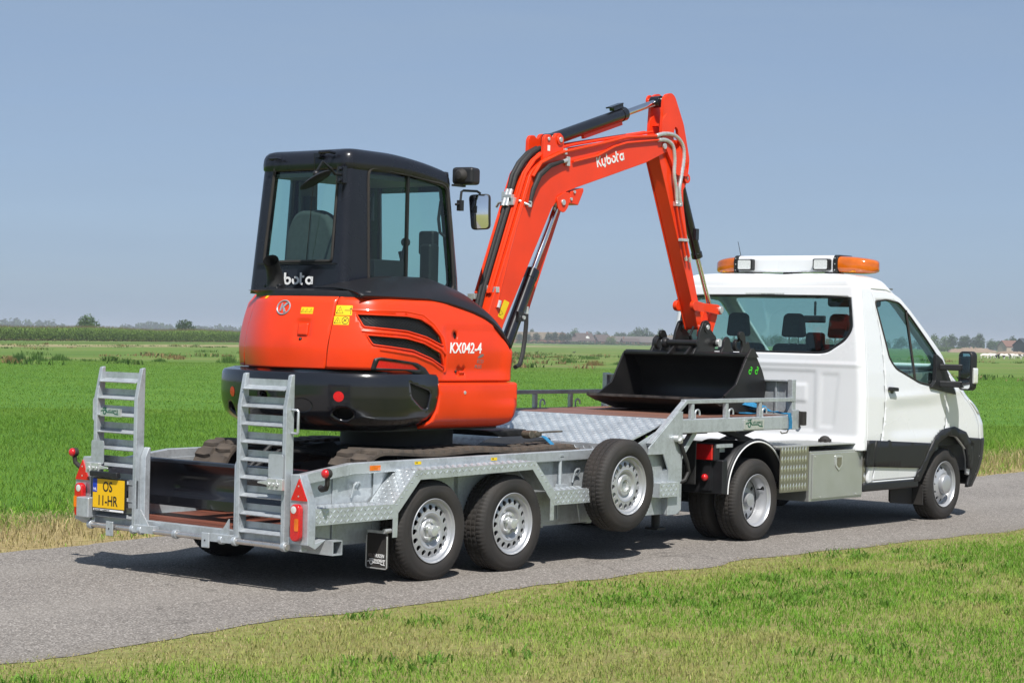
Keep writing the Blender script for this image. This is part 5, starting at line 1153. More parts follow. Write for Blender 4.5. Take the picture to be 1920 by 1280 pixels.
wscr = [(TL_.ufront(y, z), z) for y, z in round_poly([(.18, 2.13), (.13, 1.50), (1.93, 1.50), (1.88, 2.13)], .06, 4)]
whole_arch_r = [(6.89, .38)] + arch_in[1:-1] + [(7.88, .38)]
out_ = [(0.0, .42)] + [(TL_.uright(7.88, .42), .42)] + RX(whole_arch_r[::-1][1:-1]) + [(TL_.uright(6.89, .42), .42), (TL_.uright(6.02, .42), .42), (TL_.uright(5.90, .42), .42), (TL_.uright(5.90, .72), .72), (TL_.U1, .72), (TL_.U4, .72), (TL_.uleft(5.9, .72), .72), (TL_.uleft(5.9, .42), .42), (TL_.uleft(6.87, .42), .42)] + LX(arch_in[1:-1]) + [(TL_.uleft(7.88, .42), .42), (TL_.U8, .42), (TL_.U8, 2.2), (0.0, 2.2)]
dhole = RX(grow(door, .006)); ldoor = LX(grow([(x, z) for x, z in swin], .0))
front_a = out_[:out_.index((TL_.U1, .72))] + [(TL_.U1, .72), (TL_.U1, 2.2), (0.0, 2.2)]
front_b = [(TL_.U4, .72)] + out_[out_.index((TL_.U4, .72)) + 1:-1] + [(TL_.U4, 2.2)]
shell = patch_obj('cab_shell', front_b, [wscr, LX(swin)], .055, TL_.P, 'white', TK, .035, (6.6, 1.03, 1.3), stepy=.024, smooth=45)
patch_obj('side_wall', front_a, [dhole], .05, TL_.P, 'white', TK, .035, (6.6, 1.03, 1.3), stepy=.02, smooth=45)
patch_obj('rear_wall', [(TL_.U1, .72), (TL_.U4, .72), (TL_.U4, 2.2), (TL_.U1, 2.2)], [rwin], .018, TL_.P, 'white', TK, .035, (6.6, 1.03, 1.3), stepy=.016, smooth=45)
dr = patch_obj('door', RX(door), [RX(swin)], .05, TL_.P, 'white', TK, .035, (6.6, 1.03, 1.3), stepy=.024, smooth=45)
mb = MB(); rows = []
for (z, k) in ((2.2, 0), (2.232, .010), (2.262, .028), (2.285, .06), (2.303, .12), (2.316, .28), (2.322, .5)):
    ring = []
    for u in np.linspace(0, TL_.U8, 160, endpoint=False):
        P = TL_.P(float(u), 2.2); c = Vector((6.15, 1.03, 0)); v = Vector((P.x - c.x, P.y - c.y, 0)); q = max(0, 1 - k / v.length); ring.append((c.x + v.x * q - 1.15 * (z - 2.2) * sstep(6.0, 6.45, P.x), c.y + v.y * q, z - .05 * max(0, (P.x - 6.15) / .35) ** 2 * (z - 2.2) / .09 * .5))
    rows.append(ring)
mb.grid(rows, closed_v=True); mb.face(rows[-1]); mb.build('roof', 'white', TK, smooth=60)
mb = MB(); mb.box(5.84, 6.55, .12, 1.94, 2.185, 2.2); mb.build('headliner', 'trim', TK)
def glassp(name, hole, e, par):
    def G(u, z):
        P = TL_.P(u, z)
        n = Vector((0, 1, 0)) if u < TL_.U1 else Vector((1, 0, 0)) if u < TL_.U3 + .01 else Vector((0, -1, 0)) if u < TL_.U5 else Vector((-1, 0, 0)); return P + n * e
    return patch(hole, [], .08, G).build(name, 'carglass', par, smooth=60)
glassp('side_window', RX(swin), .012, dr); rg = glassp('rear_window', rwin, .012, shell); glassp('windscreen', wscr, .012, shell); glassp('left_window', LX(swin), .012, shell)
def band(name, outer, inn, e, m, par):     # a printed or rubber border round a pane
    return patch_obj(name, outer, [inn], .06, lambda u, z: TL_.P(u, z) + (Vector((1, 0, 0)) if TL_.U1 < u < TL_.U4 else Vector((0, 1, 0))) * e, m, par, .004, (6.6, 1.03, 1.3))
def shrink_to(P, k):
    cx = sum(p[0] for p in P) / len(P); cz = sum(p[1] for p in P) / len(P); return [(cx + (x - cx) * k, cz + (z - cz) * (1 - (1 - k) * 2.2)) for x, z in P]
band('pane_border', rwin, shrink_to(rwin, .965), .004, 'black', rg)
def ring_seal(name, hole, F, r, m, par):
    mb = MB(); P = [F(a, b) for a, b in densify(hole, .05)]; mb.tube(P + P[:1], r, 6, cap=False); return mb.build(name, m, par)
ring_seal('window_seal', RX(swin), TL_.P, .009, 'rubber', dr)
mb = MB(); mb.beam((6.64, .03, 2.0), (6.745, -.03, 1.345), .022, .018); mb.build('window_divider', 'rubber', dr)
mb = MB(); mb.prism(round_poly([(6.185, 1.258), (6.315, 1.250), (6.315, 1.285), (6.185, 1.293)], .012), 'XZ', -.10, -.055); mb.build('handle', 'plastic', dr, bevel=.006)
mb = MB(); mb.cyl((6.27, -.052, 1.25), (6.27, -.046, 1.25), .03, 16); mb.build('handle_recess', 'trim', dr)
# black side moulding (on the pillar and on the door), sill, wheel-arch trims, bumper
def side_strip(pts, e, m, name, par, th=.016):
    return patch_obj(name, RX(pts), [], .06, lambda u, z: TL_.P(u, z) + Vector((0, -e, 0)), m, par, th, (6.6, 1.03, .8))
side_strip([(5.835, .572), (5.965, .568), (5.968, .808), (5.835, .812)], .014, 'plastic', 'side_moulding', TK)
side_strip([(5.975, .568), (6.868, .525), (7.045, .755), (5.978, .808)], .014, 'plastic', 'side_moulding', dr)
trim = arch_out + arch_in[::-1][1:]
def trim_f(u, z): return TL_.P(u, z) + Vector((0, -.014, 0))
patch_obj('wheel_arch_trim', RX(arch_out + [(7.86, .48)] + arch_in[::-1][2:]), [], .05, trim_f, 'plastic', TK, .03, (7.4, 1.03, .3))
mb = MB(); mb.box(5.84, 6.87, -.03, .05, .345, .425); mb.build('sill', 'plastic', TK, bevel=.02)
bz = [(TL_.uright(7.90, .48), .48), (TL_.uright(7.90, .74), .745), (TL_.uright(7.86, .79), .79)]
P_ = [(0.0, .30), (TL_.uright(7.875, .30), .30), (TL_.uright(7.905, .52), .52), (TL_.uright(7.90, .70), .70), (TL_.uright(7.80, .79), .79), (0.0, .775)]
patch_obj('bumper', P_, [], .04, lambda u, z: TL_.P(u, z) + Vector((.0, -.012, 0)), 'plastic', TK, .03, (7.6, 1.03, .5))
P_ = [(TL_.U5, .30), (TL_.U8, .30), (TL_.U8, .775), (TL_.U5, .775)]
patch_obj('bumper_front', P_, [], .06, lambda u, z: TL_.P(u, z) + Vector((.012, 0, 0)), 'plastic', TK, .03, (7.6, 1.03, .5))
P_ = [(TL_.U8 - .42, .98), (TL_.U8 - .05, 1.02), (TL_.U8 - .05, 1.16), (TL_.U8 - .42, 1.10)]
patch_obj('headlamp', P_, [], .05, lambda u, z: TL_.P(u, z) + Vector((.006, -.006, 0)), 'clear', TK, .01, (7.6, 1.03, .9))
mb = MB(); mb.box(7.0, 7.95, .02, .5, .72, .88); mb.box(6.95, 8.0, .45, .5, .3, .88); mb.box(6.9, 8.2, .5, 1.56, .28, .5); mb.box(5.86, 6.9, .06, 2.0, .37, .44); mb.box(7.0, 7.95, 1.56, 2.04, .72, .88)
mb.build('wheel_housing', 'under', TK)
mb = MB(); mb.prism([(-.0, .17), (.22, .17), (.22, .36), (-.0, .36)], 'YZ', 7.0, 7.012); mb.prism([(6.56, .22), (6.60, .20), (6.98, .17), (6.98, .34), (6.56, .34)], 'XZ', .10, .12); mb.build('front_mud_flap', 'rubber', TK)
# mirror
MI = part_empty('door_mirror', TK, (7.15, -.1, 1.4))
mb = MB(); P = [(7.08, 1.60), (7.20, 1.545), (7.50, 1.21), (7.30, 1.235), (6.98, 1.28), (7.07, 1.34)]; mb.prism(round_poly(P, .02), 'XZ', -.075, -.035); mb.build('mirror_base', 'plastic', MI, bevel=.012)
mb = MB(); mb.beam((7.16, -.06, 1.475), (7.24, -.24, 1.475), .05, .06); mb.beam((7.16, -.06, 1.315), (7.24, -.24, 1.315), .05, .06); mb.build('mirror_arms', 'plastic', MI, bevel=.012)
M = Matrix.Translation((7.25, -.285, 1.445)) @ Matrix.Rotation(-.12, 4, 'Z') @ Matrix.Diagonal((.8, .80, 1, 1))
mb = MB(); mb.prism(rrect(-.10, .10, -.185, .185, .05), 'YZ', -.01, .11); me = mb.mesh('mirror_shell'); me.transform(M); obj('mirror_shell', me, 'plastic', MI, bevel=.02)
mb = patch(rrect(-.078, .082, -.07, .165, .035), [], .025, lambda a, b: Vector((-.020 + (a * a + (b - .05) ** 2) / 3.0, a, b))); me = mb.mesh('mirror_glass'); shade(me, 60); me.transform(M); obj('mirror_glass', me, 'mirror', MI)
mb = MB(); mb.prism(rrect(-.078, .082, -.168, -.088, .03), 'YZ', -.016, -.0125); me = mb.mesh('mirror_glass'); me.transform(M); obj('mirror_glass', me, 'mirror', MI)
mb = MB(); mb.prism(rrect(-.125, -.085, -.12, .03, .018), 'YZ', .01, .09); me = mb.mesh('indicator'); me.transform(M); obj('indicator', me, 'clear', MI, bevel=.008)
# light bar
LB = part_empty('light_bar', TK, (6.2, 1.0, 2.34))
mb = MB(); mb.prism(round_poly([(6.06, 2.335), (6.055, 2.46), (6.08, 2.492), (6.32, 2.492), (6.36, 2.46), (6.36, 2.335)], .02), 'XZ', .475, 1.515); mb.build('bar_body', 'white', LB, bevel=.006)
for s in (0, 1):
    f = (lambda y: y) if not s else (lambda y: 1.99 - y)
    mb = MB(); mb.prism(round_poly([(6.05, 2.33), (6.05, 2.465), (6.08, 2.496), (6.33, 2.496), (6.37, 2.465), (6.37, 2.33)], .02), 'XZ', *sorted((f(.474), f(.43)))); cf = mb.build('bar_collar', 'black', LB, bevel=.004)
    mb = MB()
    for z in (2.355, 2.41, 2.465): mb.cyl((6.046, f(.452), z), (6.05, f(.452), z), .006, 8)
    mb.build('screw', 'zinc', cf)
    mb = MB(); rows = []
    for t in np.linspace(0, 1, 12):
        y = f(.428 - .31 * t); k = math.sqrt(max(0, 1 - t ** 2.6)); zc, h, xc, w = 2.408 - .016 * t, .080 * (.42 + .58 * k) , 6.215 + .055 * t, .155 * max(.05, k ** .9)
        rows.append([(xc + w * math.copysign(abs(math.cos(a)) ** .55, math.cos(a)), y, zc + h * math.copysign(abs(math.sin(a)) ** .55, math.sin(a))) for a in np.linspace(0, 2 * PI, 28, endpoint=False)])
    mb.grid(rows, closed_v=True); mb.face(rows[-1]); mb.build('beacon_lens', 'amberglass', LB, smooth=50)
    mb = MB(); mb.lathe([(.0001, .05), (.05, .045), (.052, -.045), (.0001, -.05)], (6.2, f(.33), 2.40), 'Z', 18); mb.box(6.1, 6.3, *sorted((f(.425), f(.27))), 2.337, 2.35); mb.build('beacon_reflector', 'beacon', LB)
    mb = MB(); y = f(.578); mb.prism(rrect(y - .088, y + .088, 2.352, 2.458, .015), 'YZ', 6.005, 6.06); wl = mb.build('work_lamp', 'black', LB, bevel=.008)
    mb = MB(); mb.prism(rrect(y - .070, y + .070, 2.362, 2.448, .012), 'YZ', 6.0, 6.0045); mb.build('lamp_glass', 'clear', wl)
mb = MB()
for y in (.55, 1.0, 1.44): mb.box(6.12, 6.3, y - .05, y + .05, 2.30, 2.334)
mb.build('bar_foot', 'black', LB)
mb = MB(); mb.tube([(6.50, 1.70, 2.25), (6.50, 1.76, 2.46), (6.50, 1.81, 2.65)], [.005, .0035, .0025], 6); mb.build('aerial', 'black', TK)
# inside
for y in (1.62, 1.0, .50):
    ST = part_empty('front_seat', TK, (6.35, y, .9))
    mb = MB(); mb.box(6.22, 6.40, y - .24, y + .24, .85, 1.665); mb.box(6.3, 6.85, y - .24, y + .24, .80, .95); mb.build('seat_back', 'seat', ST, bevel=.06, seg=3)
    mb = MB(); mb.prism(round_poly([(y - .118, 1.725), (y + .118, 1.725), (y + .095, 1.925), (y + .06, 1.952), (y - .06, 1.952), (y - .095, 1.925)], .04), 'YZ', 6.20, 6.31); mb.build('headrest', 'seat', ST, bevel=.03, seg=3)
    mb = MB()
    for q in (-.05, .05): mb.cyl((6.255, y + q, 1.65), (6.255, y + q, 1.73), .006, 8)
    mb.build('headrest_posts', 'zinc', ST)
mb = MB(); mb.box(6.2, 6.3, .67, .85, 1.60, 1.775); mb.build('bulkhead_tray', 'seat', TK, bevel=.03)
mb = MB(); mb.prism([(7.0, 1.0), (6.98, 1.34), (7.1, 1.42), (7.45, 1.44), (7.45, 1.0)], 'XZ', .05, 2.0); mb.box(5.82, 7.4, .05, 2.0, .66, .72); mb.box(5.79, 5.81, .05, 2.0, .75, 1.55); mb.build('dashboard', 'trim', TK, bevel=.02)
mb = MB(); mb.lathe([(.175, -.012), (.19, 0), (.175, .012), (.165, 0)], (0, 0, 0), 'X', 28, closed=True); me = mb.mesh('steering_wheel'); me.transform(Matrix.Translation((6.95, 1.55, 1.42)) @ Matrix.Rotation(-.5, 4, 'Y')); obj('steering_wheel', me, 'plastic', TK)
mb = MB(); mb.box(6.70, 6.73, .93, 1.17, 1.87, 1.94); mb.cyl((6.72, 1.05, 1.94), (6.72, 1.05, 2.08), .012); mb.build('inner_mirror', 'plastic', TK, bevel=.012)
mb = MB(); mb.box(6.42, 6.50, .2, .75, 2.02, 2.15); mb.build('sun_visor', 'trim', TK, bevel=.03)
# cargo side: tool box, tread panels, chassis
mb = MB(); mb.box(4.42, 5.93, .0, .62, .782, .790); mb.lugs((4.43, .004, .7905), (1, 0, 0), (0, 1, 0), 42, 14, .0355, h=.003); mb.build('tread_shelf', 'alu', TK, smooth=25)
def quilt(name, x0, x1, z0, z1):
    mb = MB(); mb.box(x0, x1, -.006, .0, z0, z1); p = mb.build(name, 'aludark', TK)
    mb = MB(); px, pz = .048, .078; j = 0; z = z0 + .045
    while z < z1 - .02:
        x = x0 + .03
        while x < x1 - .02:
            cx = x; w, h = .0165, .032
            c = [(cx, z - h), (cx + w, z), (cx, z + h), (cx - w, z)]
            b = [mb.b.verts.new((a, -.0062, q)) for a, q in c]; t = [mb.b.verts.new((cx + (a - cx) * .7, -.0095, z + (q - z) * .7)) for a, q in c]
            mb.b.faces.new(t)
            for k in range(4): mb.b.faces.new((b[k - 1], b[k], t[k], t[k - 1]))
            x += px
        z += pz; j += 1
    q = mb.build('raised_diamonds', 'alulug', p, smooth=0); q['kind'] = 'stuff'; return p
quilt('tread_panel', 4.44, 4.90, .40, .7815); quilt('tread_panel', 5.845, 5.925, .36, .7815)
TB = part_empty('tool_box', TK, (5.4, .2, .5))
mb = MB(); mb.box(4.93, 5.84, .0, .45, .30, .735); mb.build('box_body', 'alu', TB, bevel=.004)
mb = MB(); mb.box(4.965, 5.83, -.012, -.001, .322, .715); mb.build('box_door', 'alu', TB, bevel=.003)
mb = MB(); mb.prism(round_poly([(5.34, .69), (5.46, .69), (5.46, .60), (5.40, .555), (5.34, .60)], .012), 'XZ', -.02, -.0125); lk = mb.build('box_latch', 'zinc', TB)
mb = MB(); mb.prism(round_poly([(5.36, .675), (5.44, .675), (5.44, .61), (5.40, .58), (5.36, .61)], .01), 'XZ', -.024, -.0205); mb.build('latch_recess', 'aludark', lk, bevel=.003)
mb = MB()
for x, z in ((5.0, .69), (5.77, .69), (5.1, .335), (5.72, .335)): mb.cyl((x, -.0125, z), (x, -.016, z), .008, 8)
mb.build('rivets', 'zinc', TB)
mb = MB(); mb.sphere((5.55, .22, .80), .055, sc=(1, 1, .9)); mb.box(5.50, 5.60, .18, .26, .79, .82); mb.build('rubber_stop', 'rubber', TK)
mb = MB(); mb.cyl((5.73, .59, .945), (5.715, .59, .945), .022, 14); mb.build('rear_plug', 'rubber', TK)
mb = MB()
for y in (.55, 1.40): mb.box(3.45, 6.2, y, y + .1, .50, .66)
mb.box(3.45, 3.52, .55, 1.5, .46, .64); mb.box(4.35, 6.0, .1, .5, .42, .48); mb.box(3.40, 3.46, .3, 1.76, .58, .66); mb.cyl((4.187, .3, .345), (4.187, 1.76, .345), .06); mb.sphere((4.187, 1.03, .345), .17); mb.box(3.6, 5.6, .65, 1.4, .66, .70); mb.cyl((3.9, YC, .70), (3.9, YC, .76), .40, 30); mb.box(4.6, 5.6, .7, 1.3, .35, .6)
mb.beam((4.05, .35, .93), (4.6, .35, .80), .05, .05); mb.beam((4.3, .62, .76), (4.9, .5, .95), .06, .05); mb.box(3.5, 3.9, .9, 1.2, .36, .46); mb.box(3.46, 3.475, .2, 1.86, .50, .86)
mb.build('chassis', 'under', TK, bevel=.006)
for s in (0, 1):
    f = (lambda y: y) if not s else (lambda y: 2.06 - y)
    G_ = part_empty('mudguard', TK, (4.155, f(.28), .42)); ys = sorted((f(.05), f(.52)))
    P = arc(4.155, .42, .445, 180, 0, 28, ry=.425); mb = MB()
    mb.grid([[(x, y, z) for x, z in P] for y in np.linspace(*ys, 5)]); mb.build('guard_sheet', 'plastic', G_, solid=.012, smooth=50)
    mb = MB(); Q = arc(4.155, .42, .442, 180, 0, 32, ry=.421); e = f(.046); mb.tube([(x, e, z) for x, z in Q], .0075, 6); mb.build('white_piping', 'whitep', G_)
    mb = MB(); Q = arc(4.155, .42, .453, 180, 0, 32, ry=.432); mb.tube([(x, f(.058), z) for x, z in Q], .016, 8); mb.build('guard_edge', 'plastic', G_)
    mb = MB(); mb.box(3.64, 3.715, *ys, .42, .70); mb.build('guard_flap', 'plastic', G_, bevel=.01)
    if not s: text('guard_text', 'PARLOK', .018, frame((4.16, .11, .8535), (.95, .3, .0), (0, 1, 0)), 'greyp', G_)
mb = MB(); mb.box(3.62, 3.86, .10, .16, .80, .83); mb.box(3.60, 3.80, .14, .2, .76, .80); mb.build('lamp_bracket', 'galv', TK)
for s in (0, 1):
    f = (lambda y: y) if not s else (lambda y: 2.06 - y)
    L = part_empty('tail_lamp', TK, (3.6, f(.22), .77)); a, b = sorted((f(.12), f(.36)))
    mb = MB(); mb.box(3.60, 3.68, a - .012, b + .012, .695, .835); mb.build('lamp_housing', 'plastic', L, bevel=.008)
    mb = MB(); mb.box(3.575, 3.5995, *sorted((f(.12), f(.29))), .70, .83); mb.build('lamp_lens', 'red', L, bevel=.006)
    mb = MB(); mb.box(3.578, 3.5995, *sorted((f(.2915), f(.36))), .71, .82); mb.build('reversing_lens', 'clear', L, bevel=.006)
mb = MB(); mb.sphere((3.585, .19, .555), .03); mb.build('marker_lamp', 'red', TK)
mb = MB(); mb.box(3.60, 3.64, .15, .23, .45, .69); mb.build('marker_bracket', 'plastic', TK)
# wheels
def rim_dual():
    mb = MB(); mb.lathe([(.214, .17), (.212, .012), (.220, .004), (.2215, 0), (.218, -.003), (.212, .004), (.209, .014), (.198, .022), (.196, .05), (.186, .066), (.183, .105), (.178, .120)], n=64)
    holed_disc(mb, 10, .112, .178, .146, .0245, .0165, lambda r: .128)
    mb.lathe([(.112, .128), (.105, .120), (.10, .105), (.085, .102), (.06, .102), (.055, .06), (.0001, .055)], n=40); return mb.mesh('dual_rim')
def rim_front():
    mb = MB(); mb.lathe([(.214, .17), (.212, .012), (.220, .004), (.2215, 0), (.218, -.003), (.213, .004), (.210, .014), (.200, .022), (.197, .045), (.190, .060), (.184, .062)], n=64)
    def zf(r): t = (.184 - r) / (.184 - .118); return .062 - .045 * max(0, min(1, t)) ** .8
    holed_disc(mb, 12, .118, .184, .152, .0175, .0175, zf)
    mb.lathe([(.118, .017), (.108, .012), (.10, .014)], n=40); return mb.mesh('front_rim')
def cap_front():
    mb = MB(); mb.lathe([(.098, .016), (.096, -.012), (.090, -.024), (.070, -.032), (.035, -.035), (.0001, -.036)], n=36); return mb.mesh('hub_cap')
RD, RFm, CF = rim_dual(), rim_front(), cap_front()
for me in (RD, RFm, CF): shade(me, 30)
for s in (0, 1):
    ro = (0, 0, PI) if s else (0, 0, 0); f = (lambda y: y) if not s else (lambda y: 2.06 - y)
    w = make_wheel(TK, (4.187, f(.062), .345), RD, None, None); w.rotation_euler = ro
    w = make_wheel(TK, (4.187, f(.335), .345), RD, None, None); w.rotation_euler = ro
    w = part_empty('wheel', TK, (7.472, f(.0165), .345)); w.rotation_euler = ro
    obj('tyre', ME_TYRE, 'rubber', w, origin=(7.472, f(.0165), .345), smooth=0); obj('rim', RFm, 'rim', w, origin=(7.472, f(.0165), .345), smooth=0); obj('hub_cap', CF, 'rim', w, origin=(7.472, f(.0165), .345), smooth=0); obj('brake_drum', ME_DRUM, 'under', w, origin=(7.472, f(.0165), .345), smooth=0)
# ------------------------------------------------------------------ lashing straps (things of their own)
RS = thing('ratchet_strap', 'ratchet strap with a worn metal ratchet and blue webbing lying over the track', 'strap', (1.6, .42, .9), tilt=TILT)
mb = MB(); mb.beam((1.50, .40, .93), (1.64, .40, .945), .07, .035); mb.cyl((1.51, .36, .945), (1.51, .44, .945), .03, 14); mb.cyl((1.58, .36, .95), (1.58, .44, .95), .022, 14); mb.build('ratchet', 'rust', RS, bevel=.004)
mb = MB(); mb.beam((1.60, .40, .955), (1.89, .38, .96), .045, .012); mb.build('ratchet_handle', 'rust', RS, bevel=.004)
mb = MB(); 
def ribbon(mb, P, w, t, side):
    P = [Vector(p) for p in P]; s = Vector(side).normalized() * w / 2
    for a, b in zip(P, P[1:]):
        n = (b - a).cross(s).normalized() * t; q = [a - s, b - s, b + s, a + s]; mb.face([x + n for x in q]); mb.face([x - n for x in q][::-1])
        for i in range(4): mb.face([q[i] - n, q[(i + 1) % 4] - n, q[(i + 1) % 4] + n, q[i] + n])
ribbon(mb, [(1.62, .39, .935), (1.66, .36, .925), (1.67, .30, .88), (1.66, .25, .84), (1.64, .225, .79)], .05, .002, (1, .1, 0)); mb.build('webbing', 'strap', RS)
BS = thing('lashing_strap', 'folded blue lashing strap lying on the wooden front deck beside the bucket', 'strap', (4.45, .3, 1.06), tilt=TILT)
mb = MB()
ribbon(mb, [(4.22, .42, 1.085), (4.30, .32, 1.067), (4.40, .30, 1.062), (4.52, .30, 1.062), (4.60, .24, 1.075)], .05, .002, (.3, 1, .2))
ribbon(mb, [(4.28, .36, 1.16), (4.36, .32, 1.15), (4.48, .27, 1.125), (4.58, .22, 1.10)], .055, .003, (.2, .6, .7)); ribbon(mb, [(4.30, .40, 1.135), (4.40, .36, 1.12), (4.52, .30, 1.10), (4.60, .20, 1.085)], .05, .003, (.3, .8, .4)); ribbon(mb, [(4.33, .34, 1.175), (4.45, .32, 1.155), (4.55, .27, 1.12)], .05, .003, (.1, .8, .5))
mb.build('webbing', 'strap', BS)
WS = thing('wrapped_strap', 'blue lashing strap wrapped round the front end of the deck beam', 'strap', (4.66, .07, .93), tilt=TILT)
mb = MB(); ribbon(mb, [(4.62, .16, 1.075), (4.64, .10, 1.0625), (4.655, .04, 1.062), (4.665, .036, 1.0), (4.668, .036, .93), (4.66, .07, .925), (4.655, .105, .928)], .055, .003, (1, .1, .1)); ribbon(mb, [(4.58, .22, 1.08), (4.62, .14, 1.07)], .05, .003, (.3, 1, 0)); mb.build('webbing', 'strap', WS)
mb = MB(); mb.tube([(4.655, .05, .92), (4.60, .03, .90), (4.52, .03, .895), (4.50, .03, .91)], .006, 6); mb.build('strap_hook', 'rust', WS)
# ================================================================== GROUND, ROAD, VERGES, FIELD
def nz(n, l, vec, scale, detail=4, rough=.55):
    t = n.new('ShaderNodeTexNoise'); t.inputs['Scale'].default_value = scale; t.inputs['Detail'].default_value = detail; t.inputs['Roughness'].default_value = rough
    l.new(vec, t.inputs['Vector']); return t.outputs['Fac']
def ramp_n(n, l, fac, stops):
    r = n.new('ShaderNodeValToRGB')
    while len(r.color_ramp.elements) < len(stops): r.color_ramp.elements.new(.5)
    for e, (p, c) in zip(r.color_ramp.elements, stops): e.position = p; e.color = (*c, 1)
    l.new(fac, r.inputs[0]); return r.outputs[0]
def mixc(n, l, fac, a, b):
    m = n.new('ShaderNodeMix'); m.data_type = 'RGBA'
    if isinstance(fac, float): m.inputs['Factor'].default_value = fac
    else: l.new(fac, m.inputs['Factor'])
    for i, v in ((6, a), (7, b)):
        if isinstance(v, tuple): m.inputs[i].default_value = (*v, 1)
        else: l.new(v, m.inputs[i])
    return m.outputs[2]
def maprange(n, l, v, a, b, c=0., d=1.):
    m = n.new('ShaderNodeMapRange'); m.inputs['From Min'].default_value = a; m.inputs['From Max'].default_value = b; m.inputs['To Min'].default_value = c; m.inputs['To Max'].default_value = d; l.new(v, m.inputs['Value']); return m.outputs[0]
def field_mat():
    M = bpy.data.materials.new('meadow_ground'); M.use_nodes = True; n = M.node_tree.nodes; l = M.node_tree.links; b = n['Principled BSDF']
    g = n.new('ShaderNodeNewGeometry'); P = g.outputs['Position']; sp = n.new('ShaderNodeSeparateXYZ'); l.new(P, sp.inputs[0])
    # the meadow runs in strips along a ditch: coordinate across the strips
    dp = n.new('ShaderNodeVectorMath'); dp.operation = 'DOT_PRODUCT'; dp.inputs[1].default_value = (.62, .78, 0); l.new(P, dp.inputs[0]); D = dp.outputs['Value']
    st = n.new('ShaderNodeMapping'); st.inputs['Rotation'].default_value = (0, 0, -.68); st.inputs['Scale'].default_value = (.022, .050, 1); l.new(P, st.inputs['Vector'])
    near = ramp_n(n, l, nz(n, l, P, .35, 8, .7), [(.3, (.066, .160, .017)), (.55, (.098, .21, .024)), (.75, (.145, .25, .036))])
    far = ramp_n(n, l, nz(n, l, st.outputs[0], 1.0, 8, .66), [(.30, (.060, .125, .020)), (.44, (.105, .18, .032)), (.56, (.145, .205, .044)), (.66, (.185, .185, .065)), (.74, (.11, .165, .034))])
    far = mixc(n, l, maprange(n, l, nz(n, l, P, .22, 8, .75), .52, .72, 0, .6), far, (.075, .12, .026))
    wob = n.new('ShaderNodeMath'); wob.operation = 'MULTIPLY_ADD'; wob.inputs[1].default_value = 60; l.new(nz(n, l, P, .02, 3), wob.inputs[0]); l.new(D, wob.inputs[2])
    c = mixc(n, l, maprange(n, l, wob.outputs[0], 118, 150), near, far)
    # straw verge beside the road
    vn = n.new('ShaderNodeMath'); vn.operation = 'MULTIPLY_ADD'; vn.inputs[1].default_value = 3.2; l.new(nz(n, l, P, .8, 6), vn.inputs[0]); l.new(sp.outputs['Y'], vn.inputs[2])
    straw = ramp_n(n, l, nz(n, l, P, 9, 6), [(.3, (.24, .18, .08)), (.6, (.40, .32, .15)), (.8, (.18, .21, .06))])
    c = mixc(n, l, maprange(n, l, vn.outputs[0], 6.2, 7.4, 1, 0), c, straw)
    vn2 = n.new('ShaderNodeMath'); vn2.operation = 'MULTIPLY_ADD'; vn2.inputs[1].default_value = -2.0; l.new(nz(n, l, P, .9, 6), vn2.inputs[0]); l.new(sp.outputs['Y'], vn2.inputs[2])
    soil = ramp_n(n, l, nz(n, l, P, 14, 6), [(.3, (.24, .20, .085)), (.55, (.24, .26, .075)), (.75, (.36, .31, .15))])
    c = mixc(n, l, maprange(n, l, sp.outputs['Y'], -.4, .2, 1, 0), c, soil)
    l.new(c, b.inputs['Base Color']); b.inputs['Roughness'].default_value = .9; b.inputs['Specular IOR Level'].default_value = .2
    bp = n.new('ShaderNodeBump'); bp.inputs['Strength'].default_value = .8; bp.inputs['Distance'].default_value = .08; l.new(nz(n, l, P, 5, 8, .7), bp.inputs['Height']); l.new(bp.outputs[0], b.inputs['Normal']); return M
def gz(y): return .0075 + TILT * (y - 1.07)
prof = [(-3000, -.03), (-12, -.03), (-6, -.02), (-2, -.008), (-.8, gz(-.8) - .004), (3.3, gz(3.3) - .004), (4.2, .02), (6.0, -.05), (9, -.10), (20, -.10), (60, -.06), (6000, 0.0)]
mb = MB(); mb.grid([[(x, y, z) for y, z in prof] for x in (-3000, -40, -8, 0, 8, 20, 60, 6000)])
tag(mb.build('ground', field_mat(), smooth=0), kind='structure')
def zg(x, y): return np.interp(y, [p[0] for p in prof], [p[1] for p in prof])
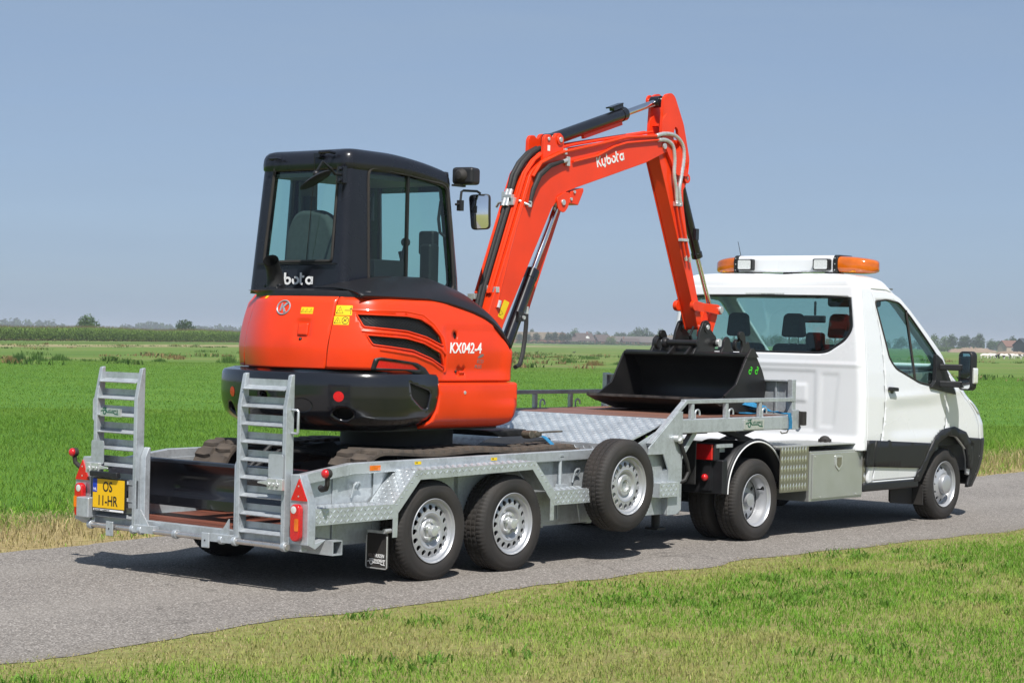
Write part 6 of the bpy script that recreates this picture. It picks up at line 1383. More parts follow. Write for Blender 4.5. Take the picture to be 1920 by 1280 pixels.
def road_mat():
    M = bpy.data.materials.new('old_asphalt'); M.use_nodes = True; n = M.node_tree.nodes; l = M.node_tree.links; b = n['Principled BSDF']
    g = n.new('ShaderNodeNewGeometry'); P = g.outputs['Position']
    v = n.new('ShaderNodeTexVoronoi'); v.inputs['Scale'].default_value = 105; l.new(P, v.inputs['Vector']); bw = n.new('ShaderNodeRGBToBW'); l.new(v.outputs['Color'], bw.inputs[0])
    a = ramp_n(n, l, bw.outputs[0], [(.15, (.075, .067, .059)), (.45, (.185, .167, .149)), (.7, (.29, .264, .236)), (.95, (.58, .54, .50))])
    big = ramp_n(n, l, nz(n, l, P, .7, 7, .6), [(.28, (.165, .148, .132)), (.72, (.265, .240, .214))])
    c = mixc(n, l, .33, a, big)
    sp = n.new('ShaderNodeSeparateXYZ'); l.new(P, sp.inputs[0])
    wv = n.new('ShaderNodeMath'); wv.operation = 'MULTIPLY_ADD'; wv.inputs[1].default_value = .35; l.new(nz(n, l, P, 3, 5), wv.inputs[0]); l.new(sp.outputs['Y'], wv.inputs[2])
    for yc in (.55, 2.15):      # slightly polished wheel paths
        ab = n.new('ShaderNodeMath'); ab.operation = 'SUBTRACT'; ab.inputs[1].default_value = yc + .17; l.new(wv.outputs[0], ab.inputs[0]); aa = n.new('ShaderNodeMath'); aa.operation = 'ABSOLUTE'; l.new(ab.outputs[0], aa.inputs[0])
        c = mixc(n, l, maprange(n, l, aa.outputs[0], .12, .42, .22, 0), c, (.30, .275, .245))
    ck = n.new('ShaderNodeTexVoronoi'); ck.feature = 'DISTANCE_TO_EDGE'; ck.inputs['Scale'].default_value = .33; wp = n.new('ShaderNodeVectorMath'); wp.operation = 'MULTIPLY_ADD'; tn_ = n.new('ShaderNodeTexNoise'); tn_.inputs['Scale'].default_value = 1.6; tn_.inputs['Detail'].default_value = 6; l.new(P, tn_.inputs['Vector']); wp.inputs[1].default_value = (1.6, 1.6, 0); l.new(tn_.outputs['Color'], wp.inputs[0]); l.new(P, wp.inputs[2]); l.new(wp.outputs[0], ck.inputs['Vector'])
    c = mixc(n, l, maprange(n, l, ck.outputs['Distance'], .001, .0045, .45, 0), c, (.07, .062, .055))
    c = mixc(n, l, maprange(n, l, wv.outputs[0], -.66, -.46, .35, 0), c, (.17, .15, .12))
    l.new(c, b.inputs['Base Color']); b.inputs['Roughness'].default_value = .85; b.inputs['Specular IOR Level'].default_value = .3
    bp = n.new('ShaderNodeBump'); bp.inputs['Strength'].default_value = .55; bp.inputs['Distance'].default_value = .006; l.new(v.outputs['Distance'], bp.inputs['Height']); l.new(bp.outputs[0], b.inputs['Normal']); return M
xs = np.concatenate([np.arange(-60, -12, 4.), np.arange(-12, 26, .12), np.arange(26, 400, 8.)])
near_e = np.interp(xs, [-60, -4.3, -2.35, .26, 3.6, 7, 60, 400], [-1.0, -.90, -.74, -.70, -.74, -1.0, -1.3, -1.3]) + np.convolve(rng.normal(0, .07, len(xs)), np.ones(5) / 5, 'same') + .03 * np.sin(xs * 2.1) + .02 * np.sin(xs * 5.3)
far_e = np.interp(xs, [-60, -1.2, .44, 12.3, 14.7, 400], [3.15, 3.18, 3.35, 2.70, 2.72, 2.7]) + np.convolve(rng.normal(0, .08, len(xs)), np.ones(5) / 5, 'same')
mb = MB(); mb.grid([[(float(x), float(a + (b - a) * t), gz(float(a + (b - a) * t))) for t in np.linspace(0, 1, 6)] for x, a, b in zip(xs, near_e, far_e)])
tag(mb.build('road', road_mat(), smooth=0), kind='structure')

# ---- value noise for scattering and tints
_L = rng.random((256, 256))
def vn(x, y):
    xi, yi = np.floor(x).astype(int), np.floor(y).astype(int); fx, fy = x - xi, y - yi; fx = fx * fx * (3 - 2 * fx); fy = fy * fy * (3 - 2 * fy)
    a, b, c, d = _L[xi % 256, yi % 256], _L[(xi + 1) % 256, yi % 256], _L[xi % 256, (yi + 1) % 256], _L[(xi + 1) % 256, (yi + 1) % 256]
    return (a * (1 - fx) + b * fx) * (1 - fy) + (c * (1 - fx) + d * fx) * fy
def fbm(x, y): return .5 * vn(x, y) + .3 * vn(2.1 * x + 7, 2.1 * y + 3) + .2 * vn(4.3 * x + 1, 4.3 * y + 9)
def leafmat(name, trans=.35, rough=.6):
    M = bpy.data.materials.new(name); M.use_nodes = True; n = M.node_tree.nodes; l = M.node_tree.links; b = n['Principled BSDF']
    at = n.new('ShaderNodeAttribute'); at.attribute_name = 'tint'; l.new(at.outputs['Color'], b.inputs['Base Color']); b.inputs['Roughness'].default_value = rough; b.inputs['Specular IOR Level'].default_value = .10
    t = n.new('ShaderNodeBsdfTranslucent'); l.new(at.outputs['Color'], t.inputs[0]); mx = n.new('ShaderNodeMixShader'); mx.inputs[0].default_value = trans
    l.new(b.outputs[0], mx.inputs[1]); l.new(t.outputs[0], mx.inputs[2]); l.new(mx.outputs[0], n['Material Output'].inputs[0]); return M
GRASS = leafmat('grass_blades', .45); LEAF = leafmat('tree_leaves', .25)
VIEW = np.array([_v.x, _v.y]); RT = np.array([_r.x, _r.y]); C2 = np.array([CAM.x, CAM.y])
def wedge(n, d0, d1, half):      # uniform scatter over the stretch of land before the viewer's place
    d = np.sqrt(rng.random(n) * (d1 * d1 - d0 * d0) + d0 * d0); a = (rng.random(n) * 2 - 1) * half
    return C2 + d[:, None] * (np.cos(a)[:, None] * VIEW + np.sin(a)[:, None] * RT), d
def blades(name, pos, h, w, lean, cols, bend=.5):
    n = len(pos); th = rng.random(n) * 2 * PI; u = np.stack([np.cos(th), np.sin(th)], 1) * w[:, None] / 2
    ph = rng.random(n) * 2 * PI; ld = np.stack([np.cos(ph), np.sin(ph)], 1) * (lean * h)[:, None]
    z0 = zg(0, pos[:, 1]) - .004
    V = np.zeros((n, 5, 3)); V[:, 0, :2] = pos - u; V[:, 1, :2] = pos + u; V[:, 0, 2] = V[:, 1, 2] = z0
    m = pos + ld * .35; V[:, 2, :2] = m - u * .8; V[:, 3, :2] = m + u * .8; V[:, 2, 2] = V[:, 3, 2] = z0 + h * .6
    V[:, 4, :2] = pos + ld; V[:, 4, 2] = z0 + h * (1 - .35 * lean)
    b = (np.arange(n) * 5)[:, None]; F = np.concatenate([b + np.array([[0, 1, 3]]), b + np.array([[0, 3, 2]]), b + np.array([[2, 3, 4]])], 0)
    c = np.repeat(cols, 5, 0); c = np.concatenate([c, np.ones((len(c), 1))], 1)
    me = tri_mesh(name, V.reshape(-1, 3), F, c); o = obj(name, me, GRASS, None, smooth=0); o['kind'] = 'stuff'; return o
def tint(n, pal, f, jit=.18):
    pal = np.array(pal); f = np.clip(f, 0, .999) * (len(pal) - 1); i = f.astype(int); t = (f - i)[:, None]; c = pal[i] * (1 - t) + pal[np.minimum(i + 1, len(pal) - 1)] * t
    return c * (1 + rng.normal(0, jit, (n, 1)))
GREEN = [(.40, .38, .14), (.31, .40, .09), (.245, .40, .06), (.19, .36, .044), (.145, .30, .034)]
STRAW = [(.54, .45, .26), (.44, .37, .19), (.37, .32, .14), (.27, .28, .09)]
# near verge
P, d = wedge(600000, 8.0, 24, .43); yr_ = np.interp(P[:, 0], xs, near_e)
k = (P[:, 1] < yr_ + .05 + .16 * (fbm(P[:, 0] * 2.3 + 11, P[:, 1] * 2.3) - .42) - .05 * rng.random(len(P))); P = P[k]; d = d[k]; yr_ = yr_[k]
f = fbm(P[:, 0] * .9, P[:, 1] * .9); f2 = fbm(P[:, 0] * 3.1 + 50, P[:, 1] * 3.1); edge = np.clip((yr_ - P[:, 1]) / .8, 0, 1)
dens = .85 + .15 * edge; k = rng.random(len(P)) < dens * (.55 + .45 * (f2 > .38)); P, d, f, f2, edge = P[k], d[k], f[k], f2[k], edge[k]
n = len(P); h = (.024 + .034 * rng.random(n) ** 1.5 + .030 * np.clip(f2 - .5, 0, 1)) * (.55 + .45 * edge); w = .0032 + .003 * rng.random(n)
g = np.clip((f - .22) / .36, 0, 1) * .9 * (.30 + .70 * edge) + .25 * (f2 - .4) + rng.normal(0, .12, n)
col = tint(n, GREEN, g); dry = rng.random(n) < (.07 + .72 * (1 - edge) ** 1.5 + .9 * np.clip(.42 - f, 0, 1) + .10 * (f2 < .36)); nd = int(dry.sum()); col[dry] = tint(nd, STRAW, rng.random(nd) * .8); h[dry] *= .8
blades('verge_grass', P, h, w, .25 + .75 * rng.random(n), col)
# broad weeds in the near verge
P, d = wedge(6200, 8.5, 22, .43); k = P[:, 1] < np.interp(P[:, 0], xs, near_e) - .12; P = P[k]; k = fbm(P[:, 0] * 1.3 + 20, P[:, 1] * 1.3) > .58; P = P[k]
P = np.repeat(P, 9, 0) + rng.normal(0, .035, (len(P) * 9, 2)); n = len(P)
blades('verge_weeds', P, .035 + .05 * rng.random(n), .006 + .008 * rng.random(n), .5 + .8 * rng.random(n), tint(n, [(.16, .30, .045), (.12, .25, .035), (.19, .33, .07)], rng.random(n)))
# far verge: straw, then meadow
P, d = wedge(360000, 13, 42, .42); yf = np.interp(P[:, 0], xs, far_e); q = P[:, 1] - yf; lim = 1.9 + 1.6 * fbm(P[:, 0] * .35, P[:, 1] * .35) - .02 * (P[:, 0])
k = (q > -.03) & (q < lim + .8); P, q, lim, d = P[k], q[k], lim[k], d[k]; n = len(P); f = fbm(P[:, 0] * .8, P[:, 1] * .8)
h = (.05 + .08 * rng.random(n) + .10 * (f > .52) * rng.random(n)) * np.clip(.35 + q / 1.2, .35, 1); h *= 1 + 1.3 * np.clip((P[:, 0] - 9) / 6, 0, 1) * np.clip(q / .8, 0, 1)
col = tint(n, STRAW, rng.random(n) * .75 + .4 * np.clip(f - .45, 0, 1)); gr = rng.random(n) < np.clip((q - lim + 1.0) / 1.2, .05, .9) + .25 * (f > .55) + .25 * (P[:, 0] > 10); ng = int(gr.sum()); col[gr] = tint(ng, GREEN, .3 + .7 * rng.random(ng))
blades('straw_verge', P, h, .005 + .005 * rng.random(n), .3 + .8 * rng.random(n), col)
MEAD = [(.105, .220, .024), (.145, .268, .034), (.19, .305, .048), (.245, .34, .07)]
for nm, N, d0, d1, hh, ww in (('meadow_grass', 260000, 15, 48, .070, .007), ('meadow_grass_far', 280000, 46, 130, .055, .014)):
    P, d = wedge(N, d0, d1, .36); q = P[:, 1] - np.interp(P[:, 0], xs, far_e); k = q > 2.3 + 1.2 * fbm(P[:, 0] * .35, P[:, 1] * .35) - .02 * P[:, 0]; P, d = P[k], d[k]; n = len(P)
    f = fbm(P[:, 0] * .5, P[:, 1] * .5); f2 = fbm(P[:, 0] * .07 + 9, P[:, 1] * .07)
    blades(nm, P, hh * (.6 + .8 * rng.random(n)), ww * (.6 + .8 * rng.random(n)), .4 + .7 * rng.random(n), tint(n, MEAD, .15 + .7 * f + .5 * (f2 - .5), .16))
# tussocks and rushes scattered over the rough meadow beyond the ditch
P, d = wedge(900, 108, 330, .30); k = fbm(P[:, 0] * .03 + 4, P[:, 1] * .03) + .25 * np.exp(-((d - 125) / 14.) ** 2) > .50; P = P[k]; d = d[k]; m = len(P); kk = 34
sz = rng.random(m) * .8 + .3; Q = np.repeat(P, kk, 0) + rng.normal(0, 1, (m * kk, 2)) * np.repeat(sz, kk)[:, None] * .8; n = len(Q); pick = np.repeat(rng.random(m), kk)
col = tint(n, [(.075, .15, .03), (.11, .19, .04), (.15, .22, .055)], rng.random(n)); br = pick > .74; col[br] = tint(int(br.sum()), [(.26, .17, .08), (.30, .25, .11)], rng.random(int(br.sum())))
blades('meadow_tussocks', Q, np.repeat(.16 + .26 * rng.random(m), kk) * (.5 + .8 * rng.random(n)), .05 + .05 * rng.random(n), .4 + .6 * rng.random(n), col)
# ================================================================== FAR COUNTRY
def at(px, d):          # a point on the land at bearing px (picture columns, for reading off the photograph) and distance d
    a = (px - 960) / 3876.7; q = C2 + d * (VIEW + a * RT); return float(q[0]), float(q[1])
SIDE = math.atan2(_r.y, _r.x)
def crown_mesh(name, lobes, N, leaf, pal, seed, flat=1.0):
    r = np.random.default_rng(seed); w = np.array([l[3] ** 2 for l in lobes]); idx = r.choice(len(lobes), N, p=w / w.sum()); L = np.array(lobes)[idx]
    v = r.normal(size=(N, 3)); v /= np.linalg.norm(v, axis=1)[:, None]; rad = r.random(N) ** .4
    P = L[:, :3] + v * rad[:, None] * L[:, 3:4] * np.array([1, 1, L[0, 4] if L.shape[1] > 4 else 1])
    n1 = r.normal(size=(N, 3)) + v * .8; n1 /= np.linalg.norm(n1, axis=1)[:, None]; t = np.cross(n1, r.normal(size=(N, 3))); t /= np.linalg.norm(t, axis=1)[:, None]; b = np.cross(n1, t)
    s = leaf * (.6 + .8 * r.random(N))[:, None]
    V = np.stack([P - t * s * .5, P - b * s * .35, P + t * s * .6, P + b * s * .35], 1); F = (np.arange(N) * 4)[:, None] + np.array([[0, 1, 2, 3]])
    pal = np.array(pal); c = pal[r.integers(0, len(pal), N)] * (1 + r.normal(0, .15, (N, 1))); c = np.concatenate([np.repeat(c, 4, 0), np.ones((N * 4, 1))], 1)
    return tri_mesh(name, V.reshape(-1, 3), F, c)
def lobes_round(h, w, seed, n=9, base=.22):
    r = np.random.default_rng(seed); out = []
    for i in range(n):
        t = (i + r.random()) / n; R_ = w * (.17 + .12 * r.random()); R_ = min(R_, .30); z = base + R_ * .8 + (1 - base - 1.8 * R_) * t; rr = max(0, w * .5 * math.sqrt(max(0, 1 - (1.5 * t - .55) ** 2)) - R_); a = i * 2.4 + r.random(); q = rr * (.55 + .45 * r.random())
        out.append((q * math.cos(a), q * math.sin(a), z, R_, 1.0))
    out.append((0, 0, .52, min(.34, w * .36), 1.1)); return out
DARK = [(.030, .065, .018), (.045, .088, .024), (.058, .105, .028)]; MID = [(.050, .10, .026), (.070, .13, .034), (.090, .15, .04)]; GREY = [(.062, .088, .044), (.082, .11, .055), (.048, .072, .034)]; LIGHT = [(.10, .16, .04), (.13, .20, .052), (.08, .13, .034)]
BARK = mat('bark', (.055, .045, .035), .9, noise=.3, nscale=6)
PROTO = {}
def tree(px, d, top, base_h, width_px, pal, label, group, kind='round', name='tree', N=750, leaf=None, trunkh=.3):
    s = d / 3876.7; w = width_px * s; h = top
    key = (id(pal), kind, round(w / h, 1), random.randrange(3))
    r_ = random.Random(px)
    if key not in PROTO:
        sd = len(PROTO) * 17 + 3
        lb = lobes_round(1.0, w / h, sd, n=12, base=.06 if kind != 'pollard' else .16) if kind != 'poplar' else [(0, 0, .15 + .07 * i, .10 + .03 * (i % 2), 1.4) for i in range(11)]
        cm = crown_mesh('crown', lb, N, .075 if leaf is None else leaf, pal, sd)
        mb = MB(); mb.tube([(0, 0, -.02), (.005, 0, .2), (.0, .01, .5)], [.028, .020, .008], 7); mb.tube([(0, 0, .22), (.08, .03, .45)], [.012, .004], 5); mb.tube([(0, 0, .25), (-.07, -.04, .5)], [.012, .004], 5); tm = mb.mesh('trunk')
        PROTO[key] = (cm, tm)
    cm, tm = PROTO[key]; x, y = at(px, d)
    T = thing(name, label, 'tree', (x, y, float(zg(x, y))), group); T.scale = (h, h, h); T.rotation_euler = (0, 0, r_.random() * 6.28 if w / h < 1.3 else SIDE)
    for nm, me, mm in (('crown', cm, LEAF), ('trunk', tm, BARK)):
        o = bpy.data.objects.new(nm, me); COL.objects.link(o); o.parent = T
        if not me.materials: me.materials.append(mm)
    return T
# bushes behind the maize
tree(163, 470, 6.3, 0, 62, MID, 'round green bush rising behind the maize, left one of two', None, name='bush', N=2600, leaf=.055)
tree(346, 500, 5.7, 0, 64, DARK, 'dark flat-topped bush rising behind the maize nearer the excavator', None, name='bush', N=2600, leaf=.055)
# maize field
def maize():
    A = np.array(at(-330, 265)); B = np.array(at(445, 435)); u = (B - A); Lb = np.linalg.norm(u); u /= Lb; nrm = np.array([-u[1], u[0]]); nrm = nrm if nrm @ VIEW > 0 else -nrm
    Lf = Lb + 260; pts = []
    for r_ in range(6):
        m = int(Lf / .30); t = np.arange(m) * .30 + rng.normal(0, .05, m); pts.append(A + u * t[:, None] + nrm * (r_ * .75 + rng.normal(0, .08, m))[:, None])
    P = np.concatenate(pts); n = len(P); K = 9; H = 2.45 + .25 * rng.random(n) + .15 * np.sin(P[:, 0] * .12)
    Pk = np.repeat(P, K, 0); Hk = np.repeat(H, K); j = np.tile(np.arange(K), n); z0 = Hk * (.08 + .82 * (j + rng.random(n * K) * .7) / K); th = rng.random(n * K) * 2 * PI; ln = .42 + .35 * rng.random(n * K)
    dx, dy = np.cos(th) * ln, np.sin(th) * ln; wx, wy = -np.sin(th) * .055, np.cos(th) * .055
    V = np.zeros((n * K, 5, 3)); V[:, 0] = np.stack([Pk[:, 0] - wx, Pk[:, 1] - wy, z0], 1); V[:, 1] = np.stack([Pk[:, 0] + wx, Pk[:, 1] + wy, z0], 1)
    V[:, 2] = np.stack([Pk[:, 0] + dx * .6 + wx, Pk[:, 1] + dy * .6 + wy, z0 + .28], 1); V[:, 3] = np.stack([Pk[:, 0] + dx * .6 - wx, Pk[:, 1] + dy * .6 - wy, z0 + .28], 1); V[:, 4] = np.stack([Pk[:, 0] + dx, Pk[:, 1] + dy, z0 + .05], 1)
    b = (np.arange(n * K) * 5)[:, None]; F = np.concatenate([b + np.array([[0, 1, 2]]), b + np.array([[0, 2, 3]]), b + np.array([[3, 2, 4]])], 0)
    c = tint(n * K, [(.095, .155, .030), (.135, .215, .042), (.19, .27, .065)], .2 + .6 * rng.random(n * K)); low = z0 < .35; c[low] = np.array([.22, .20, .09]) * (1 + rng.normal(0, .15, (int(low.sum()), 1)))
    c = np.repeat(np.clip(c, 0, 1), 5, 0); V = V.reshape(-1, 3)
    # tassels
    tv = np.zeros((n, 3, 3)); tv[:, 0] = np.stack([P[:, 0] - .07 * u[0], P[:, 1] - .07 * u[1], H - .2], 1); tv[:, 1] = np.stack([P[:, 0] + .07 * u[0], P[:, 1] + .07 * u[1], H - .2], 1); tv[:, 2] = np.stack([P[:, 0] + rng.normal(0, .08, n), P[:, 1], H + .30], 1)
    tf = (np.arange(n) * 3)[:, None] + np.array([[0, 1, 2]]) + len(V)
    tc = np.repeat(np.array([[.26, .21, .10]]) * (1 + rng.normal(0, .12, (n, 1))), 3, 0)
    C = np.concatenate([c, tc]); C = np.concatenate([C, np.ones((len(C), 1))], 1)
    o = obj('maize_field', tri_mesh('maize_field', np.concatenate([V, tv.reshape(-1, 3)]), np.concatenate([F, tf]), C), leafmat('maize_leaves', .2), smooth=0); o['kind'] = 'stuff'
    # pale mown strip in front of the maize, dry grass foot
    mb = MB(); a0 = A - nrm * 38; gp = lambda q: (float(q[0]), float(q[1]), float(zg(q[0], q[1])) + .012); mb.face([gp(a0 - u * 50), gp(a0 + u * Lf), gp(a0 + u * Lf + nrm * 20), gp(a0 - u * 50 + nrm * 20)])
    tag(mb.build('mown_strip', mat('pale_mown_grass', (.24, .21, .085), .9, col2=(.30, .26, .12), nscale=.3)), kind='structure')
maize()
mb = MB(); a, b, c_, d_ = at(900, 700), at(1360, 640), at(1360, 690), at(900, 760); mb.face([(*q, float(zg(*q)) + .012) for q in (a, b, c_, d_)]); tag(mb.build('mown_strip', mat('pale_mown_grass_far', (.20, .20, .075), .9, col2=(.27, .24, .10), nscale=.1)), kind='structure')
# reed and rush clumps along the ditch
CL = [(36, 118, 1.0, 34, 0), (70, 122, .95, 40, 1), (112, 126, .8, 40, 1), (20, 112, .7, 26, 2), (238, 120, .55, 44, 1), (300, 128, .45, 30, 1), (428, 128, 1.05, 40, 1), (1066, 165, .7, 34, 1), (1115, 150, .8, 40, 2), (1108, 205, .6, 40, 1), (1045, 215, .5, 50, 2), (330, 150, .5, 46, 2), (1165, 158, .6, 30, 1)]
names = ['tall dark green reed clump at the left end of the ditch', 'dark green rush clump left of the ramps, beside the tallest reeds', 'low green rush clump right of the leftmost reeds', 'brown withered rush clump at the left edge of the meadow', 'low spread rush clump behind the left ramp', 'small rush clump just right of the left ramp', 'dark bushy rush clump right beside the orange rear hood', 'green rush clump below the farmhouses', 'reddish brown dock clump below the brick farmhouse', 'low green clump in the pale meadow below the farmhouses', 'thin brown clump on the far meadow left of the bucket', 'reddish brown clump midway between ramp and excavator', 'small green clump just left of the bucket edge']
RE = [[(.05, .11, .028), (.08, .16, .04)], [(.07, .15, .03), (.11, .20, .045)], [(.26, .17, .075), (.22, .19, .07)]]
for (px, d, h, wpx, pk), nm in zip(CL, names):
    x, y = at(px, d); w = wpx * d / 3876.7; m = 230; q = rng.normal(0, .5, (m, 2)) * np.array([w / 2, w / 3]); cs, sn = math.cos(SIDE), math.sin(SIDE); Q = np.stack([q[:, 0] * cs - q[:, 1] * sn, q[:, 0] * sn + q[:, 1] * cs], 1)
    z0 = float(zg(x, y)); hh = h * .62 * (.25 + .85 * rng.random(m)) * np.exp(-(q[:, 0] / (w * .55)) ** 2); th = rng.random(m) * 6.28; le = .35 * hh
    V = np.zeros((m, 3, 3)); V[:, 0] = np.stack([Q[:, 0] - .022, Q[:, 1], np.full(m, -.02)], 1); V[:, 1] = np.stack([Q[:, 0] + .022, Q[:, 1] - .015, np.full(m, -.02)], 1); V[:, 2] = np.stack([Q[:, 0] + np.cos(th) * le, Q[:, 1] + np.sin(th) * le, hh], 1)
    c = np.repeat(tint(m, RE[pk], rng.random(m)), 3, 0); o = obj('reeds', tri_mesh('reeds', V.reshape(-1, 3), np.arange(m * 3).reshape(-1, 3), np.concatenate([c, np.ones((m * 3, 1))], 1)), GRASS, smooth=0); o.location = (x, y, z0)
    tag(o, nm, 'plant', 'rush clumps in the meadow')
# farmhouses
BRICK = mat('brick', (.23, .10, .065), .9, noise=.2, nscale=2); ROOFT = mat('roof_tiles', (.085, .062, .052), .85, noise=.2, nscale=1.5); ROOFG = mat('grey_roof', (.115, .10, .088), .9, noise=.15, nscale=1); THATCH = mat('tan_roof', (.17, .135, .09), .95, noise=.15, nscale=1); WIN = mat('window_dark', (.03, .035, .04), .2); WFR = mat('white_frame', (.75, .75, .73), .5); STEEL = mat('dark_sheet', (.035, .045, .055), .6, noise=.1, nscale=1)
def house(px, d, L, Wd, eave, ridge, label, wall, roofm, turn=0., gable_win=(), side_win=(), chim=(), dormer=(), door=None, cat='house', name='farmhouse', hip=0.):
    x, y = at(px, d); H = thing(name, label, cat, (x, y, float(zg(x, y)))); H.rotation_euler = (0, 0, SIDE + turn)
    def P(nm, mb, m, par=None):
        me = mb.mesh(nm); o = bpy.data.objects.new(nm, me); COL.objects.link(o); me.materials.append(m); o.parent = par or H; return o
    a, b = L / 2, Wd / 2
    mb = MB(); mb.prism([(-b, -.2), (b, -.2), (b, eave), (0, ridge - .25), (-b, eave)], 'YZ', -a, a); P('wall', mb, wall)
    mb = MB(); o_ = .5; t = .25; e = .45; k = (ridge - eave) / b
    for s in (-1, 1):
        mb.b.faces.new([mb.b.verts.new(v) for v in ((-a - o_ , s * (b + e), eave - e * k), (a + o_, s * (b + e), eave - e * k), (a + o_ - hip, 0, ridge), (-a - o_ + hip, 0, ridge))])
    if hip:
        for sx in (-1, 1): mb.b.faces.new([mb.b.verts.new(v) for v in ((sx * (a + o_), -(b + e), eave - e * k), (sx * (a + o_), b + e, eave - e * k), (sx * (a + o_ - hip), 0, ridge))])
    rf = P('roof', mb, roofm); md = rf.modifiers.new('s', 'SOLIDIFY'); md.thickness = t; md.offset = -1
    for cx in chim:
        mb = MB(); mb.box(cx - .45, cx + .45, -.4, .4, ridge - 1.2, ridge + 1.1); P('chimney', mb, BRICK, rf)
    for (yy, z0, w, h) in gable_win:
        mb = MB(); mb.box(-a - .06, -a - .01, yy - w / 2 - .12, yy + w / 2 + .12, z0 - .12, z0 + h + .12); f_ = P('window', mb, WFR); mb = MB(); mb.box(-a - .09, -a - .065, yy - w / 2, yy + w / 2, z0, z0 + h); P('pane', mb, WIN, f_)
    for (xx, z0, w, h) in side_win:
        mb = MB(); mb.box(xx - w / 2 - .12, xx + w / 2 + .12, -b - .06, -b - .01, z0 - .12, z0 + h + .12); f_ = P('window', mb, WFR); mb = MB(); mb.box(xx - w / 2, xx + w / 2, -b - .09, -b - .065, z0, z0 + h); P('pane', mb, WIN, f_)
    for (xx, z0) in dormer:
        mb = MB(); mb.prism([(xx - 1.3, z0), (xx + 1.3, z0), (xx + 1.3, z0 + 1.1), (xx, z0 + 2.0), (xx - 1.3, z0 + 1.1)], 'XZ', -b * .75, 0); dm = P('dormer', mb, WFR, rf)
    if door:
        mb = MB(); mb.box(door - .6, door + .6, -b - .05, -b - .01, 0, 2.2); P('door', mb, WFR)
    return H
K = 1 / 5.333
def bx(X): return 960 + X * K
D = 1400
house(bx(210), D + 60, 46, 15, 3.3, 8.0, 'long barn with tan roof behind the grey pollard willows', BRICK, THATCH, .1, cat='barn', name='barn', hip=6)
house(bx(712), D, 13, 9, 2.8, 7.5, 'brown-roofed brick farmhouse with white dormer and gable windows, between the willows and bright tree', BRICK, ROOFT, .55, gable_win=((-2.2, .8, 1.2, 1.6), (1.8, .8, 1.2, 1.6), (0, 3.6, 1.4, 1.5)), side_win=((-5, .8, 1.2, 1.5), (-2, .8, 1.4, 1.5), (3, .8, 1.2, 1.5), (5, .8, 1.2, 1.5)), chim=(3,), dormer=((1.5, 3.6),), door=0.6)
house(bx(590), D - 10, 8, 6, 2.2, 4.6, 'low brick annex with tiled roof left of the dormer farmhouse', BRICK, ROOFT, .1, side_win=((-1, .8, 1, 1.2),), cat='shed', name='brick_annex')
house(bx(893), D + 10, 11, 8.5, 2.6, 6.8, 'tiled farmhouse with white-edged gable behind the bright green tree', BRICK, ROOFT, .6, gable_win=((-2, .8, 1.2, 1.5), (2, .8, 1.2, 1.5), (0, 3.8, 1.2, 1.4)), side_win=((-4, .8, 1.2, 1.4), (3, .8, 1.2, 1.4)))
house(bx(1180), D + 5, 11, 8, 2.3, 4.4, 'small brick house with tall chimney beside the long grey barn', BRICK, ROOFT, .2, side_win=((-3.5, .8, 1.2, 1.4), (-.5, .8, 1.2, 1.4), (3, .8, 1.2, 1.4)), chim=(-4.5,))
house(bx(1330), D + 20, 50, 13, 2.4, 6.0, 'long low barn with grey-brown roof left of the excavator arm', BRICK, ROOFG, .05, side_win=((-14, .8, 1.5, 1.2), (-4, .8, 1.5, 1.2), (8, .8, 1.5, 1.2)), cat='barn', name='barn', hip=5)
house(bx(1535), D + 40, 16, 11, 2.8, 7.0, 'pale-roofed barn just behind the bucket hooks', BRICK, THATCH, .3, cat='barn', name='barn')
house(1897, 1250, 14, 9, 3.5, 7.0, 'pale brick house before the trees at the right edge', mat('pale_brick', (.42, .32, .24), .9, noise=.1, nscale=1), mat('orange_tiles', (.17, .085, .055), .9, noise=.1, nscale=1), .4, side_win=((-3, 1, 1.2, 1.5), (2, 1, 1.2, 1.5)))
house(1957, 900, 22, 14, 3.6, 6.6, 'dark sheet-clad barn cut by the right picture edge', STEEL, STEEL, .2, cat='barn', name='barn')
# trees: (zoom column, width, height m, palette, kind, distance offset)
TC = [(75, 80, 6.4, GREY, 'pollard', -70), (165, 85, 6.4, GREY, 'pollard', -70), (245, 90, 6.7, GREY, 'pollard', -70), (360, 90, 7.0, GREY, 'pollard', -80), (430, 85, 7.3, GREY, 'pollard', -80), (500, 90, 7.3, GREY, 'pollard', -80), (560, 70, 6.9, GREY, 'pollard', -80),
      (628, 125, 10.4, MID, 'round', 60), (770, 90, 9.3, DARK, 'round', 140), (860, 110, 9.5, DARK, 'round', 150), (930, 90, 8.6, DARK, 'round', 140), (992, 110, 5.7, LIGHT, 'round', -60), (1050, 110, 8.4, DARK, 'round', 60), (1110, 90, 9.0, DARK, 'round', 70),
      (1190, 110, 8.7, MID, 'round', 50), (1255, 140, 12.1, DARK, 'round', 90), (1335, 140, 11.8, DARK, 'round', 90), (1400, 100, 8.9, DARK, 'round', 110), (1485, 90, 10.5, MID, 'round', 20), (1600, 120, 8.4, DARK, 'round', 60), (195, 60, 10.5, DARK, 'round', 260)]
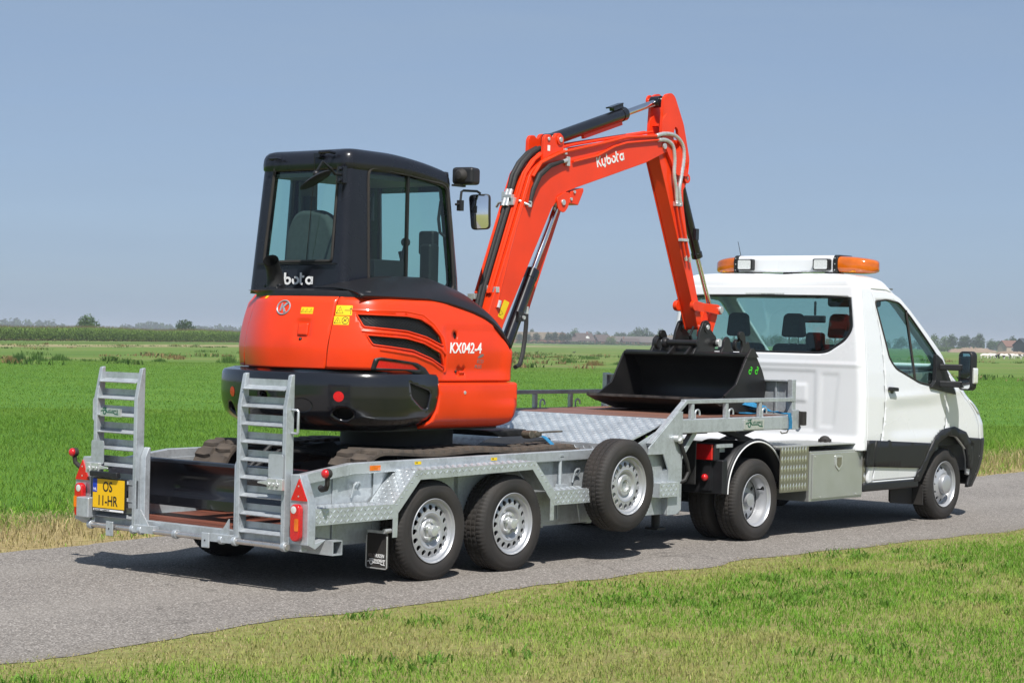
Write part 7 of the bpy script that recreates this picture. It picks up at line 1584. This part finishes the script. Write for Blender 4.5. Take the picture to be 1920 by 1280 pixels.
LB_ = ['leftmost grey pollard willow before the tan barn', 'second grey pollard willow from the left before the tan barn', 'grey pollard willow at the right end of the first willow row', 'first willow of the denser row left of the brick annex', 'second willow of the denser row left of the brick annex', 'third willow of the denser row left of the brick annex', 'last grey willow right before the brick annex', 'tall green tree behind the brick annex', 'dark tree showing behind the dormer farmhouse roof', 'dark tree behind the gap between the two farmhouses', 'dark tree behind the white-edged gable house', 'bright green rounded tree before the gable house', 'dark tree right of the bright green tree', 'dark tree left of the tall chimney', 'green tree just right of the tall chimney', 'tallest dark tree above the long grey barn, left half', 'broad dark tree above the long grey barn, right half', 'low dark tree behind the right end of the grey barn', 'green tree behind the left bucket hook', 'dark tree behind the excavator coupler', 'small dark tree top above the tan barn roof']
for (X, w, h, pal, kd, dd), lb in zip(TC, LB_): tree(bx(X), D + dd, h * 1.13, 0, w * K * 1.4, pal, lb, 'trees round the farms', kd)
TR_ = [(1752, 26, 12, LIGHT), (1772, 26, 11, LIGHT), (1786, 24, 12.5, DARK), (1805, 18, 11, DARK), (1812, 20, 11.6, DARK), (1826, 22, 10, DARK), (1837, 24, 13.2, DARK), (1858, 22, 9, MID), (1872, 24, 8.5, MID), (1888, 20, 9.5, MID), (1899, 20, 11.5, DARK), (1915, 24, 10.0, DARK), (1935, 26, 11.0, MID)]
LR_ = ['light green bushy tree behind the truck windscreen pillar', 'light green bushy tree left of the dark trees on the right', 'dark round tree right of the light bushy trees', 'narrow dark tree between two dark trees left of the mirror', 'dark tree just left of the tallest tree above the mirror', 'small dark tree close left of the tallest tree above the mirror', 'tallest dark tree above the truck mirror', 'low green tree right of the tallest tree', 'low green tree midway to the pale brick house', 'green tree left of the pale brick house', 'dark tree right behind the pale brick house', 'dark tree above the sheet-clad barn', 'green tree at the far right edge']
for (px, w, h, pal), lb in zip(TR_, LR_): tree(px, 1330, h * .95, 0, w * 1.25, pal, lb, 'trees on the right horizon')
for i, px in enumerate((1395, 1425, 1455, 1490, 1520, 1555, 1590, 1625, 1655, 1690, 1720)): tree(px, 1450 + 25 * (i % 3), 8.0 + (i * 37 % 5) * .7, 0, 42, DARK, 'dark tree in the row seen through the truck windows', 'tree row behind the truck')
# hedge and soil heaps on the right
def mound(name, px0, px1, d, h, m, label, cat, rough=.35, n=40):
    A, B = np.array(at(px0, d)), np.array(at(px1, d)); mb = MB(); rows = []; r_ = np.random.default_rng(px0)
    for i, t in enumerate(np.linspace(0, 1, n)):
        hh = h * (math.sin(PI * t) ** .3) * (1 + rough * (r_.random() - .5)); p = A + (B - A) * t
        rows.append([(p[0] + VIEW[0] * q * h * 1.6, p[1] + VIEW[1] * q * h * 1.6, -.1 + hh * max(0, 1 - q * q) ** .7 * (1 + .15 * (r_.random() - .5))) for q in np.linspace(-1, 1, 9)])
    mb.grid(rows); o = mb.build(name, m, smooth=60); tag(o, label, cat); return o
EARTH = mat('bare_earth', (.20, .145, .10), .95, col2=(.29, .22, .16), nscale=.15)
mound('earth_heap', 1778, 1868, 860, 2.1, EARTH, 'long pale brown earth heap behind the truck mirror', 'earth heap'); mound('earth_heap', 1866, 1925, 700, 1.1, EARTH, 'low pale earth bank behind the grazing cattle', 'earth heap')
hd = np.array([(t, 0, .8 + .25 * math.sin(t * 1.7), 1.3, .9) for t in np.linspace(-11, 11, 22)])
for px_, w_, lb_ in ((bx(770), 34, 'low dark hedge before the dormer farmhouse'), (bx(1290), 44, 'low dark hedge before the long grey barn'), (bx(430), 50, 'low shrubs at the foot of the pollard willows')):
    q_ = [(t, .6 * math.sin(t), .55 + .3 * math.sin(t * 1.3), .95, .9) for t in np.linspace(-w_ / 2, w_ / 2, int(w_ * 1.3))]
    x, y = at(px_, D - 75); o = obj('hedge', crown_mesh('hedge', q_, int(w_ * 60), .5, MID, int(w_)), LEAF, smooth=0); o.location = (x, y, .1); o.rotation_euler = (0, 0, SIDE); tag(o, lb_, 'hedge')
x, y = at(1798, 1050); o = obj('hedge', crown_mesh('hedge', [tuple(q) for q in hd], 2600, .55, LIGHT, 5), LEAF, smooth=0); o.location = (x, y, .3); o.rotation_euler = (0, 0, SIDE); tag(o, 'long low light green hedge in front of the dark trees', 'hedge')
# distant woods, blue with haze
def wood(px0, px1, d, h, sd, pal=DARK):
    A, B = np.array(at(px0, d)), np.array(at(px1, d)); n = max(6, int(np.linalg.norm(B - A) / 14)); r_ = np.random.default_rng(sd); L = []
    for t in np.linspace(0, 1, n):
        p = A + (B - A) * t; e = math.sin(PI * t) ** .35; hh = h * (.78 + .32 * r_.random()) * e; L += [(p[0], p[1], hh * .42, hh * .60, 1), (p[0] + r_.normal() * 6, p[1] + r_.normal() * 6, hh * .3, hh * .6, 1)]
    o = obj('distant_wood', crown_mesh('distant_wood', L, int(n * 170), 4.2, pal, sd), LEAF, smooth=0); o['kind'] = 'stuff'
wood(-90, 142, 2700, 22, 1); wood(222, 246, 2800, 15, 2); wood(248, 330, 2700, 21, 3); wood(325, 560, 2800, 18, 4); wood(560, 1000, 3000, 14, 5); wood(960, 1750, 2600, 11, 6); wood(1700, 2050, 2200, 10.5, 7)
# grazing cattle, two crows
def cow_mesh():
    me = bpy.data.meshes.new('cow'); b = bmesh.new(); sk = b.verts.layers.skin.verify()
    def v(x, y, z, r, r2=None): q = b.verts.new((x, y, z)); q[sk].radius = (r, r2 or r); q[sk].use_root = len(b.verts) == 1; return q
    hip = v(-.65, 0, .95, .30, .30); mid = v(-.1, 0, .88, .33, .36); sh = v(.5, 0, .92, .27, .30); nk = v(.85, 0, .78, .16); hd = v(1.1, 0, .42, .13); mz = v(1.25, 0, .16, .085)
    for a, c in ((hip, mid), (mid, sh), (sh, nk), (nk, hd), (hd, mz)): b.edges.new((a, c))
    for s in (-1, 1):
        k = v(-.72, .17 * s, .6, .13); h = v(-.78, .17 * s, .33, .065); f = v(-.72, .17 * s, .02, .055); b.edges.new((hip, k)); b.edges.new((k, h)); b.edges.new((h, f))
        k = v(.52, .15 * s, .55, .095); f = v(.52, .15 * s, .02, .055); b.edges.new((sh, k)); b.edges.new((k, f)); e = v(1.02, .16 * s, .56, .04); b.edges.new((hd, e))
    t = v(-.97, 0, .9, .04); u_ = v(-1.0, 0, .4, .03); b.edges.new((hip, t)); b.edges.new((t, u_))
    b.to_mesh(me); b.free(); return me
CM = cow_mesh()
def hide(i):
    M = bpy.data.materials.new('cow_hide'); M.use_nodes = True; n = M.node_tree.nodes; l = M.node_tree.links; tc = n.new('ShaderNodeTexCoord'); mp = n.new('ShaderNodeMapping'); mp.inputs['Location'].default_value = (i * 3.3, i, 0); l.new(tc.outputs['Object'], mp.inputs[0])
    a = [(.46, (.025, .023, .022)), (.5, (.72, .70, .66))] if i != 0 else [(.25, (.45, .36, .28)), (.35, (.74, .70, .64))]
    l.new(ramp_n(n, l, nz(n, l, mp.outputs[0], 1.1, 1), a), n['Principled BSDF'].inputs['Base Color']); n['Principled BSDF'].inputs['Roughness'].default_value = .8; return M
HIDES = [hide(i) for i in range(5)]
CW = [(1847, 355, 1, 0), (1857, 372, -1, 0), (1864, 352, 1, 1), (1877, 360, -1, 2), (1889, 350, 1, 3), (1899, 372, 1, 1), (1908, 352, -1, 4), (1921, 356, 1, 2)]
CLb = ['pale cream cow, leftmost of the grazing cattle on the right', 'pale cow half behind the leftmost cattle', 'spotted cow third from the left in the herd', 'black and white cow in the middle of the grazing herd', 'mostly black cow right of the middle of the herd', 'spotted cow standing a little behind the herd', 'black cow near the right end of the herd', 'spotted cow cut by the right picture edge']
for (px, d, fl, hi), lb in zip(CW, CLb):
    me = CM.copy(); me.name = 'cow'; o = bpy.data.objects.new('cow', me); COL.objects.link(o); me.materials.append(HIDES[hi]); o.modifiers.new('skin', 'SKIN'); md = o.modifiers.new('sub', 'SUBSURF'); md.levels = md.render_levels = 1
    x, y = at(px, d); o.location = (x, y, float(zg(x, y))); o.rotation_euler = (0, 0, SIDE + (0 if fl > 0 else PI) + random.uniform(-.4, .4)); o.scale = (.82,) * 3; tag(o, lb, 'cow', 'cattle grazing on the right')
for px, d, lb in ((1007, 290, 'black crow on the meadow, left of two'), (1077, 300, 'black crow on the meadow, nearer the bucket')):
    mb = MB(); mb.sphere((0, 0, .16), .1, 12, 8, (1.7, .8, .8)); mb.sphere((.17, 0, .27), .055, 10, 6); mb.tube([(.21, 0, .27), (.30, 0, .25)], [.02, .004], 6); mb.tube([(-.12, 0, .15), (-.33, 0, .10)], [.05, .02], 6); mb.tube([(.02, .03, .08), (.02, .03, -.0)], .01, 5); mb.tube([(.02, -.03, .08), (.02, -.03, -.0)], .01, 5)
    o = mb.build('crow', 'black', smooth=60); x, y = at(px, d); o.location = (x, y, float(zg(x, y))); o.rotation_euler = (0, 0, SIDE); tag(o, lb, 'bird', 'crows on the meadow')
# haze
HZ = 2.2e-4
mb = MB(); mb.box(-3500, 6500, -3500, 6500, -1.2, 26); hz = mb.build('haze', None, smooth=0)
M = bpy.data.materials.new('haze'); M.use_nodes = True; n = M.node_tree.nodes; n.remove(n['Principled BSDF']); pv = n.new('ShaderNodeVolumePrincipled'); pv.inputs['Color'].default_value = (.82, .88, .97, 1); pv.inputs['Density'].default_value = HZ; pv.inputs['Anisotropy'].default_value = 0.0
M.node_tree.links.new(pv.outputs[0], n['Material Output'].inputs['Volume']); hz.data.materials.append(M); hz['kind'] = 'stuff'
